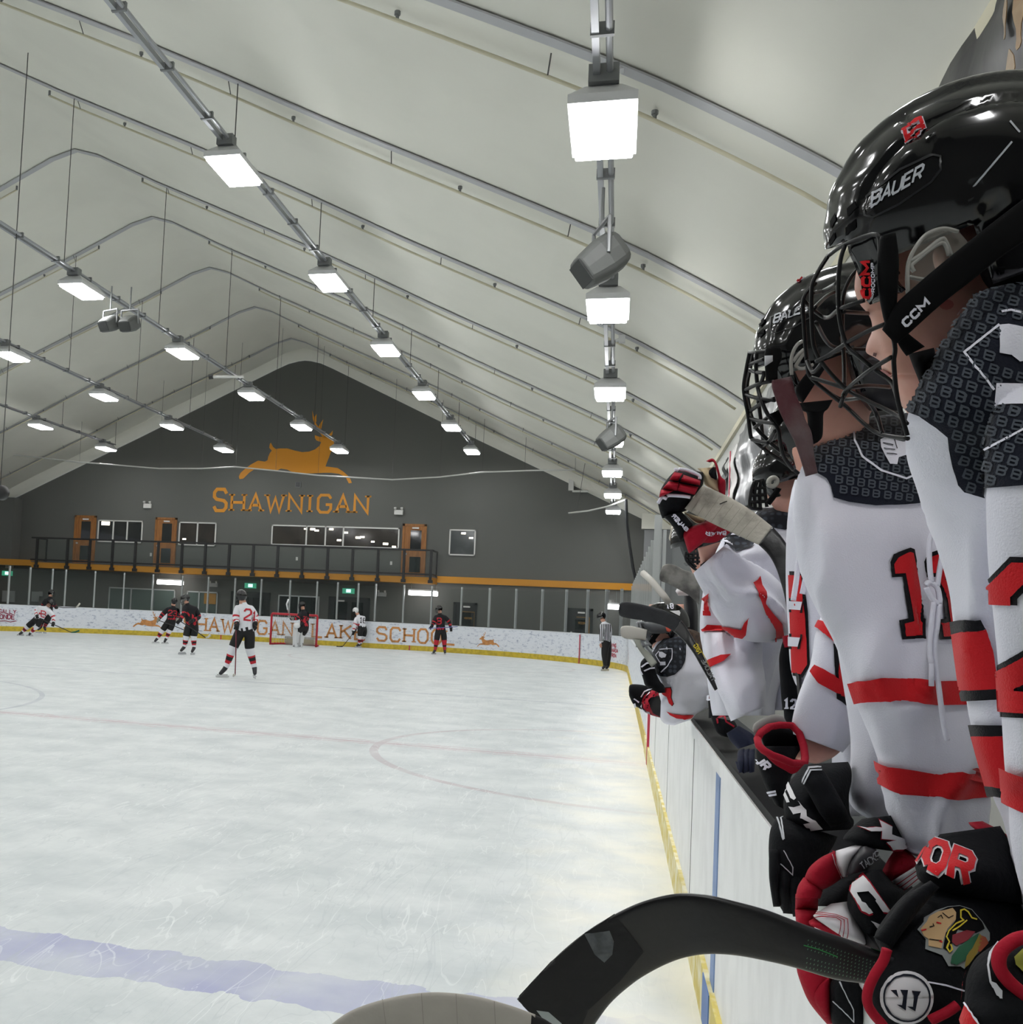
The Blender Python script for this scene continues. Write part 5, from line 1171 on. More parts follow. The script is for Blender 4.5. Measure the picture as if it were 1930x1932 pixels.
wires('ear_guard', [[ZQ(800,520),ZQ(790,340),ZQ(815,200),ZQ(880,80),ZQ(960,30)],[ZQ(815,330),ZQ(900,220),ZQ(980,150)],[ZQ(880,410),ZQ(870,370),ZQ(980,200)],[ZQ(880,410),ZQ(960,430),ZQ(1110,370)]], 1.63, .003, P2, mat('clear_edge_grey', '#8f8e8a', .2, alpha=.8))
L('chin_strap', [ZQ(1180,300)+ZQ(1290,420)+(1.64,.004), ZQ(990,520)+ZQ(1110,700)+(1.66,.004), ZQ(860,720)+ZQ(980,900)+(1.68,.004), ZQ(900,900)+ZQ(960,930)+(1.7,.004)], C_strap, P2, n=16, steps=4)
L('chin_cup', [ZQ(900,930)+ZQ(1400,880)+(1.68,.02), ZQ(960,1040)+ZQ(1330,1010)+(1.67,.025), ZQ(1020,1080)+ZQ(1265,1080)+(1.67,.025), ZQ(1035,1250)+ZQ(1258,1250)+(1.68,.02), ZQ(1070,1450)+ZQ(1245,1420)+(1.68,.01), ZQ(1120,1530)+ZQ(1180,1500)+(1.68,.008)], C_strap, P2, n=20, steps=4)
L('cage_clip', [ZQ(420,130)+ZQ(640,120)+(1.66,.01), ZQ(400,250)+ZQ(660,260)+(1.66,.012), ZQ(410,420)+ZQ(600,420)+(1.66,.01), ZQ(420,600)+ZQ(600,590)+(1.66,.008)], C_strap, P2, n=16, steps=3)
L('cage_clip_label', [ZQ(405,240)+ZQ(525,235)+(1.645,.003), ZQ(405,400)+ZQ(525,320)+(1.645,.003)], C_grey, P2, n=12, steps=2)
cq = [[ZQ(185,190),ZQ(140,420),ZQ(100,680),ZQ(120,880),ZQ(160,1080),ZQ(200,1400),ZQ(240,1460),ZQ(450,1640),ZQ(700,1800),ZQ(900,1960)],[ZQ(185,190),ZQ(300,190)+(-.05,),ZQ(580,165)+(-.08,)],[ZQ(290,190)+(-.05,),ZQ(280,420)+(-.05,),ZQ(305,700)+(-.05,),ZQ(360,900)+(-.06,),ZQ(460,1110)+(-.07,),ZQ(600,1300)+(-.08,),ZQ(630,1480)+(-.08,),ZQ(690,1720)+(-.07,),ZQ(820,1900)+(-.05,)],
 [ZQ(240,200)+(.04,),ZQ(200,400)+(.04,),ZQ(150,680)+(.03,),ZQ(180,980)+(.02,),ZQ(260,1250),ZQ(400,1420),ZQ(600,1600),ZQ(760,1700)],[ZQ(400,500)+(-.08,),ZQ(350,640)+(-.06,),ZQ(300,700)+(-.05,)],[ZQ(310,880)+(.03,),ZQ(350,1180)+(.03,),ZQ(390,1520)+(.02,),ZQ(450,1700)],
 [ZQ(190,370),ZQ(280,330)+(-.05,),ZQ(400,290)+(-.08,)],[ZQ(190,450),ZQ(290,480)+(-.05,),ZQ(400,490)+(-.08,)],[ZQ(120,745),ZQ(290,660)+(-.05,),ZQ(500,610)+(-.08,)],[ZQ(125,800),ZQ(300,860)+(-.05,),ZQ(560,890)+(-.08,)],[ZQ(190,1050),ZQ(370,930)+(-.05,),ZQ(560,860)+(-.08,)],[ZQ(190,1150),ZQ(350,1200)+(-.04,),ZQ(560,1230)+(-.08,)],[ZQ(260,1290),ZQ(440,1150)+(-.05,),ZQ(620,1050)+(-.08,)],[ZQ(220,1460),ZQ(330,1490)+(-.02,),ZQ(460,1510)+(-.04,)],[ZQ(380,1560),ZQ(480,1480)+(-.04,),ZQ(560,1330)+(-.07,)]]
wires('face_cage', cq, 1.76, .0034, P2)
L('cage_strap', [ZQ(470,1090)+ZQ(620,1030)+(1.68,.006), ZQ(600,1280)+ZQ(690,1180)+(1.68,.006)], C_strap, P2, n=12, steps=3)
# ================================================================ 3: third player, mostly hidden
P3 = person(2.6, 1560, 1200, 'person third along the bench, mostly hidden between the number 11 jersey and a black stick')
head_px('body', [(770,1520,1640,0),(800,1500,1640,0),(830,1492,1635,0),(850,1490,1630,0),(880,1500,1630,0),(940,1520,1650,0)], 2.75, .075, C_skin, P3)
j3 = L('jersey', [(1500,905,1680,890,2.7,.12),(1488,960,1700,960,2.7,.18),(1484,1060,1700,1060,2.7,.18),(1488,1180,1700,1180,2.7,.18),(1500,1290,1700,1290,2.7,.18),(1566,1350,1700,1350,2.7,.18),(1570,1430,1700,1430,2.7,.18),(1572,1540,1700,1540,2.7,.17)], C_w, P3, n=48, steps=7, amp=.035, fr=8, seed=21)
s3 = L('sleeve', [(1562,1130,1660,1130,2.46,.06),(1540,1190,1660,1190,2.42,.08),(1530,1250,1650,1250,2.4,.085),(1508,1310,1640,1310,2.4,.085),(1494,1362,1620,1380,2.4,.08),(1496,1385,1590,1420,2.4,.075)], C_w, P3, n=40, steps=7, amp=.02, fr=9, seed=30)
b3 = bvh_of([j3]); b3s = bvh_of([s3])
patch('jersey_number', [ZC(*q) for q in ((360,572),(442,575),(452,700),(468,820),(484,1150),(440,1216),(380,1205))], b3, C_k, P3, .004, 8); patch('jersey_number', [ZC(*q) for q in ((360,595),(432,598),(440,730),(458,860),(472,1140),(434,1195),(380,1185))], b3, C_r, P3, .007, 8)
patch('jersey_number', [ZC(*q) for q in ((370,735),(452,740),(440,825),(370,820))], b3, C_k, P3, .009, 0); patch('jersey_number', [ZC(*q) for q in ((370,950),(444,955),(430,1045),(370,1045))], b3, C_k, P3, .009, 0)
patch('jersey_number', [ZC(*q) for q in ((370,752),(444,756),(434,806),(370,802))], b3, C_w, P3, .012, 0); patch('jersey_number', [ZC(*q) for q in ((370,970),(436,975),(424,1030),(370,1028))], b3, C_w, P3, .012, 0)
stripes('sleeve_stripe', b3s, [[(1542,1184),(1548,1172),(1572,1184),(1585,1212),(1575,1215),(1560,1200)],[(1532,1268),(1540,1256),(1600,1290),(1600,1312),(1576,1306),(1545,1288)]], C_r, P3)
stripes('jersey_number', b3s, [[(1572,1215),(1583,1217),(1592,1290),(1600,1330),(1596,1332),(1585,1322),(1578,1318),(1574,1260)]], C_k, P3, .003)
stripes('jersey_number', b3s, [[(1584,1228),(1592,1232),(1597,1316),(1586,1312),(1580,1270)]], C_r, P3, .005)
wires('neck_lace', [[ZC(430,430),ZC(405,520),ZC(395,620),ZC(375,750)],[ZC(460,560),ZC(445,640),ZC(430,710)],[ZC(440,440),ZC(425,510),ZC(410,520)]], 2.45, .0065, P3, C_w)
L('forearm', [(1520,1385,1600,1405,2.42,.04),(1508,1415,1570,1430,2.38,.035),(1500,1432,1540,1442,2.34,.03)], C_skin, P3)
helmet((1572,812), 2.75, (-.93,.37), P3, 1.05, n=40)
# glove with the red open cuff (on the ledge)
G0 = thing('hockey_glove', at(1480,1430,D=2.3), 'black hockey glove with a wide open red rimmed cuff and white lettering on the ledge', 'glove', 'gloves along the ledge')
cuffc = [ZK(510,700),ZK(560,610),ZK(680,530),ZK(820,505),ZK(990,510),ZK(1100,620),ZK(1160,800),ZK(1180,960),ZK(1170,1045),ZK(1000,1040),ZK(860,980),ZK(720,930),ZK(600,860),ZK(530,790)]
mb = MB(); pts = [at(*q, D=2.3+(.06*math.sin(i/14*6.28))) for i, q in enumerate(cuffc)]; mb.tube(pts+[pts[0]], .0085, 8); mb.build('cuff_rim', C_glr, G0, smooth=True)
L('cuff', [ZK(500,800)+ZK(1250,800)+(2.42,.06), ZK(490,900)+ZK(1200,960)+(2.40,.06), ZK(510,1050)+ZK(1100,1150)+(2.38,.06), ZK(560,1200)+ZK(1000,1200)+(2.36,.055), ZK(620,1360)+ZK(950,1360)+(2.34,.05), ZK(680,1480)+ZK(900,1560)+(2.33,.04), ZK(760,1620)+ZK(880,1680)+(2.33,.03)], C_glv, G0, n=36, steps=5)
ell('cuff_lining', at(*ZK(860,760), D=2.41), ((at(*ZK(1180,960), D=2.4)-at(*ZK(560,640), D=2.4)).normalized(), fw, (at(*ZK(900,520), D=2.4)-at(*ZK(760,960), D=2.4)).normalized()), (.052, .03, .037), mat('cuff_dark', '#050607', .9, spec=.1), G0, 24)
L('cuff_inner_band', [ZK(600,870)+ZK(640,950)+(2.29,.006), ZK(720,940)+ZK(760,1060)+(2.29,.006), ZK(860,990)+ZK(900,1140)+(2.29,.006), ZK(1000,1045)+ZK(1000,1190)+(2.29,.006), ZK(1160,1045)+ZK(1100,1140)+(2.29,.006)], C_glr, G0, n=14, steps=4)
L('grey_flap', [ZK(440,560)+ZK(510,700)+(2.33,.01), ZK(470,480)+ZK(570,600)+(2.35,.014), ZK(620,390)+ZK(700,520)+(2.37,.015), ZK(760,355)+ZK(820,500)+(2.38,.015), ZK(870,375)+ZK(940,500)+(2.39,.01)], mat('grey_leather', '#8b8883', .6), G0, n=18, steps=4)
g0b = bvh_of([o for o in G0.children if o.name.startswith('cuff') and 'rim' not in o.name])
letters('glove_lettering', 'JR', g0b, ZK(500,1000), (.65,.76), (.8,-.55), 13, 10, 5, 4.5, C_w, G0, .004)
letters('glove_lettering', 'IL', g0b, ZK(660,1440), (.25,.95), (.95,-.2), 14, 8, 4, 4, C_w, G0, .004)
# navy things and dark bits on the ledge
NV = thing('navy_glove', at(1400,1400,D=2.75), 'crumpled navy blue glove lying on the black ledge', 'glove')
L('palm', [ZK(80,620)+ZK(250,510)+(2.8,.03), ZK(130,720)+ZK(460,640)+(2.8,.05), ZK(240,840)+ZK(480,760)+(2.78,.04)], C_nvy, NV, amp=.01, fr=20)
for i, (a, b) in enumerate(((250, 330), (320, 400), (390, 480))): L('finger', [ZK(a-10,860)+ZK(b,830)+(2.72,.02), ZK(a-20,1000)+ZK(b,1000)+(2.68,.025), ZK(a,1180)+ZK(b-10,1160)+(2.66,.015)], C_nvy, NV, amp=.006, fr=25)
L('cuff', [ZK(200,1010)+ZK(300,1030)+(2.68,.015), ZK(230,1120)+ZK(330,1190)+(2.66,.015)], C_nvy, NV)
# ================================================================ 4: fourth, helmet and dark yoke
P4 = person(3.5, 1470, 1050, 'person fourth along the bench whose small black helmet and cage show behind the raised stick')
head_px('body', [(850,1445,1560,0),(880,1440,1560,0),(905,1438,1555,2),(920,1441,1550,5),(928,1445,1548,0),(945,1450,1545,0),(960,1460,1545,0),(990,1470,1550,0)], 3.5, .075, C_skin, P4)
j4 = L('jersey', [(1440,958,1560,950,3.6,.12),(1416,975,1600,970,3.6,.18),(1412,1010,1610,1010,3.6,.2),(1430,1100,1610,1100,3.6,.2),(1450,1250,1610,1250,3.6,.2),(1452,1340,1610,1340,3.6,.2)], C_w, P4, n=40, steps=6, amp=.02, fr=6, seed=41)
b4 = bvh_of([j4])
M_hex = mat('hex_yoke', '#171b26', .8); nt_ = M_hex.node_tree; vo = nt_.nodes.new('ShaderNodeTexVoronoi'); vo.inputs['Scale'].default_value = 42; vo.inputs['Randomness'].default_value = .15; rp = nt_.nodes.new('ShaderNodeValToRGB')
tcx = nt_.nodes.new('ShaderNodeTexCoord'); nt_.links.new(tcx.outputs['Object'], vo.inputs['Vector']); nt_.links.new(vo.outputs['Distance'], rp.inputs[0]); rp.color_ramp.elements[0].color = lin('#363b47'); rp.color_ramp.elements[1].color = lin('#0d101a'); rp.color_ramp.elements[0].position = .3; rp.color_ramp.elements[1].position = .5
nt_.links.new(rp.outputs[0], nt_.nodes['Principled BSDF'].inputs['Base Color'])
patch('yoke', [(1414,968),(1440,956),(1500,952),(1500,994),(1480,1000),(1460,996),(1430,985)], b4, M_hex, P4, .004, 8)
h4, bh4, ax4 = helmet((1512,890), 3.45, (-.95,.3), P4, 1.0, n=40)
wires('ear_guard', [[ZE(1030,300),ZE(1035,275),ZE(1060,262),ZE(1080,275),ZE(1075,300),ZE(1055,315),ZE(1035,310),ZE(1030,300)]], 3.3, .008, P4, mat('ear_grey', '#a3a29a', .3))
L('chin_strap', [ZE(1080,320)+ZE(1110,330)+(3.3,.01), ZE(1050,360)+ZE(1075,385)+(3.3,.01), ZE(1010,410)+ZE(1040,430)+(3.3,.01)], C_strap, P4, n=12)
wires('face_cage', [[ZE(945,285),ZE(925,340),ZE(920,440),ZE(990,450)],[ZE(945,285),ZE(1000,275)],[ZE(960,285),ZE(945,350),ZE(948,445)],[ZE(985,280),ZE(975,350),ZE(980,445)],[ZE(928,330),ZE(1010,320)],[ZE(922,370),ZE(1010,365)],[ZE(920,410),ZE(1010,405)],[ZE(1000,275),ZE(1010,360),ZE(1020,440)]], 3.35, .006, P4)
G4 = thing('hockey_glove', at(1490,1290,D=3.0), 'black hockey glove hanging down beside the stick shaft with pale block lettering', 'glove', 'gloves along the ledge')
L('cuff', [(1478,1205,1510,1205,3.0,.05),(1470,1240,1520,1240,3.0,.06),(1472,1290,1525,1290,3.0,.06),(1476,1340,1522,1340,3.0,.06)], C_glv, G4, n=24)
L('hand_back', [(1478,1335,1520,1335,2.98,.05),(1482,1380,1516,1380,2.96,.05),(1488,1402,1512,1402,2.96,.03)], C_glv, G4, n=24)
bg4 = bvh_of(list(G4.children)); letters('glove_lettering', '12', bg4, (1482,1336), (1,.12), (0,-1), 18, 7, 4, 3.5, C_w, G4, .006)
L('red_cuff_band', [(1476,1200,1505,1196,2.99,.055),(1478,1222,1515,1218,2.99,.06)], C_glr, G4, n=24)
# ================================================================ 5: raised glove
P5 = person(3.3, 1420, 1150, 'person in white jersey raising a red and black glove with a stick')
head_px('body', [(1010,1300,1370,0),(1035,1298,1372,0),(1050,1297,1372,2),(1062,1299,1370,4),(1070,1302,1368,0),(1085,1308,1366,0),(1110,1320,1370,0)], 3.9, .075, C_skin, P5)
helmet((1345,1020), 3.9, (-.95,.3), P5, 1.0, n=36)
wires('face_cage', [[ZE(530,710),ZE(528,760),ZE(575,812),ZE(610,830)],[ZE(550,705),ZE(548,760),ZE(590,805)],[ZE(575,700),ZE(572,770)],[ZE(600,700),ZE(598,790)],[ZE(528,725),ZE(610,722)],[ZE(528,750),ZE(612,748)],[ZE(540,775),ZE(612,772)]], 3.75, .005, P5)
j5 = L('jersey', [(1365,1015,1500,1000,3.5,.12),(1340,1060,1510,1050,3.5,.18),(1325,1130,1510,1130,3.5,.19),(1322,1200,1505,1200,3.5,.19),(1332,1250,1490,1250,3.5,.19),(1338,1300,1470,1300,3.5,.18),(1345,1350,1462,1350,3.5,.16)], C_w, P5, n=48, steps=6, amp=.06, fr=8, seed=51)
s5 = L('sleeve', [ZE(575,838)+ZE(775,662)+(3.05,.085), ZE(640,960)+ZE(880,760)+(3.06,.1), ZE(700,1100)+ZE(1010,830)+(3.08,.12), ZE(780,1190)+ZE(1120,930)+(3.1,.13), ZE(870,1240)+ZE(1170,1060)+(3.13,.13), ZE(960,1260)+ZE(1175,1180)+(3.18,.11), ZE(1040,1265)+ZE(1170,1245)+(3.25,.06)], C_w, P5, n=48, steps=7, amp=.05, fr=10, seed=60, cap=(0, 1))
L('sleeve', [ZE(635,1200)+ZE(1000,1150)+(3.4,.1), ZE(645,1340)+ZE(985,1290)+(3.3,.13), ZE(680,1440)+ZE(990,1400)+(3.25,.13), ZE(730,1570)+ZE(1010,1520)+(3.2,.12), ZE(775,1690)+ZE(1015,1620)+(3.16,.11), ZE(800,1742)+ZE(1012,1652)+(3.15,.10)], C_w, P5, n=40, steps=6, amp=.045, fr=9, seed=66)
b5 = bvh_of([o for o in P5.children if o.name.startswith('sleeve')]); b5s = bvh_of([s5]); b5a = bvh_of([o for o in P5.children if o.name.startswith(('sleeve', 'jersey'))])
stripes('sleeve_stripe', b5s, [[ZE(930,905),ZE(955,885),ZE(972,860),ZE(985,920),ZE(1010,960),ZE(1015,1020),ZE(1060,1080),ZE(1110,1140),ZE(1125,1235),ZE(1070,1250),ZE(1065,1180),ZE(1020,1100),ZE(985,1000)]], C_r, P5, .006)
stripes('jersey_stripe', b5a, [[ZE(630,1185),ZE(660,1155),ZE(760,1160),ZE(862,1180),ZE(880,1140),ZE(905,1110),ZE(890,1210),ZE(870,1230),ZE(800,1215),ZE(760,1200),ZE(640,1200)],[ZE(658,1375),ZE(740,1345),ZE(805,1340),ZE(760,1380),ZE(675,1418)]], C_r, P5, .006)
patch('yoke', [ZE(745,640),ZE(790,600),ZE(830,600),ZE(945,668),ZE(930,690),ZE(835,715),ZE(800,690)], bvh_of([j5, s5]), M_hex, P5, .006, 8)
stripes('claw_print', bvh_of([j5, s5]), [[ZE(745,645),ZE(790,685),ZE(800,680),ZE(785,660)],[ZE(785,598),ZE(850,630),ZE(840,605),ZE(815,598)]], C_w, P5, .012)
letters('jersey_number', '1', b5a, ZE(635,1085), (1,.02), (0,-1), 30, 14, 0, 9, C_r, P5, .006)
L('forearm', [ZE(600,690)+ZE(740,650)+(3.02,.05), ZE(615,755)+ZE(700,740)+(3.04,.05), ZE(640,820)+ZE(720,760)+(3.06,.05)], C_skin, P5, n=24)
L('elbow_pad', [ZE(615,790)+ZE(670,755)+(3.04,.05), ZE(620,840)+ZE(670,800)+(3.05,.05)], C_glv, P5, n=20)
# raised glove
G5 = thing('hockey_glove', at(1300,930,D=2.95), 'red and black hockey glove raised in the air gripping a taped stick blade', 'glove')
def fr_(a, b, c, d, D, th): return ZR(a, b)+ZR(c, d)+(D, th)
L('hand_back', [fr_(940,45,1330,85,2.98,.03), fr_(900,80,1345,130,2.97,.05), fr_(820,160,1340,260,2.96,.06), fr_(740,270,1290,340,2.95,.06), fr_(690,370,1230,420,2.95,.06), fr_(670,480,1180,480,2.96,.06), fr_(655,560,1160,600,2.97,.055), fr_(680,680,1100,660,2.98,.05), fr_(720,790,1010,700,2.99,.045)], C_glv, G5, n=40, steps=4)
for (a, b, c, d, e, f_, g_, h_) in ((900,85,1030,105, 820,210,960,220), (1040,125,1300,215, 985,240,1290,290), (815,225,970,235, 720,340,950,370), (975,250,1270,310, 950,370,1210,430), (700,350,900,365, 670,480,790,420)):
    L('red_roll', [fr_(a, b, c, d, 2.90, .01), fr_((a*2+e)/3, (b*2+f_)/3, (c*2+g_)/3, (d*2+h_)/3, 2.88, .03), fr_((a+2*e)/3, (b+2*f_)/3, (c+2*g_)/3, (d+2*h_)/3, 2.88, .03), fr_(e, f_, g_, h_, 2.90, .01)], C_glr, G5, n=24, steps=3, power=3)
for pts in ([(975,40),(1080,55),(1190,95),(1270,130),(1290,160),(1288,190)],[(905,50),(935,48),(960,62)],[(795,450),(830,440),(960,445),(1070,455),(1140,468)],[(655,560),(690,500),(725,468),(785,492)]):
    wires('white_piping', [[ZR(*q) for q in pts]], 2.885, .005, G5, C_w)
L('cuff', [fr_(740,760,1000,680,2.96,.04), fr_(830,850,1110,790,2.95,.045), fr_(900,950,1180,890,2.95,.045), fr_(950,1050,1090,960,2.96,.04), fr_(985,1130,1060,1060,2.97,.02)], C_glv, G5, n=28, steps=4)
L('red_cuff', [fr_(1020,1010,1110,930,2.97,.04), fr_(1050,1100,1250,880,2.95,.05), fr_(1080,1200,1420,830,2.95,.05), fr_(1110,1290,1560,900,2.95,.05), fr_(1130,1320,1330,1170,2.97,.04)], C_glr, G5, n=30, steps=4)
L('red_cuff', [fr_(1250,880,1310,1160,2.98,.04), fr_(1430,820,1480,1160,2.98,.045), fr_(1600,900,1580,1130,2.99,.04), fr_(1780,970,1680,1060,3.0,.02)], C_glr, G5, n=30, steps=4)
L('palm', [fr_(1040,690,1100,750,3.0,.02), fr_(1200,740,1230,860,3.0,.02), fr_(1380,800,1330,860,3.0,.02)], C_tan, G5, n=20)
L('thumb', [fr_(1250,30,1530,10,3.02,.03), fr_(1330,120,1560,200,3.0,.035), fr_(1360,270,1590,330,3.0,.035), fr_(1450,330,1600,410,3.0,.02)], C_tan, G5, n=24)
L('thumb_red', [fr_(1380,-80,1440,-60,3.01,.02), fr_(1480,-120,1500,-60,3.0,.025), fr_(1550,-40,1540,60,2.99,.03), fr_(1610,150,1560,160,2.99,.03), fr_(1680,230,1560,300,2.99,.035), fr_(1672,440,1570,400,3.0,.02)], C_glr, G5, n=24)
L('thumb_patch', [fr_(1430,60,1500,0,2.96,.006), fr_(1425,110,1540,120,2.955,.006), fr_(1460,170,1545,210,2.96,.006)], C_glv, G5, n=20)
gb = bvh_of([o for o in G5.children if o.name.startswith(('cuff', 'red_cuff'))])
letters('glove_lettering', 'BAUER', gb, ZR(1060,955), (-.72,-.69), (.75,-.66), 4.6, 5.2, 1.6, 1.6, C_w, G5, .008, slant=.1)
letters('glove_lettering', 'BAUER', gb, ZR(1650,990), (-1,.02), (0,1), 4.6, 5.6, 1.8, 1.6, C_w, G5, .008, slant=.1)
# the raised stick: taped blade then black shaft
def blade(name, secs, M, parent, th=.006, **k): return L(name, [s+(th,) if len(s) == 5 else s for s in secs], M, parent, n=20, power=4, **k)
K5 = thing('hockey_stick', at(1420,1000,D=2.85), 'hockey stick with off white taped blade held high in the raised glove', 'hockey stick')
blade('taped_blade', [ZE(630,310)+ZE(520,450)+(2.92,), ZE(720,345)+ZE(610,500)+(2.9,), ZE(830,400)+ZE(730,560)+(2.86,), ZE(940,470)+ZE(860,620)+(2.82,), ZE(1060,565)+ZE(970,670)+(2.78,)], C_tape, K5, .012, steps=5)
blade('shaft', [ZE(1055,560)+ZE(968,668)+(2.78,.011), ZE(1110,620)+ZE(1030,730)+(2.76,.011), ZE(1150,690)+ZE(1075,810)+(2.74,.012), ZE(1165,790)+ZE(1105,900)+(2.72,.013), ZE(1185,950)+ZE(1130,1000)+(2.7,.014), ZE(1195,1150)+ZE(1155,1160)+(2.68,.014), ZE(1225,1400)+ZE(1190,1410)+(2.62,.014), ZE(1232,1580)+ZE(1208,1590)+(2.58,.014)], C_carb, K5, steps=5)
bk5 = bvh_of(list(K5.children))
patch('yellow_mark', [ZE(1168,905),ZE(1185,915),ZE(1178,955)], bk5, C_yel, K5, .002, 0)
strokes('tape_scuff', [[ZE(735,425),ZE(765,412),ZE(780,408)]], 1.6, bk5, C_strap, K5, .003)
tl = [[ZE(650+42*i,330+24*i),ZE(560+40*i,470+22*i)] for i in range(9)]
strokes('tape_wrap_edge', tl, .7, bk5, mat('tape_edge', '#8d887c'), K5, .002)
# other sticks along the bench
K6 = thing('hockey_stick', at(1300,1090,D=3.6), 'hockey stick with worn grey taped blade sticking up beside the raised sleeve', 'hockey stick')
blade('taped_blade', [ZR(690,1600)+ZR(680,1650)+(3.7,), ZR(720,1520)+ZR(690,1730)+(3.7,), ZR(800,1480)+ZR(780,1770)+(3.7,), ZR(920,1500)+ZR(900,1830)+(3.7,), ZR(1050,1570)+ZR(1030,1900)+(3.7,), ZR(1150,1600)+ZR(1130,1960)+(3.7,), ZR(1300,1700)+ZR(1280,2100)+(3.7,)], mat('worn_tape', '#8e8c85', .85, col2='#4e4c49', vscale=14, bump=.4, bscale=30), K6, .012, steps=4)
K7 = thing('hockey_stick', at(1275,1000,D=4.4), 'hockey stick with clean white taped blade tip behind the raised glove', 'hockey stick')
blade('taped_blade', [ZR(850,940)+ZR(840,1000)+(4.4,), ZR(880,905)+ZR(820,1100)+(4.4,), ZR(950,960)+ZR(880,1160)+(4.4,), ZR(1060,1020)+ZR(1000,1210)+(4.4,), ZR(1200,1080)+ZR(1150,1280)+(4.4,)], mat('fresh_tape', '#d9d3c6', .8), K7, .012, steps=4)
K8 = thing('hockey_stick', at(1240,1090,D=5.2), 'thin pale stick shaft leaning over the far end of the bench', 'hockey stick')
MB().tube([at(*ZR(430,1620), D=5.2), at(*ZR(560,1740), D=5.1), at(*ZR(740,1960), D=5.0), at(1262,1138,D=5.0)], .018, 6).build('shaft', mat('pale_shaft', '#bdb9b2', .5), K8, smooth=True)
K9 = thing('hockey_stick', at(1200,1200,D=4.9), 'hockey stick with rounded white taped blade in front of the corner boards', 'hockey stick')
blade('taped_blade', [Z6(72,460)+Z6(72,500)+(4.9,), Z6(95,425)+Z6(90,560)+(4.9,), Z6(180,418)+Z6(170,590)+(4.9,), Z6(300,440)+Z6(290,600)+(4.9,), Z6(420,470)+Z6(400,610)+(4.9,)], mat('fresh_tape_b', '#c9c6bf', .8), K9, .014, steps=4)
blade('shaft', [Z6(240,590)+Z6(330,600)+(4.88,.014), Z6(290,700)+Z6(360,690)+(4.86,.014), Z6(390,840)+Z6(470,790)+(4.84,.014), Z6(480,960)+Z6(550,900)+(4.8,.014)], mat('grey_shaft', '#85877f', .5), K9, steps=3)
K10 = thing('hockey_stick', at(1250,1200,D=3.9), 'hockey stick with long black taped blade and yellow lettered shaft before the leaning player', 'hockey stick')
blade('taped_blade', [Z6(48,200)+Z6(48,230)+(2.97,), Z6(80,120)+Z6(70,290)+(2.97,), Z6(200,112)+Z6(190,325)+(2.95,), Z6(420,155)+Z6(360,350)+(2.93,), Z6(620,210)+Z6(540,390)+(2.91,), Z6(760,270)+Z6(680,440)+(2.89,), Z6(870,350)+Z6(770,500)+(2.87,)], mat('dark_tape', '#2b2d31', .8, bump=.5, bscale=35, vary=.3, vscale=14), K10, .012, steps=5)
blade('shaft', [Z6(860,345)+Z6(765,495)+(2.87,.012), Z6(930,430)+Z6(840,560)+(2.85,.012), Z6(1000,550)+Z6(920,640)+(2.83,.013), Z6(1120,750)+Z6(1030,790)+(2.81,.014), Z6(1230,960)+Z6(1150,1000)+(2.79,.014), Z6(1340,1240)+Z6(1300,1265)+(2.77,.014)], C_carb, K10, steps=4)
bk10 = bvh_of(list(K10.children))
letters('shaft_lettering', 'NXG', bk10, Z6(1080,790), (-.47,-.88), (.86,-.50), 6, 5, 1.4, 1.6, C_yel, K10, .004, step=1.2)
letters('shaft_lettering', 'TALONE', bk10, Z6(1262,1150), (-.45,-.89), (.86,-.50), 6.5, 6, 1.8, 1.5, mat('grey_print', '#8b8d8c'), K10, .004, step=1.2)
strokes('yellow_line', [[Z6(1050,650),Z6(1130,780),Z6(1240,985)]], 1.1, bk10, C_yel, K10, .003)
K11 = thing('hockey_stick', at(1500,800,D=1.65), 'upright stick blade wrapped in dark red and grey tape in front of a masked face', 'hockey stick')
blade('taped_blade', [ZQ(510,600)+ZQ(790,540)+(1.66,), ZQ(510,700)+ZQ(820,640)+(1.65,), ZQ(560,860)+ZQ(860,800)+(1.645,), ZQ(610,1020)+ZQ(950,1010)+(1.64,), ZQ(680,1180)+ZQ(1000,1170)+(1.635,), ZQ(770,1360)+ZQ(1080,1330)+(1.63,), ZQ(840,1500)+ZQ(1110,1480)+(1.63,), ZQ(930,1760)+ZQ(1130,1700)+(1.63,), ZQ(1000,2000)+ZQ(1180,1950)+(1.63,)], mat('red_grey_tape', '#5c4f50', .7, col2='#471922', vscale=9, bump=.4, bscale=60), K11, .009, steps=4)
# ================================================================ 6: leaning player with helmet 18
P6 = person(5.175, 1260, 1250, 'person leaning over the boards in black helmet 18 with long brown hair')
head_px('body', [(1140,1225,1290,0),(1165,1218,1292,0),(1185,1216,1290,2),(1198,1218,1285,5),(1206,1222,1280,0),(1220,1230,1275,0),(1235,1240,1275,0)], 5.17, .075, C_skin, P6)
h6, bh6, ax6 = helmet((1250,1182), 5.1, (-.85,.53), P6, .80, n=40)
L('helmet_side', [Z6(320,370)+Z6(440,500)+(4.93,.03), Z6(440,370)+Z6(500,520)+(4.92,.05), Z6(600,400)+Z6(620,520)+(4.92,.05), Z6(740,440)+Z6(740,500)+(4.93,.03)], mat('grey_ear_piece', '#4c4e52', .6), P6, n=24)
patch('orange_dot', [Z6(650,440),Z6(690,430),Z6(732,465),Z6(700,490),Z6(665,480)], bvh_of([P6.children[-1]]), mat('orange_print', '#c8503c', .6), P6, .006, 0)
letters('helmet_number', '18', bh6, Z6(672,198), (.99,.06), (-.12,-.99), 8.5, 5, 2.6, 2.2, C_w, P6, .006)
patch('helmet_patch', [Z6(710,232),Z6(830,228),Z6(845,255),Z6(835,295)], bh6, C_glw, P6, .006, 4)
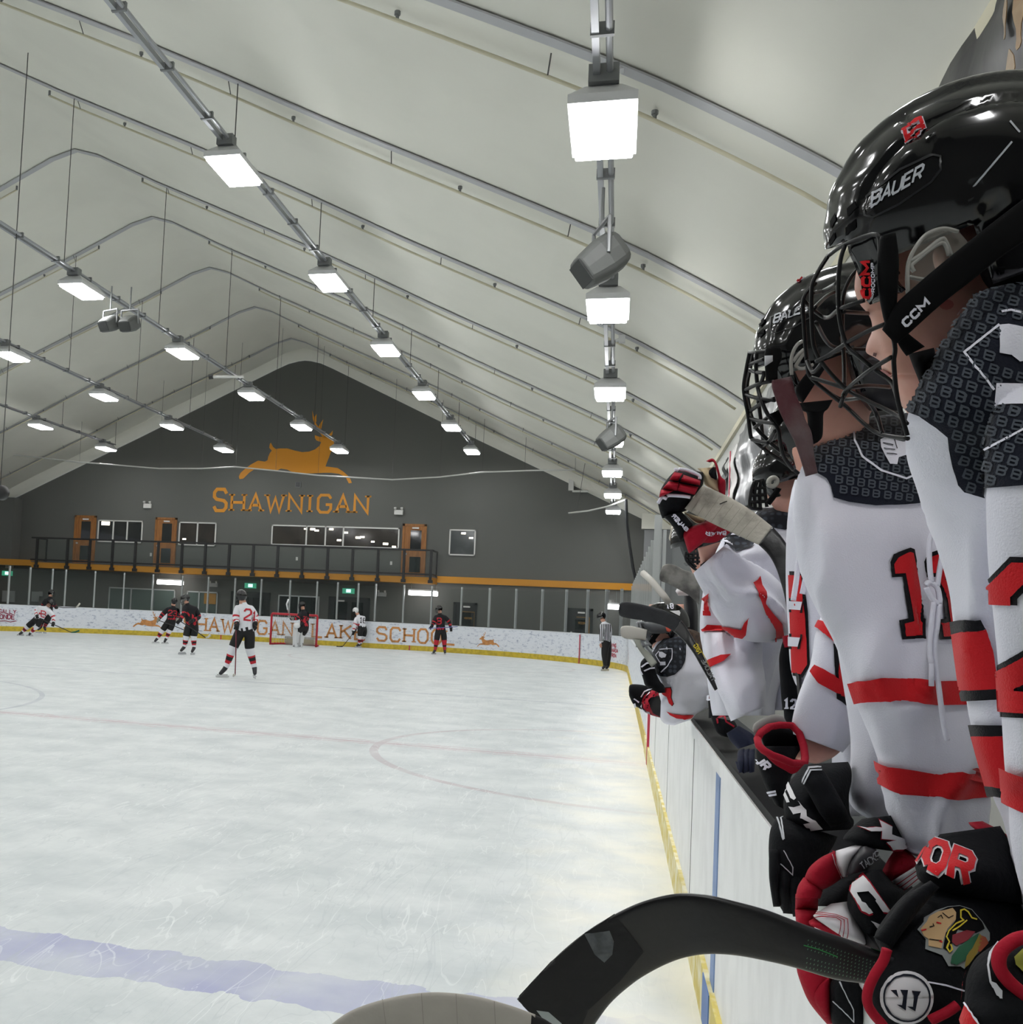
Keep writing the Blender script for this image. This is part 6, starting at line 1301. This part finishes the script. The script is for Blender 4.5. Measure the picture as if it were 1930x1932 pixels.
L('hair', [Z6(560,520)+Z6(800,480)+(5.175,.08), Z6(620,560)+Z6(960,460)+(5.175,.09), Z6(800,580)+Z6(1080,500)+(5.152,.06), Z6(960,640)+Z6(1150,560)+(5.117,.04), Z6(1060,760)+Z6(1165,680)+(5.083,.03), Z6(1120,860)+Z6(1170,800)+(5.083,.02)], mat('brown_hair', '#4a3322', .6, col2='#2a1c12', vscale=30, stretch=(3,3,.5)), P6, amp=.01, fr=18)
j6 = L('jersey', [Z6(520,640)+Z6(860,520)+(5.175,.12), Z6(485,800)+Z6(980,600)+(5.152,.18), Z6(485,920)+Z6(1100,820)+(5.129,.2), Z6(530,1050)+Z6(1180,980)+(5.117,.22), Z6(590,1180)+Z6(1240,1120)+(5.117,.22), Z6(600,1320)+Z6(1300,1230)+(5.117,.22), Z6(560,1440)+Z6(1300,1380)+(5.117,.22), Z6(570,1560)+Z6(1220,1480)+(5.117,.2), Z6(640,1680)+Z6(1060,1560)+(5.117,.16), Z6(780,1712)+Z6(990,1640)+(5.117,.08)], C_w, P6, n=48, steps=6, amp=.05, fr=6, seed=71)
b6 = bvh_of([j6])
YK6 = [Z6(*q) for q in ((560,680),(640,600),(760,580),(860,575),(920,630),(915,760),(905,880),(860,970),(780,1050),(690,1078),(600,1068),(540,1030),(500,930),(482,860),(500,780),(530,730))]
patch('yoke', YK6, b6, M_hex, P6, .006, 8)
strokes('shield_outline', [[Z6(*q) for q in ((605,740),(730,735),(738,850),(700,940),(620,1018))],[Z6(*q) for q in ((600,760),(560,810),(605,890),(640,920))]], 1.5, b6, C_w, P6, .012)
stripes('shield_emblem', b6, [[Z6(*q) for q in ((602,770),(640,765),(690,795),(670,830),(630,840),(602,820))],[Z6(*q) for q in ((610,888),(675,884),(675,930),(612,935))]], C_w, P6, .012)
numr = [Z6(*q) for q in ((622,1220),(740,1212),(752,1260),(745,1360),(772,1430),(752,1462),(715,1430),(690,1350),(640,1320),(622,1290))]
patch('jersey_number', numr, b6, C_k, P6, .005, 5); patch('jersey_number', [(x*.92+ (1160+690/6.9)*.08, y*.94+(1120+1330/6.9)*.06) for x, y in numr], b6, C_r, P6, .009, 5)
stripes('jersey_stripe', b6, [[Z6(*q) for q in ((675,1525),(760,1560),(880,1572),(1020,1572),(990,1612),(900,1632),(800,1615),(720,1575))]], C_r, P6, .006)
wires('face_cage', [[Z6(290,370),Z6(300,480),Z6(330,590),Z6(400,690),Z6(490,790)],[Z6(320,370),Z6(345,470),Z6(390,580),Z6(470,680)],[Z6(300,460),Z6(360,480)],[Z6(310,545),Z6(390,555)],[Z6(275,685),Z6(380,690)],[Z6(350,620),Z6(430,600)],[Z6(395,690),Z6(450,640)],[Z6(290,375),Z6(380,380),Z6(440,440)]], 4.9, .006, P6, mat('silver_cage', '#9a9ca0', .3, metal=.6))
L('chin_strap', [Z6(560,440)+Z6(620,490)+(4.922,.01), Z6(480,560)+Z6(530,600)+(4.922,.01), Z6(430,650)+Z6(480,700)+(4.922,.012), Z6(470,720)+Z6(530,740)+(4.945,.012)], C_strap, P6, n=12)
G6 = thing('hockey_glove', at(1215,1315,D=4.83), 'black hockey glove with red and white lettered cuff reaching over the boards, lower of two', 'glove')
L('hand_back', [Z6(180,1270)+Z6(185,1310)+(4.830,.02), Z6(195,1190)+Z6(190,1340)+(4.830,.05), Z6(280,1180)+Z6(240,1440)+(4.830,.06), Z6(400,1200)+Z6(330,1500)+(4.830,.06), Z6(480,1270)+Z6(400,1530)+(4.830,.06)], C_glv, G6, n=28)
L('cuff', [Z6(480,1270)+Z6(360,1450)+(4.19,.065), Z6(560,1290)+Z6(430,1560)+(4.19,.07), Z6(600,1400)+Z6(590,1615)+(4.830,.06)], C_glv, G6, n=28)
bg6 = bvh_of(list(G6.children))
stripes('red_cuff_band', bg6, [[Z6(*q) for q in ((465,1270),(610,1310),(520,1330),(450,1390),(440,1460),(480,1550),(590,1610),(470,1570),(390,1490),(345,1410),(370,1330))]], C_glr, G6, .006)
strokes('white_piping', [[Z6(330,1340),Z6(370,1280),(1160+460/6.9,1120+1250/6.9)],[Z6(250,1355),Z6(310,1400)],[Z6(262,1410),Z6(280,1460)],[Z6(400,1400),Z6(430,1350),Z6(480,1310)],[Z6(375,1420),Z6(380,1490),Z6(430,1550)]], 2.2, bg6, C_w, G6, .012)
G7 = thing('hockey_glove', at(1225,1270,D=4.95), 'black hockey glove with white piping under the leaning chin, upper of two', 'glove')
L('cuff', [Z6(400,820)+Z6(500,840)+(4.968,.05), Z6(335,900)+Z6(510,930)+(4.945,.06), Z6(340,1010)+Z6(540,1040)+(4.945,.07), Z6(370,1120)+Z6(590,1140)+(4.945,.07), Z6(400,1200)+Z6(640,1200)+(4.945,.07), Z6(520,1300)+Z6(660,1290)+(4.945,.05)], C_glv, G7, n=28)
strokes('white_piping', [[Z6(360,955),Z6(410,915),Z6(480,905)],[Z6(390,1005),Z6(450,975),Z6(500,970)],[Z6(345,990),Z6(375,1050)]], 2.4, bvh_of(list(G7.children)), C_w, G7, .008)
G8 = thing('hockey_glove', at(1355,1370,D=3.4), 'black hockey glove with maroon lettered cuff hanging at the end of a white sleeve', 'glove')
L('cuff', [Z6(1225,1300)+Z6(1370,1290)+(4.485,.05), Z6(1215,1400)+Z6(1400,1380)+(4.462,.06), Z6(1220,1500)+Z6(1450,1480)+(4.439,.065), Z6(1220,1620)+Z6(1500,1600)+(4.416,.065)], C_glv, G8, n=28)
L('hand_back', [Z6(1250,1600)+Z6(1560,1660)+(4.025,.05), Z6(1280,1700)+Z6(1600,1760)+(4.002,.06), Z6(1320,1800)+Z6(1560,1860)+(3.979,.05), Z6(1380,1850)+Z6(1500,1880)+(3.979,.03)], C_glv, G8, n=28)
bg8 = bvh_of(list(G8.children))
stripes('maroon_band', bg8, [[Z6(*q) for q in ((1228,1330),(1300,1292),(1368,1290),(1378,1330),(1300,1345),(1235,1380))]], mat('maroon', '#7a1230', .7), G8, .006)
letters('glove_lettering', 'UE', bg8, Z6(1235,1400), (.98,-.15), (.1,-.99), 9, 8, 3, 2.6, C_w, G8, .012)
strokes('red_seam', [[Z6(*q) for q in ((1345,1700),(1330,1640),(1370,1600),(1420,1610),(1440,1680),(1540,1740))]], 3, bg8, C_glr, G8, .006)
# dark player behind with a white shoulder ring
P7 = thing('person', at(1290,1150,D=5.6), 'person in dark jersey behind the leaning player, only a black shoulder showing', 'person')
L('body', [Z6(900,20)+Z6(1040,10)+(5.6,.08), Z6(900,130)+Z6(1060,100)+(5.6,.1), Z6(900,300)+Z6(1080,240)+(5.6,.14), Z6(900,400)+Z6(1080,400)+(5.6,.14), Z6(920,520)+Z6(1080,560)+(5.6,.12)], C_k, P7)
L('glove', [ZR(920,1890)+ZR(960,1960)+(5.3,.03), ZR(960,1840)+ZR(1040,1960)+(5.3,.04), ZR(1050,1850)+ZR(1120,1960)+(5.3,.04)], C_glw, P7)
# ================================================================ gloves in the foreground
GA = thing('hockey_glove', at(1530,1580,D=2.0), 'large all black hockey glove with big white lettering resting over the ledge', 'glove')
L('cuff', [ZG(500,270)+ZG(1030,240)+(2.05,.04), ZG(400,380)+ZG(1068,330)+(2.04,.07), ZG(300,520)+ZG(1070,480)+(2.02,.08), ZG(250,700)+ZG(1040,640)+(2.0,.085), ZG(250,820)+ZG(1050,860)+(1.99,.085), ZG(290,960)+ZG(1100,960)+(1.98,.085), ZG(400,1100)+ZG(1080,1060)+(1.98,.07)], C_glv, GA, n=40, steps=5)
L('cuff_flap', [ZG(500,330)+ZG(700,300)+(1.93,.02), ZG(470,480)+ZG(800,440)+(1.92,.03), ZG(560,640)+ZG(900,620)+(1.91,.03), ZG(680,860)+ZG(1010,820)+(1.90,.03), ZG(820,1040)+ZG(1070,980)+(1.91,.02)], C_glv, GA, n=28, steps=4)
L('hand_back', [ZG(170,900)+ZG(900,1150)+(1.98,.06), ZG(90,1050)+ZG(850,1260)+(1.97,.08), ZG(65,1250)+ZG(760,1400)+(1.96,.08), ZG(70,1450)+ZG(640,1560)+(1.95,.08), ZG(90,1700)+ZG(520,1720)+(1.94,.075), ZG(150,1900)+ZG(500,1930)+(1.93,.065), ZG(250,2080)+ZG(480,2100)+(1.93,.04)], C_glv, GA, n=36, steps=5)
for i, (x0, x1, y0, y1) in enumerate(((70,200,1300,2000),(190,330,1500,2080),(310,450,1560,2120))): L('finger', [ZG(x0,y0)+ZG(x1,y0)+(1.9,.015), ZG(x0,(y0+y1)/2)+ZG(x1,(y0+y1)/2)+(1.88,.025), ZG(x0+50,y1)+ZG(x1,y1)+(1.9,.015)], C_glv, GA, n=20, steps=4)
bga = bvh_of([o for o in GA.children])
patch('glove_lettering', [ZG(*q) for q in ((318,490),(405,690),(385,712),(345,690),(300,580),(282,610),(335,735),(300,740),(262,650),(270,580))], bga, C_glw, GA, .003, 6)
patch('glove_lettering', [ZG(*q) for q in ((320,785),(380,795),(455,770),(425,718),(520,830),(525,905),(640,960),(718,1045),(555,1068),(490,985),(568,968),(455,925),(458,865),(375,880))], bga, C_glw, GA, .003, 6)
strokes('silver_stripe', [[ZG(480,495),ZG(560,320),ZG(690,310)],[ZG(505,510),ZG(575,350),ZG(700,345)]], 2.6, bga, C_grey, GA, .003)
strokes('silver_stripe', [[ZG(240,830),ZG(180,920),ZG(245,1190)],[ZG(255,860),ZG(220,930),ZG(255,1180)]], 2.6, bga, C_grey, GA, .003)
strokes('badge_outline', [[ZG(250,1320),ZG(350,1520),ZG(345,1610),ZG(215,1480)]], 1.8, bga, C_grey, GA, .003)
# red black white glove
GB = thing('hockey_glove', at(1600,1740,D=1.7), 'red, black and white hockey glove gripping over the boards below the number 11 sleeve', 'glove')
L('cuff', [ZG(1200,930)+ZG(1560,890)+(1.75,.04), ZG(1050,1060)+ZG(1690,1120)+(1.74,.06), ZG(970,1180)+ZG(1720,1290)+(1.73,.06), ZG(1100,1260)+ZG(1600,1330)+(1.73,.05)], C_glv, GB, n=36, steps=5)
L('red_cuff', [ZG(1580,1330)+ZG(1730,1290)+(1.76,.03), ZG(1500,1450)+ZG(1870,1440)+(1.75,.05), ZG(1440,1610)+ZG(1860,1560)+(1.74,.05), ZG(1540,1720)+ZG(1820,1620)+(1.74,.03)], C_glr, GB, n=28, steps=4)
L('white_cuff_stripe', [ZG(1555,1690)+ZG(1860,1500)+(1.70,.03), ZG(1700,1810)+ZG(1905,1680)+(1.70,.03)], C_glw, GB, n=24, steps=4)
L('black_cuff', [ZH(930,70)+ZH(1110,50)+(1.68,.04), ZH(760,230)+ZH(1260,230)+(1.67,.055), ZH(700,400)+ZH(1400,330)+(1.66,.06), ZH(720,560)+ZH(1350,520)+(1.65,.06), ZH(850,760)+ZH(1250,720)+(1.64,.05), ZH(980,950)+ZH(1150,900)+(1.63,.03)], C_glv, GB, n=36, steps=5)
L('white_panel', [ZH(500,470)+ZH(720,440)+(1.70,.03), ZH(330,580)+ZH(800,600)+(1.68,.045), ZH(300,640)+ZH(900,780)+(1.66,.05), ZH(560,820)+ZH(980,960)+(1.64,.04), ZH(700,900)+ZH(980,1000)+(1.64,.02)], C_glw, GB, n=32, steps=4)
L('palm', [ZH(560,200)+ZH(780,180)+(1.82,.03), ZH(380,350)+ZH(740,330)+(1.80,.05), ZH(330,500)+ZH(700,500)+(1.78,.05)], C_glv, GB, n=24)
L('thumb_white', [ZG(880,1320)+ZG(1180,1230)+(1.72,.03), ZG(880,1400)+ZG(1240,1260)+(1.71,.04), ZG(900,1530)+ZG(1120,1400)+(1.71,.04), ZG(960,1640)+ZG(1020,1640)+(1.72,.03)], C_glw, GB, n=28, steps=4)
L('thumb_grey', [ZG(1180,1270)+ZG(1260,1260)+(1.70,.03), ZG(1060,1440)+ZG(1400,1340)+(1.69,.04), ZG(1000,1620)+ZG(1260,1560)+(1.69,.035)], mat('dark_grey_leather', '#2c2b30', .5), GB, n=24, steps=4)
for q in ([(600,1500,930,1330),(560,1560,960,1660)], ):
    pass
rolls = [[ZG(850,1330)+ZG(960,1650)+(1.73,.03), ZG(700,1400)+ZG(830,1740)+(1.72,.045), ZG(560,1520)+ZG(700,1800)+(1.72,.045), ZG(500,1650)+ZG(600,1790)+(1.73,.02)],
 [ZG(490,1640)+ZG(700,1720)+(1.73,.02), ZG(420,1750)+ZG(720,1800)+(1.72,.045), ZG(390,1900)+ZG(690,1900)+(1.72,.05), ZH(70,350)+ZH(350,400)+(1.72,.045), ZH(65,540)+ZH(340,550)+(1.73,.02)],
 [ZH(62,540)+ZH(340,540)+(1.72,.02), ZH(70,640)+ZH(300,620)+(1.71,.04), ZH(80,780)+ZH(300,760)+(1.71,.04), ZH(75,1000)+ZH(300,1000)+(1.70,.04), ZH(75,1180)+ZH(300,1220)+(1.71,.02)],
 [ZH(230,680)+ZH(300,640)+(1.68,.02), ZH(250,730)+ZH(520,720)+(1.66,.03), ZH(400,800)+ZH(600,790)+(1.66,.03), ZH(520,880)+ZH(620,870)+(1.66,.02)],
 [ZH(75,1160)+ZH(560,1250)+(1.70,.03), ZH(90,1300)+ZH(560,1350)+(1.69,.05), ZH(150,1480)+ZH(500,1480)+(1.68,.05), ZH(220,1640)+ZH(500,1660)+(1.68,.05), ZH(320,1780)+ZH(500,1800)+(1.68,.04), ZH(450,1930)+ZH(530,1930)+(1.69,.02)],
 [ZH(480,1330)+ZH(560,1300)+(1.67,.02), ZH(300,1500)+ZH(500,1400)+(1.66,.03), ZH(290,1650)+ZH(490,1650)+(1.655,.03), ZH(420,1850)+ZH(500,1850)+(1.66,.02)]]
for q in rolls: L('red_roll', q, C_glr, GB, n=28, steps=4)
L('black_finger', [ZH(560,1320)+ZH(800,1340)+(1.66,.03), ZH(490,1450)+ZH(900,1480)+(1.65,.05), ZH(490,1650)+ZH(950,1700)+(1.65,.05), ZH(500,1850)+ZH(1000,1900)+(1.65,.05), ZH(540,2000)+ZH(1050,2000)+(1.65,.04)], C_glv, GB, n=32, steps=4)
bgb = bvh_of([o for o in GB.children])
MW = [(1170,1045),(1260,1060),(1360,1050),(1430,1055),(1400,965),(1545,1040),(1540,1130),(1690,1180),(1730,1220),(1710,1285),(1560,1290),(1475,1215),(1590,1195),(1420,1180),(1430,1095),(1300,1098)]
def grow(P, k):
    cx = sum(p[0] for p in P)/len(P); cy = sum(p[1] for p in P)/len(P); return [(cx+(x-cx)*k, cy+(y-cy)*(k+.05)) for x, y in P]
patch('glove_lettering', [ZG(*q) for q in grow(MW, 1.1)], bgb, C_glr, GB, .0025, 6); patch('glove_lettering', [ZG(*q) for q in MW], bgb, C_glw, GB, .004, 6)
CW = [(905,150),(1190,545),(1165,570),(1110,565),(1030,440),(1040,430),(955,330),(830,345),(880,450),(920,470),(1000,575),(960,590),(880,550),(760,330),(780,240)]
patch('glove_lettering', [ZH(*q) for q in grow(CW, 1.12)], bgb, C_glr, GB, .0025, 6); patch('glove_lettering', [ZH(*q) for q in CW], bgb, C_glw, GB, .004, 6)
patch('glove_lettering', [ZH(*q) for q in ((980,665),(1100,720),(1065,775))], bgb, C_glw, GB, .004, 6)
letters('glove_lettering', 'TACKS', bgb, ZG(1190,1530), (.82,-.57), (-.45,-.89), 11, 6.5, 1.4, 1.7, C_grey, GB, .004)
for k_ in range(3):
    strokes('pinstripe', [[ZH(330+k_*-18,590+k_*22),ZH(560,620+k_*18),ZH(690-k_*40,670+k_*10),ZH(700-k_*50,900)]], 1.3, bgb, C_glr, GB, .003)
    strokes('pinstripe', [[ZG(1590+k_*45,1740+k_*35),ZG(1850+k_*10,1555+k_*45)]], 1.6, bgb, C_glr, GB, .003)
    strokes('pinstripe', [[ZG(820+k_*28,1340-k_*8),ZG(850+k_*28,1480),ZG(930+k_*20,1640)]], 1.3, bgb, C_glw if k_ < 1 else C_glr, GB, .003)
strokes('badge_outline', [[ZH(610,1430),ZH(760,1750),ZH(765,1890),ZH(540,1650)]], 2, bgb, C_grey, GB, .003)
# warrior-type glove with round badge and crest
GC = thing('hockey_glove', at(1780,1720,D=1.25), 'black hockey glove with round white badge and feathered head crest holding the big black stick', 'glove')
L('red_lining', [ZW(880,230)+ZW(1000,220)+(1.34,.03), ZW(900,260)+ZW(1200,330)+(1.33,.04), ZW(950,300)+ZW(1250,420)+(1.32,.04)], C_glr, GC, n=28)
L('cuff', [ZW(640,330)+ZW(1150,260)+(1.31,.03), ZW(450,560)+ZW(1260,460)+(1.29,.06), ZW(440,640)+ZW(1300,640)+(1.27,.07), ZW(480,730)+ZW(1420,800)+(1.27,.07), ZW(700,830)+ZW(1500,950)+(1.27,.06)], C_glv, GC, n=40, steps=5)
L('hand_back', [ZW(480,730)+ZW(1400,800)+(1.30,.05), ZW(330,850)+ZW(1450,950)+(1.28,.07), ZW(200,1000)+ZW(1400,1150)+(1.26,.08), ZW(90,1190)+ZW(1300,1300)+(1.24,.085), ZW(140,1330)+ZW(1200,1450)+(1.22,.08), ZW(60,1550)+ZW(1100,1650)+(1.20,.075), ZW(50,1800)+ZW(1050,1850)+(1.19,.07), ZW(150,2050)+ZW(1000,2050)+(1.19,.06)], C_glv, GC, n=48, steps=5)
L('side_roll', [ZW(560,720)+ZW(640,780)+(1.20,.015), ZW(340,860)+ZW(480,960)+(1.19,.025), ZW(200,1040)+ZW(330,1160)+(1.18,.025), ZW(80,1200)+ZW(240,1290)+(1.17,.02)], C_glv, GC, n=24, steps=4)
wires('red_piping', [[ZW(195,1300),ZW(165,1400),ZW(90,1520),ZW(35,1650),ZW(30,1760),ZW(80,1850),ZW(150,1930),ZW(180,1990)],[ZW(560,1900),ZW(700,1830),ZW(790,1770)]], 1.125, .0055, GC, C_glr)
bgc = bvh_of([o for o in GC.children if o.name.startswith(('cuff', 'hand_back'))])
ccx, ccy = ZW(362,1708); circ = lambda r: [(ccx+r*math.cos(t)*.99, ccy+r*math.sin(t)) for t in [i*math.pi/20 for i in range(40)]]
patch('round_badge', circ(48), bgc, C_glw, GC, .003, 8)
strokes('badge_ring', [circ(40)], 3.4, bgc, C_navy, GC, .0045, closed=True)
for P in (((232,1650),(275,1645),(292,1708)), ((305,1645),(365,1645),(355,1700),(345,1805),(275,1760),(320,1765),(325,1690)), ((395,1650),(468,1655),(445,1690),(420,1812),(355,1770),(400,1772),(410,1690))):
    patch('badge_mark', [ZW(*q) for q in P], bgc, C_navy, GC, .0045, 0)
lw = lambda nm, s, M, lift: letters(nm, 'OR', bgc, ZW(520,600), (.90,.36), (.30,-.90), 50, 34, 15, s, M, GC, lift, slant=.0, step=5)
lw('glove_lettering', 20, C_glw, .003); lw('glove_lettering', 13.5, C_r, .0045)
strokes('glove_lettering', [[ZW(450,590),ZW(590,370)]], 7, bgc, C_glw, GC, .003); strokes('glove_lettering', [[ZW(460,585),ZW(585,385)]], 3.5, bgc, C_r, GC, .0045)
strokes('white_piping', [[ZW(530,1580),ZW(680,1605),ZW(830,1650)]], 3, bgc, C_w, GC, .003)
OUT = [ZW(*q) for q in ((450,1150),(500,1085),(505,1050),(600,990),(700,955),(800,945),(900,975),(990,1080),(1045,1170),(1045,1230),(950,1340),(880,1400),(830,1470),(800,1450),(700,1450),(650,1360),(510,1310),(515,1230))]
patch('crest', OUT, bgc, mat('crest_border', '#8d9290', .7), GC, .003, 7)
patch('crest_hair', [ZW(*q) for q in ((620,1000),(700,965),(800,955),(895,985),(980,1085),(1000,1140),(930,1180),(780,1150),(740,1230),(710,1330),(655,1310),(680,1180),(760,1080),(765,1010),(740,975))], bgc, C_strap, GC, .004, 7)
patch('crest_face', [ZW(*q) for q in ((472,1152),(525,1090),(545,1045),(620,1005),(740,975),(765,1010),(762,1070),(690,1150),(660,1230),(640,1310),(535,1290),(535,1235),(500,1210))], bgc, mat('crest_tan', '#c9a878', .7), GC, .0045, 7)
patch('crest_feather', [ZW(*q) for q in ((730,1200),(850,1160),(920,1170),(860,1240),(760,1290),(725,1260))], bgc, mat('crest_red', '#7c1c26', .7), GC, .005, 7)
patch('crest_feather', [ZW(*q) for q in ((870,1230),(950,1180),(900,1300),(830,1400),(760,1440),(710,1430),(720,1370),(790,1290))], bgc, mat('crest_green', '#1f5a3c', .7), GC, .005, 7)
patch('crest_feather', [ZW(*q) for q in ((950,1185),(975,1220),(930,1340),(850,1440),(820,1460),(840,1370),(890,1300))], bgc, mat('crest_ochre', '#8a7426', .7), GC, .0055, 7)
patch('crest_feather', [ZW(*q) for q in ((960,1200),(1000,1215),(1020,1260),(950,1330),(930,1330))], bgc, mat('crest_orange', '#9c4a2c', .7), GC, .0055, 7)
strokes('crest_yellow_line', [[ZW(*q) for q in ((930,1070),(890,1060),(860,1010),(830,990),(800,1000),(800,1060),(820,1080),(760,1110),(700,1170),(680,1220),(700,1260),(680,1310),(700,1340),(725,1320),(710,1280))],[ZW(*q) for q in ((850,1080),(790,1130),(730,1170))]], 2.6, bgc, C_yel, GC, .006)
strokes('crest_ink', [[ZW(610,1060),ZW(640,1040),ZW(655,1070)],[ZW(650,1020),ZW(700,1060),ZW(740,1040)],[ZW(570,1110),ZW(580,1130),ZW(545,1140)],[ZW(540,1240),ZW(640,1250)]], 1.5, bgc, C_strap, GC, .0055)
strokes('crest_paint', [[ZW(600,1100),ZW(640,1110)],[ZW(480,1170),ZW(520,1160)],[ZW(620,1250),ZW(645,1265)]], 2.6, bgc, C_r, GC, .0055)
# bottom right glove, seen into its cuff
GD = thing('hockey_glove', at(1890,1860,D=1.02), 'dark hockey glove with red rimmed cuff cut off by the bottom right corner', 'glove', None)
L('cuff', [ZW(1100,1260)+ZW(1400,1170)+(1.06,.03), ZW(950,1370)+ZW(1500,1260)+(1.05,.05), ZW(870,1520)+ZW(1560,1450)+(1.04,.06), ZW(850,1700)+ZW(1600,1700)+(1.03,.06), ZW(830,1900)+ZW(1600,1900)+(1.02,.06), ZW(820,2100)+ZW(1600,2100)+(1.02,.05)], C_glv, GD, n=40, steps=5)
mb = MB(); rim = [at(*ZW(*q), D=.985) for q in ((1420,1190),(1290,1215),(1180,1290),(1140,1370),(1150,1470),(1220,1570),(1330,1670),(1450,1760))]; mb.tube([Vector(p) for p in catmull([tuple(p) for p in rim], 4)], .0065, 10); mb.build('cuff_rim', C_glr, GD, smooth=True)
bgd = bvh_of([o for o in GD.children if o.name.startswith('cuff') and 'rim' not in o.name])
patch('lime_lining', [ZW(*q) for q in ((1400,1300),(1330,1310),(1260,1380),(1270,1440),(1350,1520),(1420,1560))], bgd, mat('lime_lining', '#9a9a3c', .8), GD, .003, 8)
strokes('grey_print', [[ZW(1150,1260),ZW(1080,1350),ZW(1055,1450),ZW(1070,1580),ZW(1150,1720)]], 4, bgd, C_grey, GD, .003)
patch('grey_print', [ZW(*q) for q in ((1060,1570),(1110,1590),(1155,1650),(1155,1725),(1110,1690))], bgd, C_grey, GD, .003, 6)
stripes('red_print', bgd, [[ZW(*q) for q in ((870,1480),(890,1440),(860,1560),(855,1680),(830,1800),(800,1880),(795,1760),(820,1640))],[ZW(*q) for q in ((880,1760),(960,1890),(1010,2000),(860,2000),(830,1900))]], C_r, GD, .003)
strokes('white_piping', [[ZW(900,1380),ZW(850,1520),ZW(830,1700),ZW(800,1900)],[ZW(880,1765),(1630+985/4.473,1500+1932/4.473)]], 3, bgd, C_w, GD, .0045)
# ================================================================ foreground sticks
KA = thing('hockey_stick', at(1250,1760,D=1.25), 'big black hockey stick with green dotted shaft curving across the bottom foreground', 'hockey stick')
blade('blade', [(975,1885,1075,1990,1.30,.009),(1010,1845,1110,1950,1.29,.009),(1060,1795,1150,1895,1.28,.009),(1110,1755,1195,1855,1.27,.009),(1165,1722,1235,1830,1.26,.009),(1215,1700,1275,1812,1.25,.009),(1275,1686,1310,1803,1.24,.009),(1330,1688,1345,1800,1.23,.010),(1385,1700,1390,1803,1.22,.011),(1450,1718,1440,1812,1.21,.012),(1520,1745,1500,1826,1.20,.013),(1600,1772,1575,1848,1.19,.014),(1668,1797,1640,1858,1.18,.014),(1740,1825,1712,1880,1.17,.014)], C_carb, KA, steps=6)
bka = bvh_of(list(KA.children))
patch('black_tape_wrap', [(975,1885),(1040,1815),(1105,1760),(1160,1725),(1215,1795),(1170,1850),(1110,1905),(1075,1990),(960,1990)], bka, C_tapek, KA, .0008, 10)
patch('torn_tape', [(1103,1762),(1130,1758),(1150,1755),(1158,1775),(1155,1800),(1140,1815),(1122,1800),(1112,1780)], bka, mat('torn_grey', '#55595c', .8, vary=.4, vscale=60), KA, .0016, 5)
patch('torn_tape', [(1012,1905),(1035,1908),(1060,1930),(1050,1935),(1025,1922)], bka, mat('torn_pale', '#9ba2a2', .8), KA, .0016, 5)
mb = MB(); pl = on_surface(bka, .001)
for i in range(20):
    for j in range(7):
        if j == 3 and i < 9: continue
        x = 1524+i*6.9+j*-.6; y = 1775+i*2.3+j*8.4-(j*i*.13); ribbon(mb, [(x, y), (x+1.6, y-2.6)], 1.6, pl, 3)
mb.build('dot_pattern', C_gd, KA)
strokes('green_line', [[(1516,1783),(1545,1791),(1580,1805)],[(1642,1788),(1666,1797)]], 1.8, bka, C_green, KA, .001)
KB = thing('hockey_stick', at(850,1920,D=1.0), 'blurred white taped stick blade rising from the bottom edge of the picture', 'hockey stick')
blade('taped_blade', [(610,1945,615,2010,1.0,.010),(660,1908,655,2030,1.0,.012),(730,1884,720,2040,1.0,.012),(810,1872,800,2040,1.0,.012),(890,1878,880,2040,1.0,.012),(960,1896,950,2040,1.0,.012),(1010,1914,1000,2040,1.0,.012)], mat('foreground_tape', '#a7a39b', .85, vary=.12, vscale=14, bump=.3, bscale=25), KB, steps=5)
blade('black_tip', [(1003,1912,995,2040,1.0,.0125),(1030,1924,1022,2040,1.0,.0125),(1060,1945,1050,2040,1.0,.011)], C_tapek, KB, steps=4)
bkb = bvh_of(list(KB.children)); strokes('tape_wrap_edge', [[(722,1887),(735,1990)],[(795,1875),(803,1990)],[(860,1876),(866,1990)],[(932,1890),(938,1990)]], 1.2, bkb, mat('tape_edge_b', '#8c8880'), KB, .001)
# banners behind the players, high on the right wall
banner(4.6, 9.9, 3.9, 5.56, M_ban, 'large dark grey banner with crinkled brown print high at the top right corner', .03)
bp_ = mat('banner_bronze', '#8a6b45', .3, coat=.3); mb = MB()
for y_, z_, s_ in ((6.05, 4.95, .13), (6.2, 4.6, .16), (5.9, 4.5, .14), (6.35, 5.1, .08), (5.7, 4.9, .16)):
    fill(mb, [(y_+s_*math.cos(t)*(.5+.3*math.sin(3*t)), z_+s_*math.sin(t)*1.5) for t in [i*.35 for i in range(18)]], lambda a, b: Vector((1.615+.02*math.sin(a*9), a, b)), step=0)
tag(mb.build('banner_emblem', bp_, solid=.004), 'bronze coloured printed shapes on the dark banner at the top right', 'emblem')
banner(14.3, 20.2, 3.62, 5.2, M_ban2, 'crinkled silver banner on the wall behind the face cages', .05)
banner(20.6, 21.4, 3.9, 5.1, M_ban3, 'white and red banner edge beside the silver banner', .02)
tag(MB().box((1.64, 20.9, 4.0), (1.655, 21.0, 5.0)).build('banner_stripe', M_redp), 'thin red stripe printed on the white banner edge', 'stripe')
banner(22.3, 22.7, 4.45, 5.1, M_ban, 'small dark banner edge above the raised glove', .01)
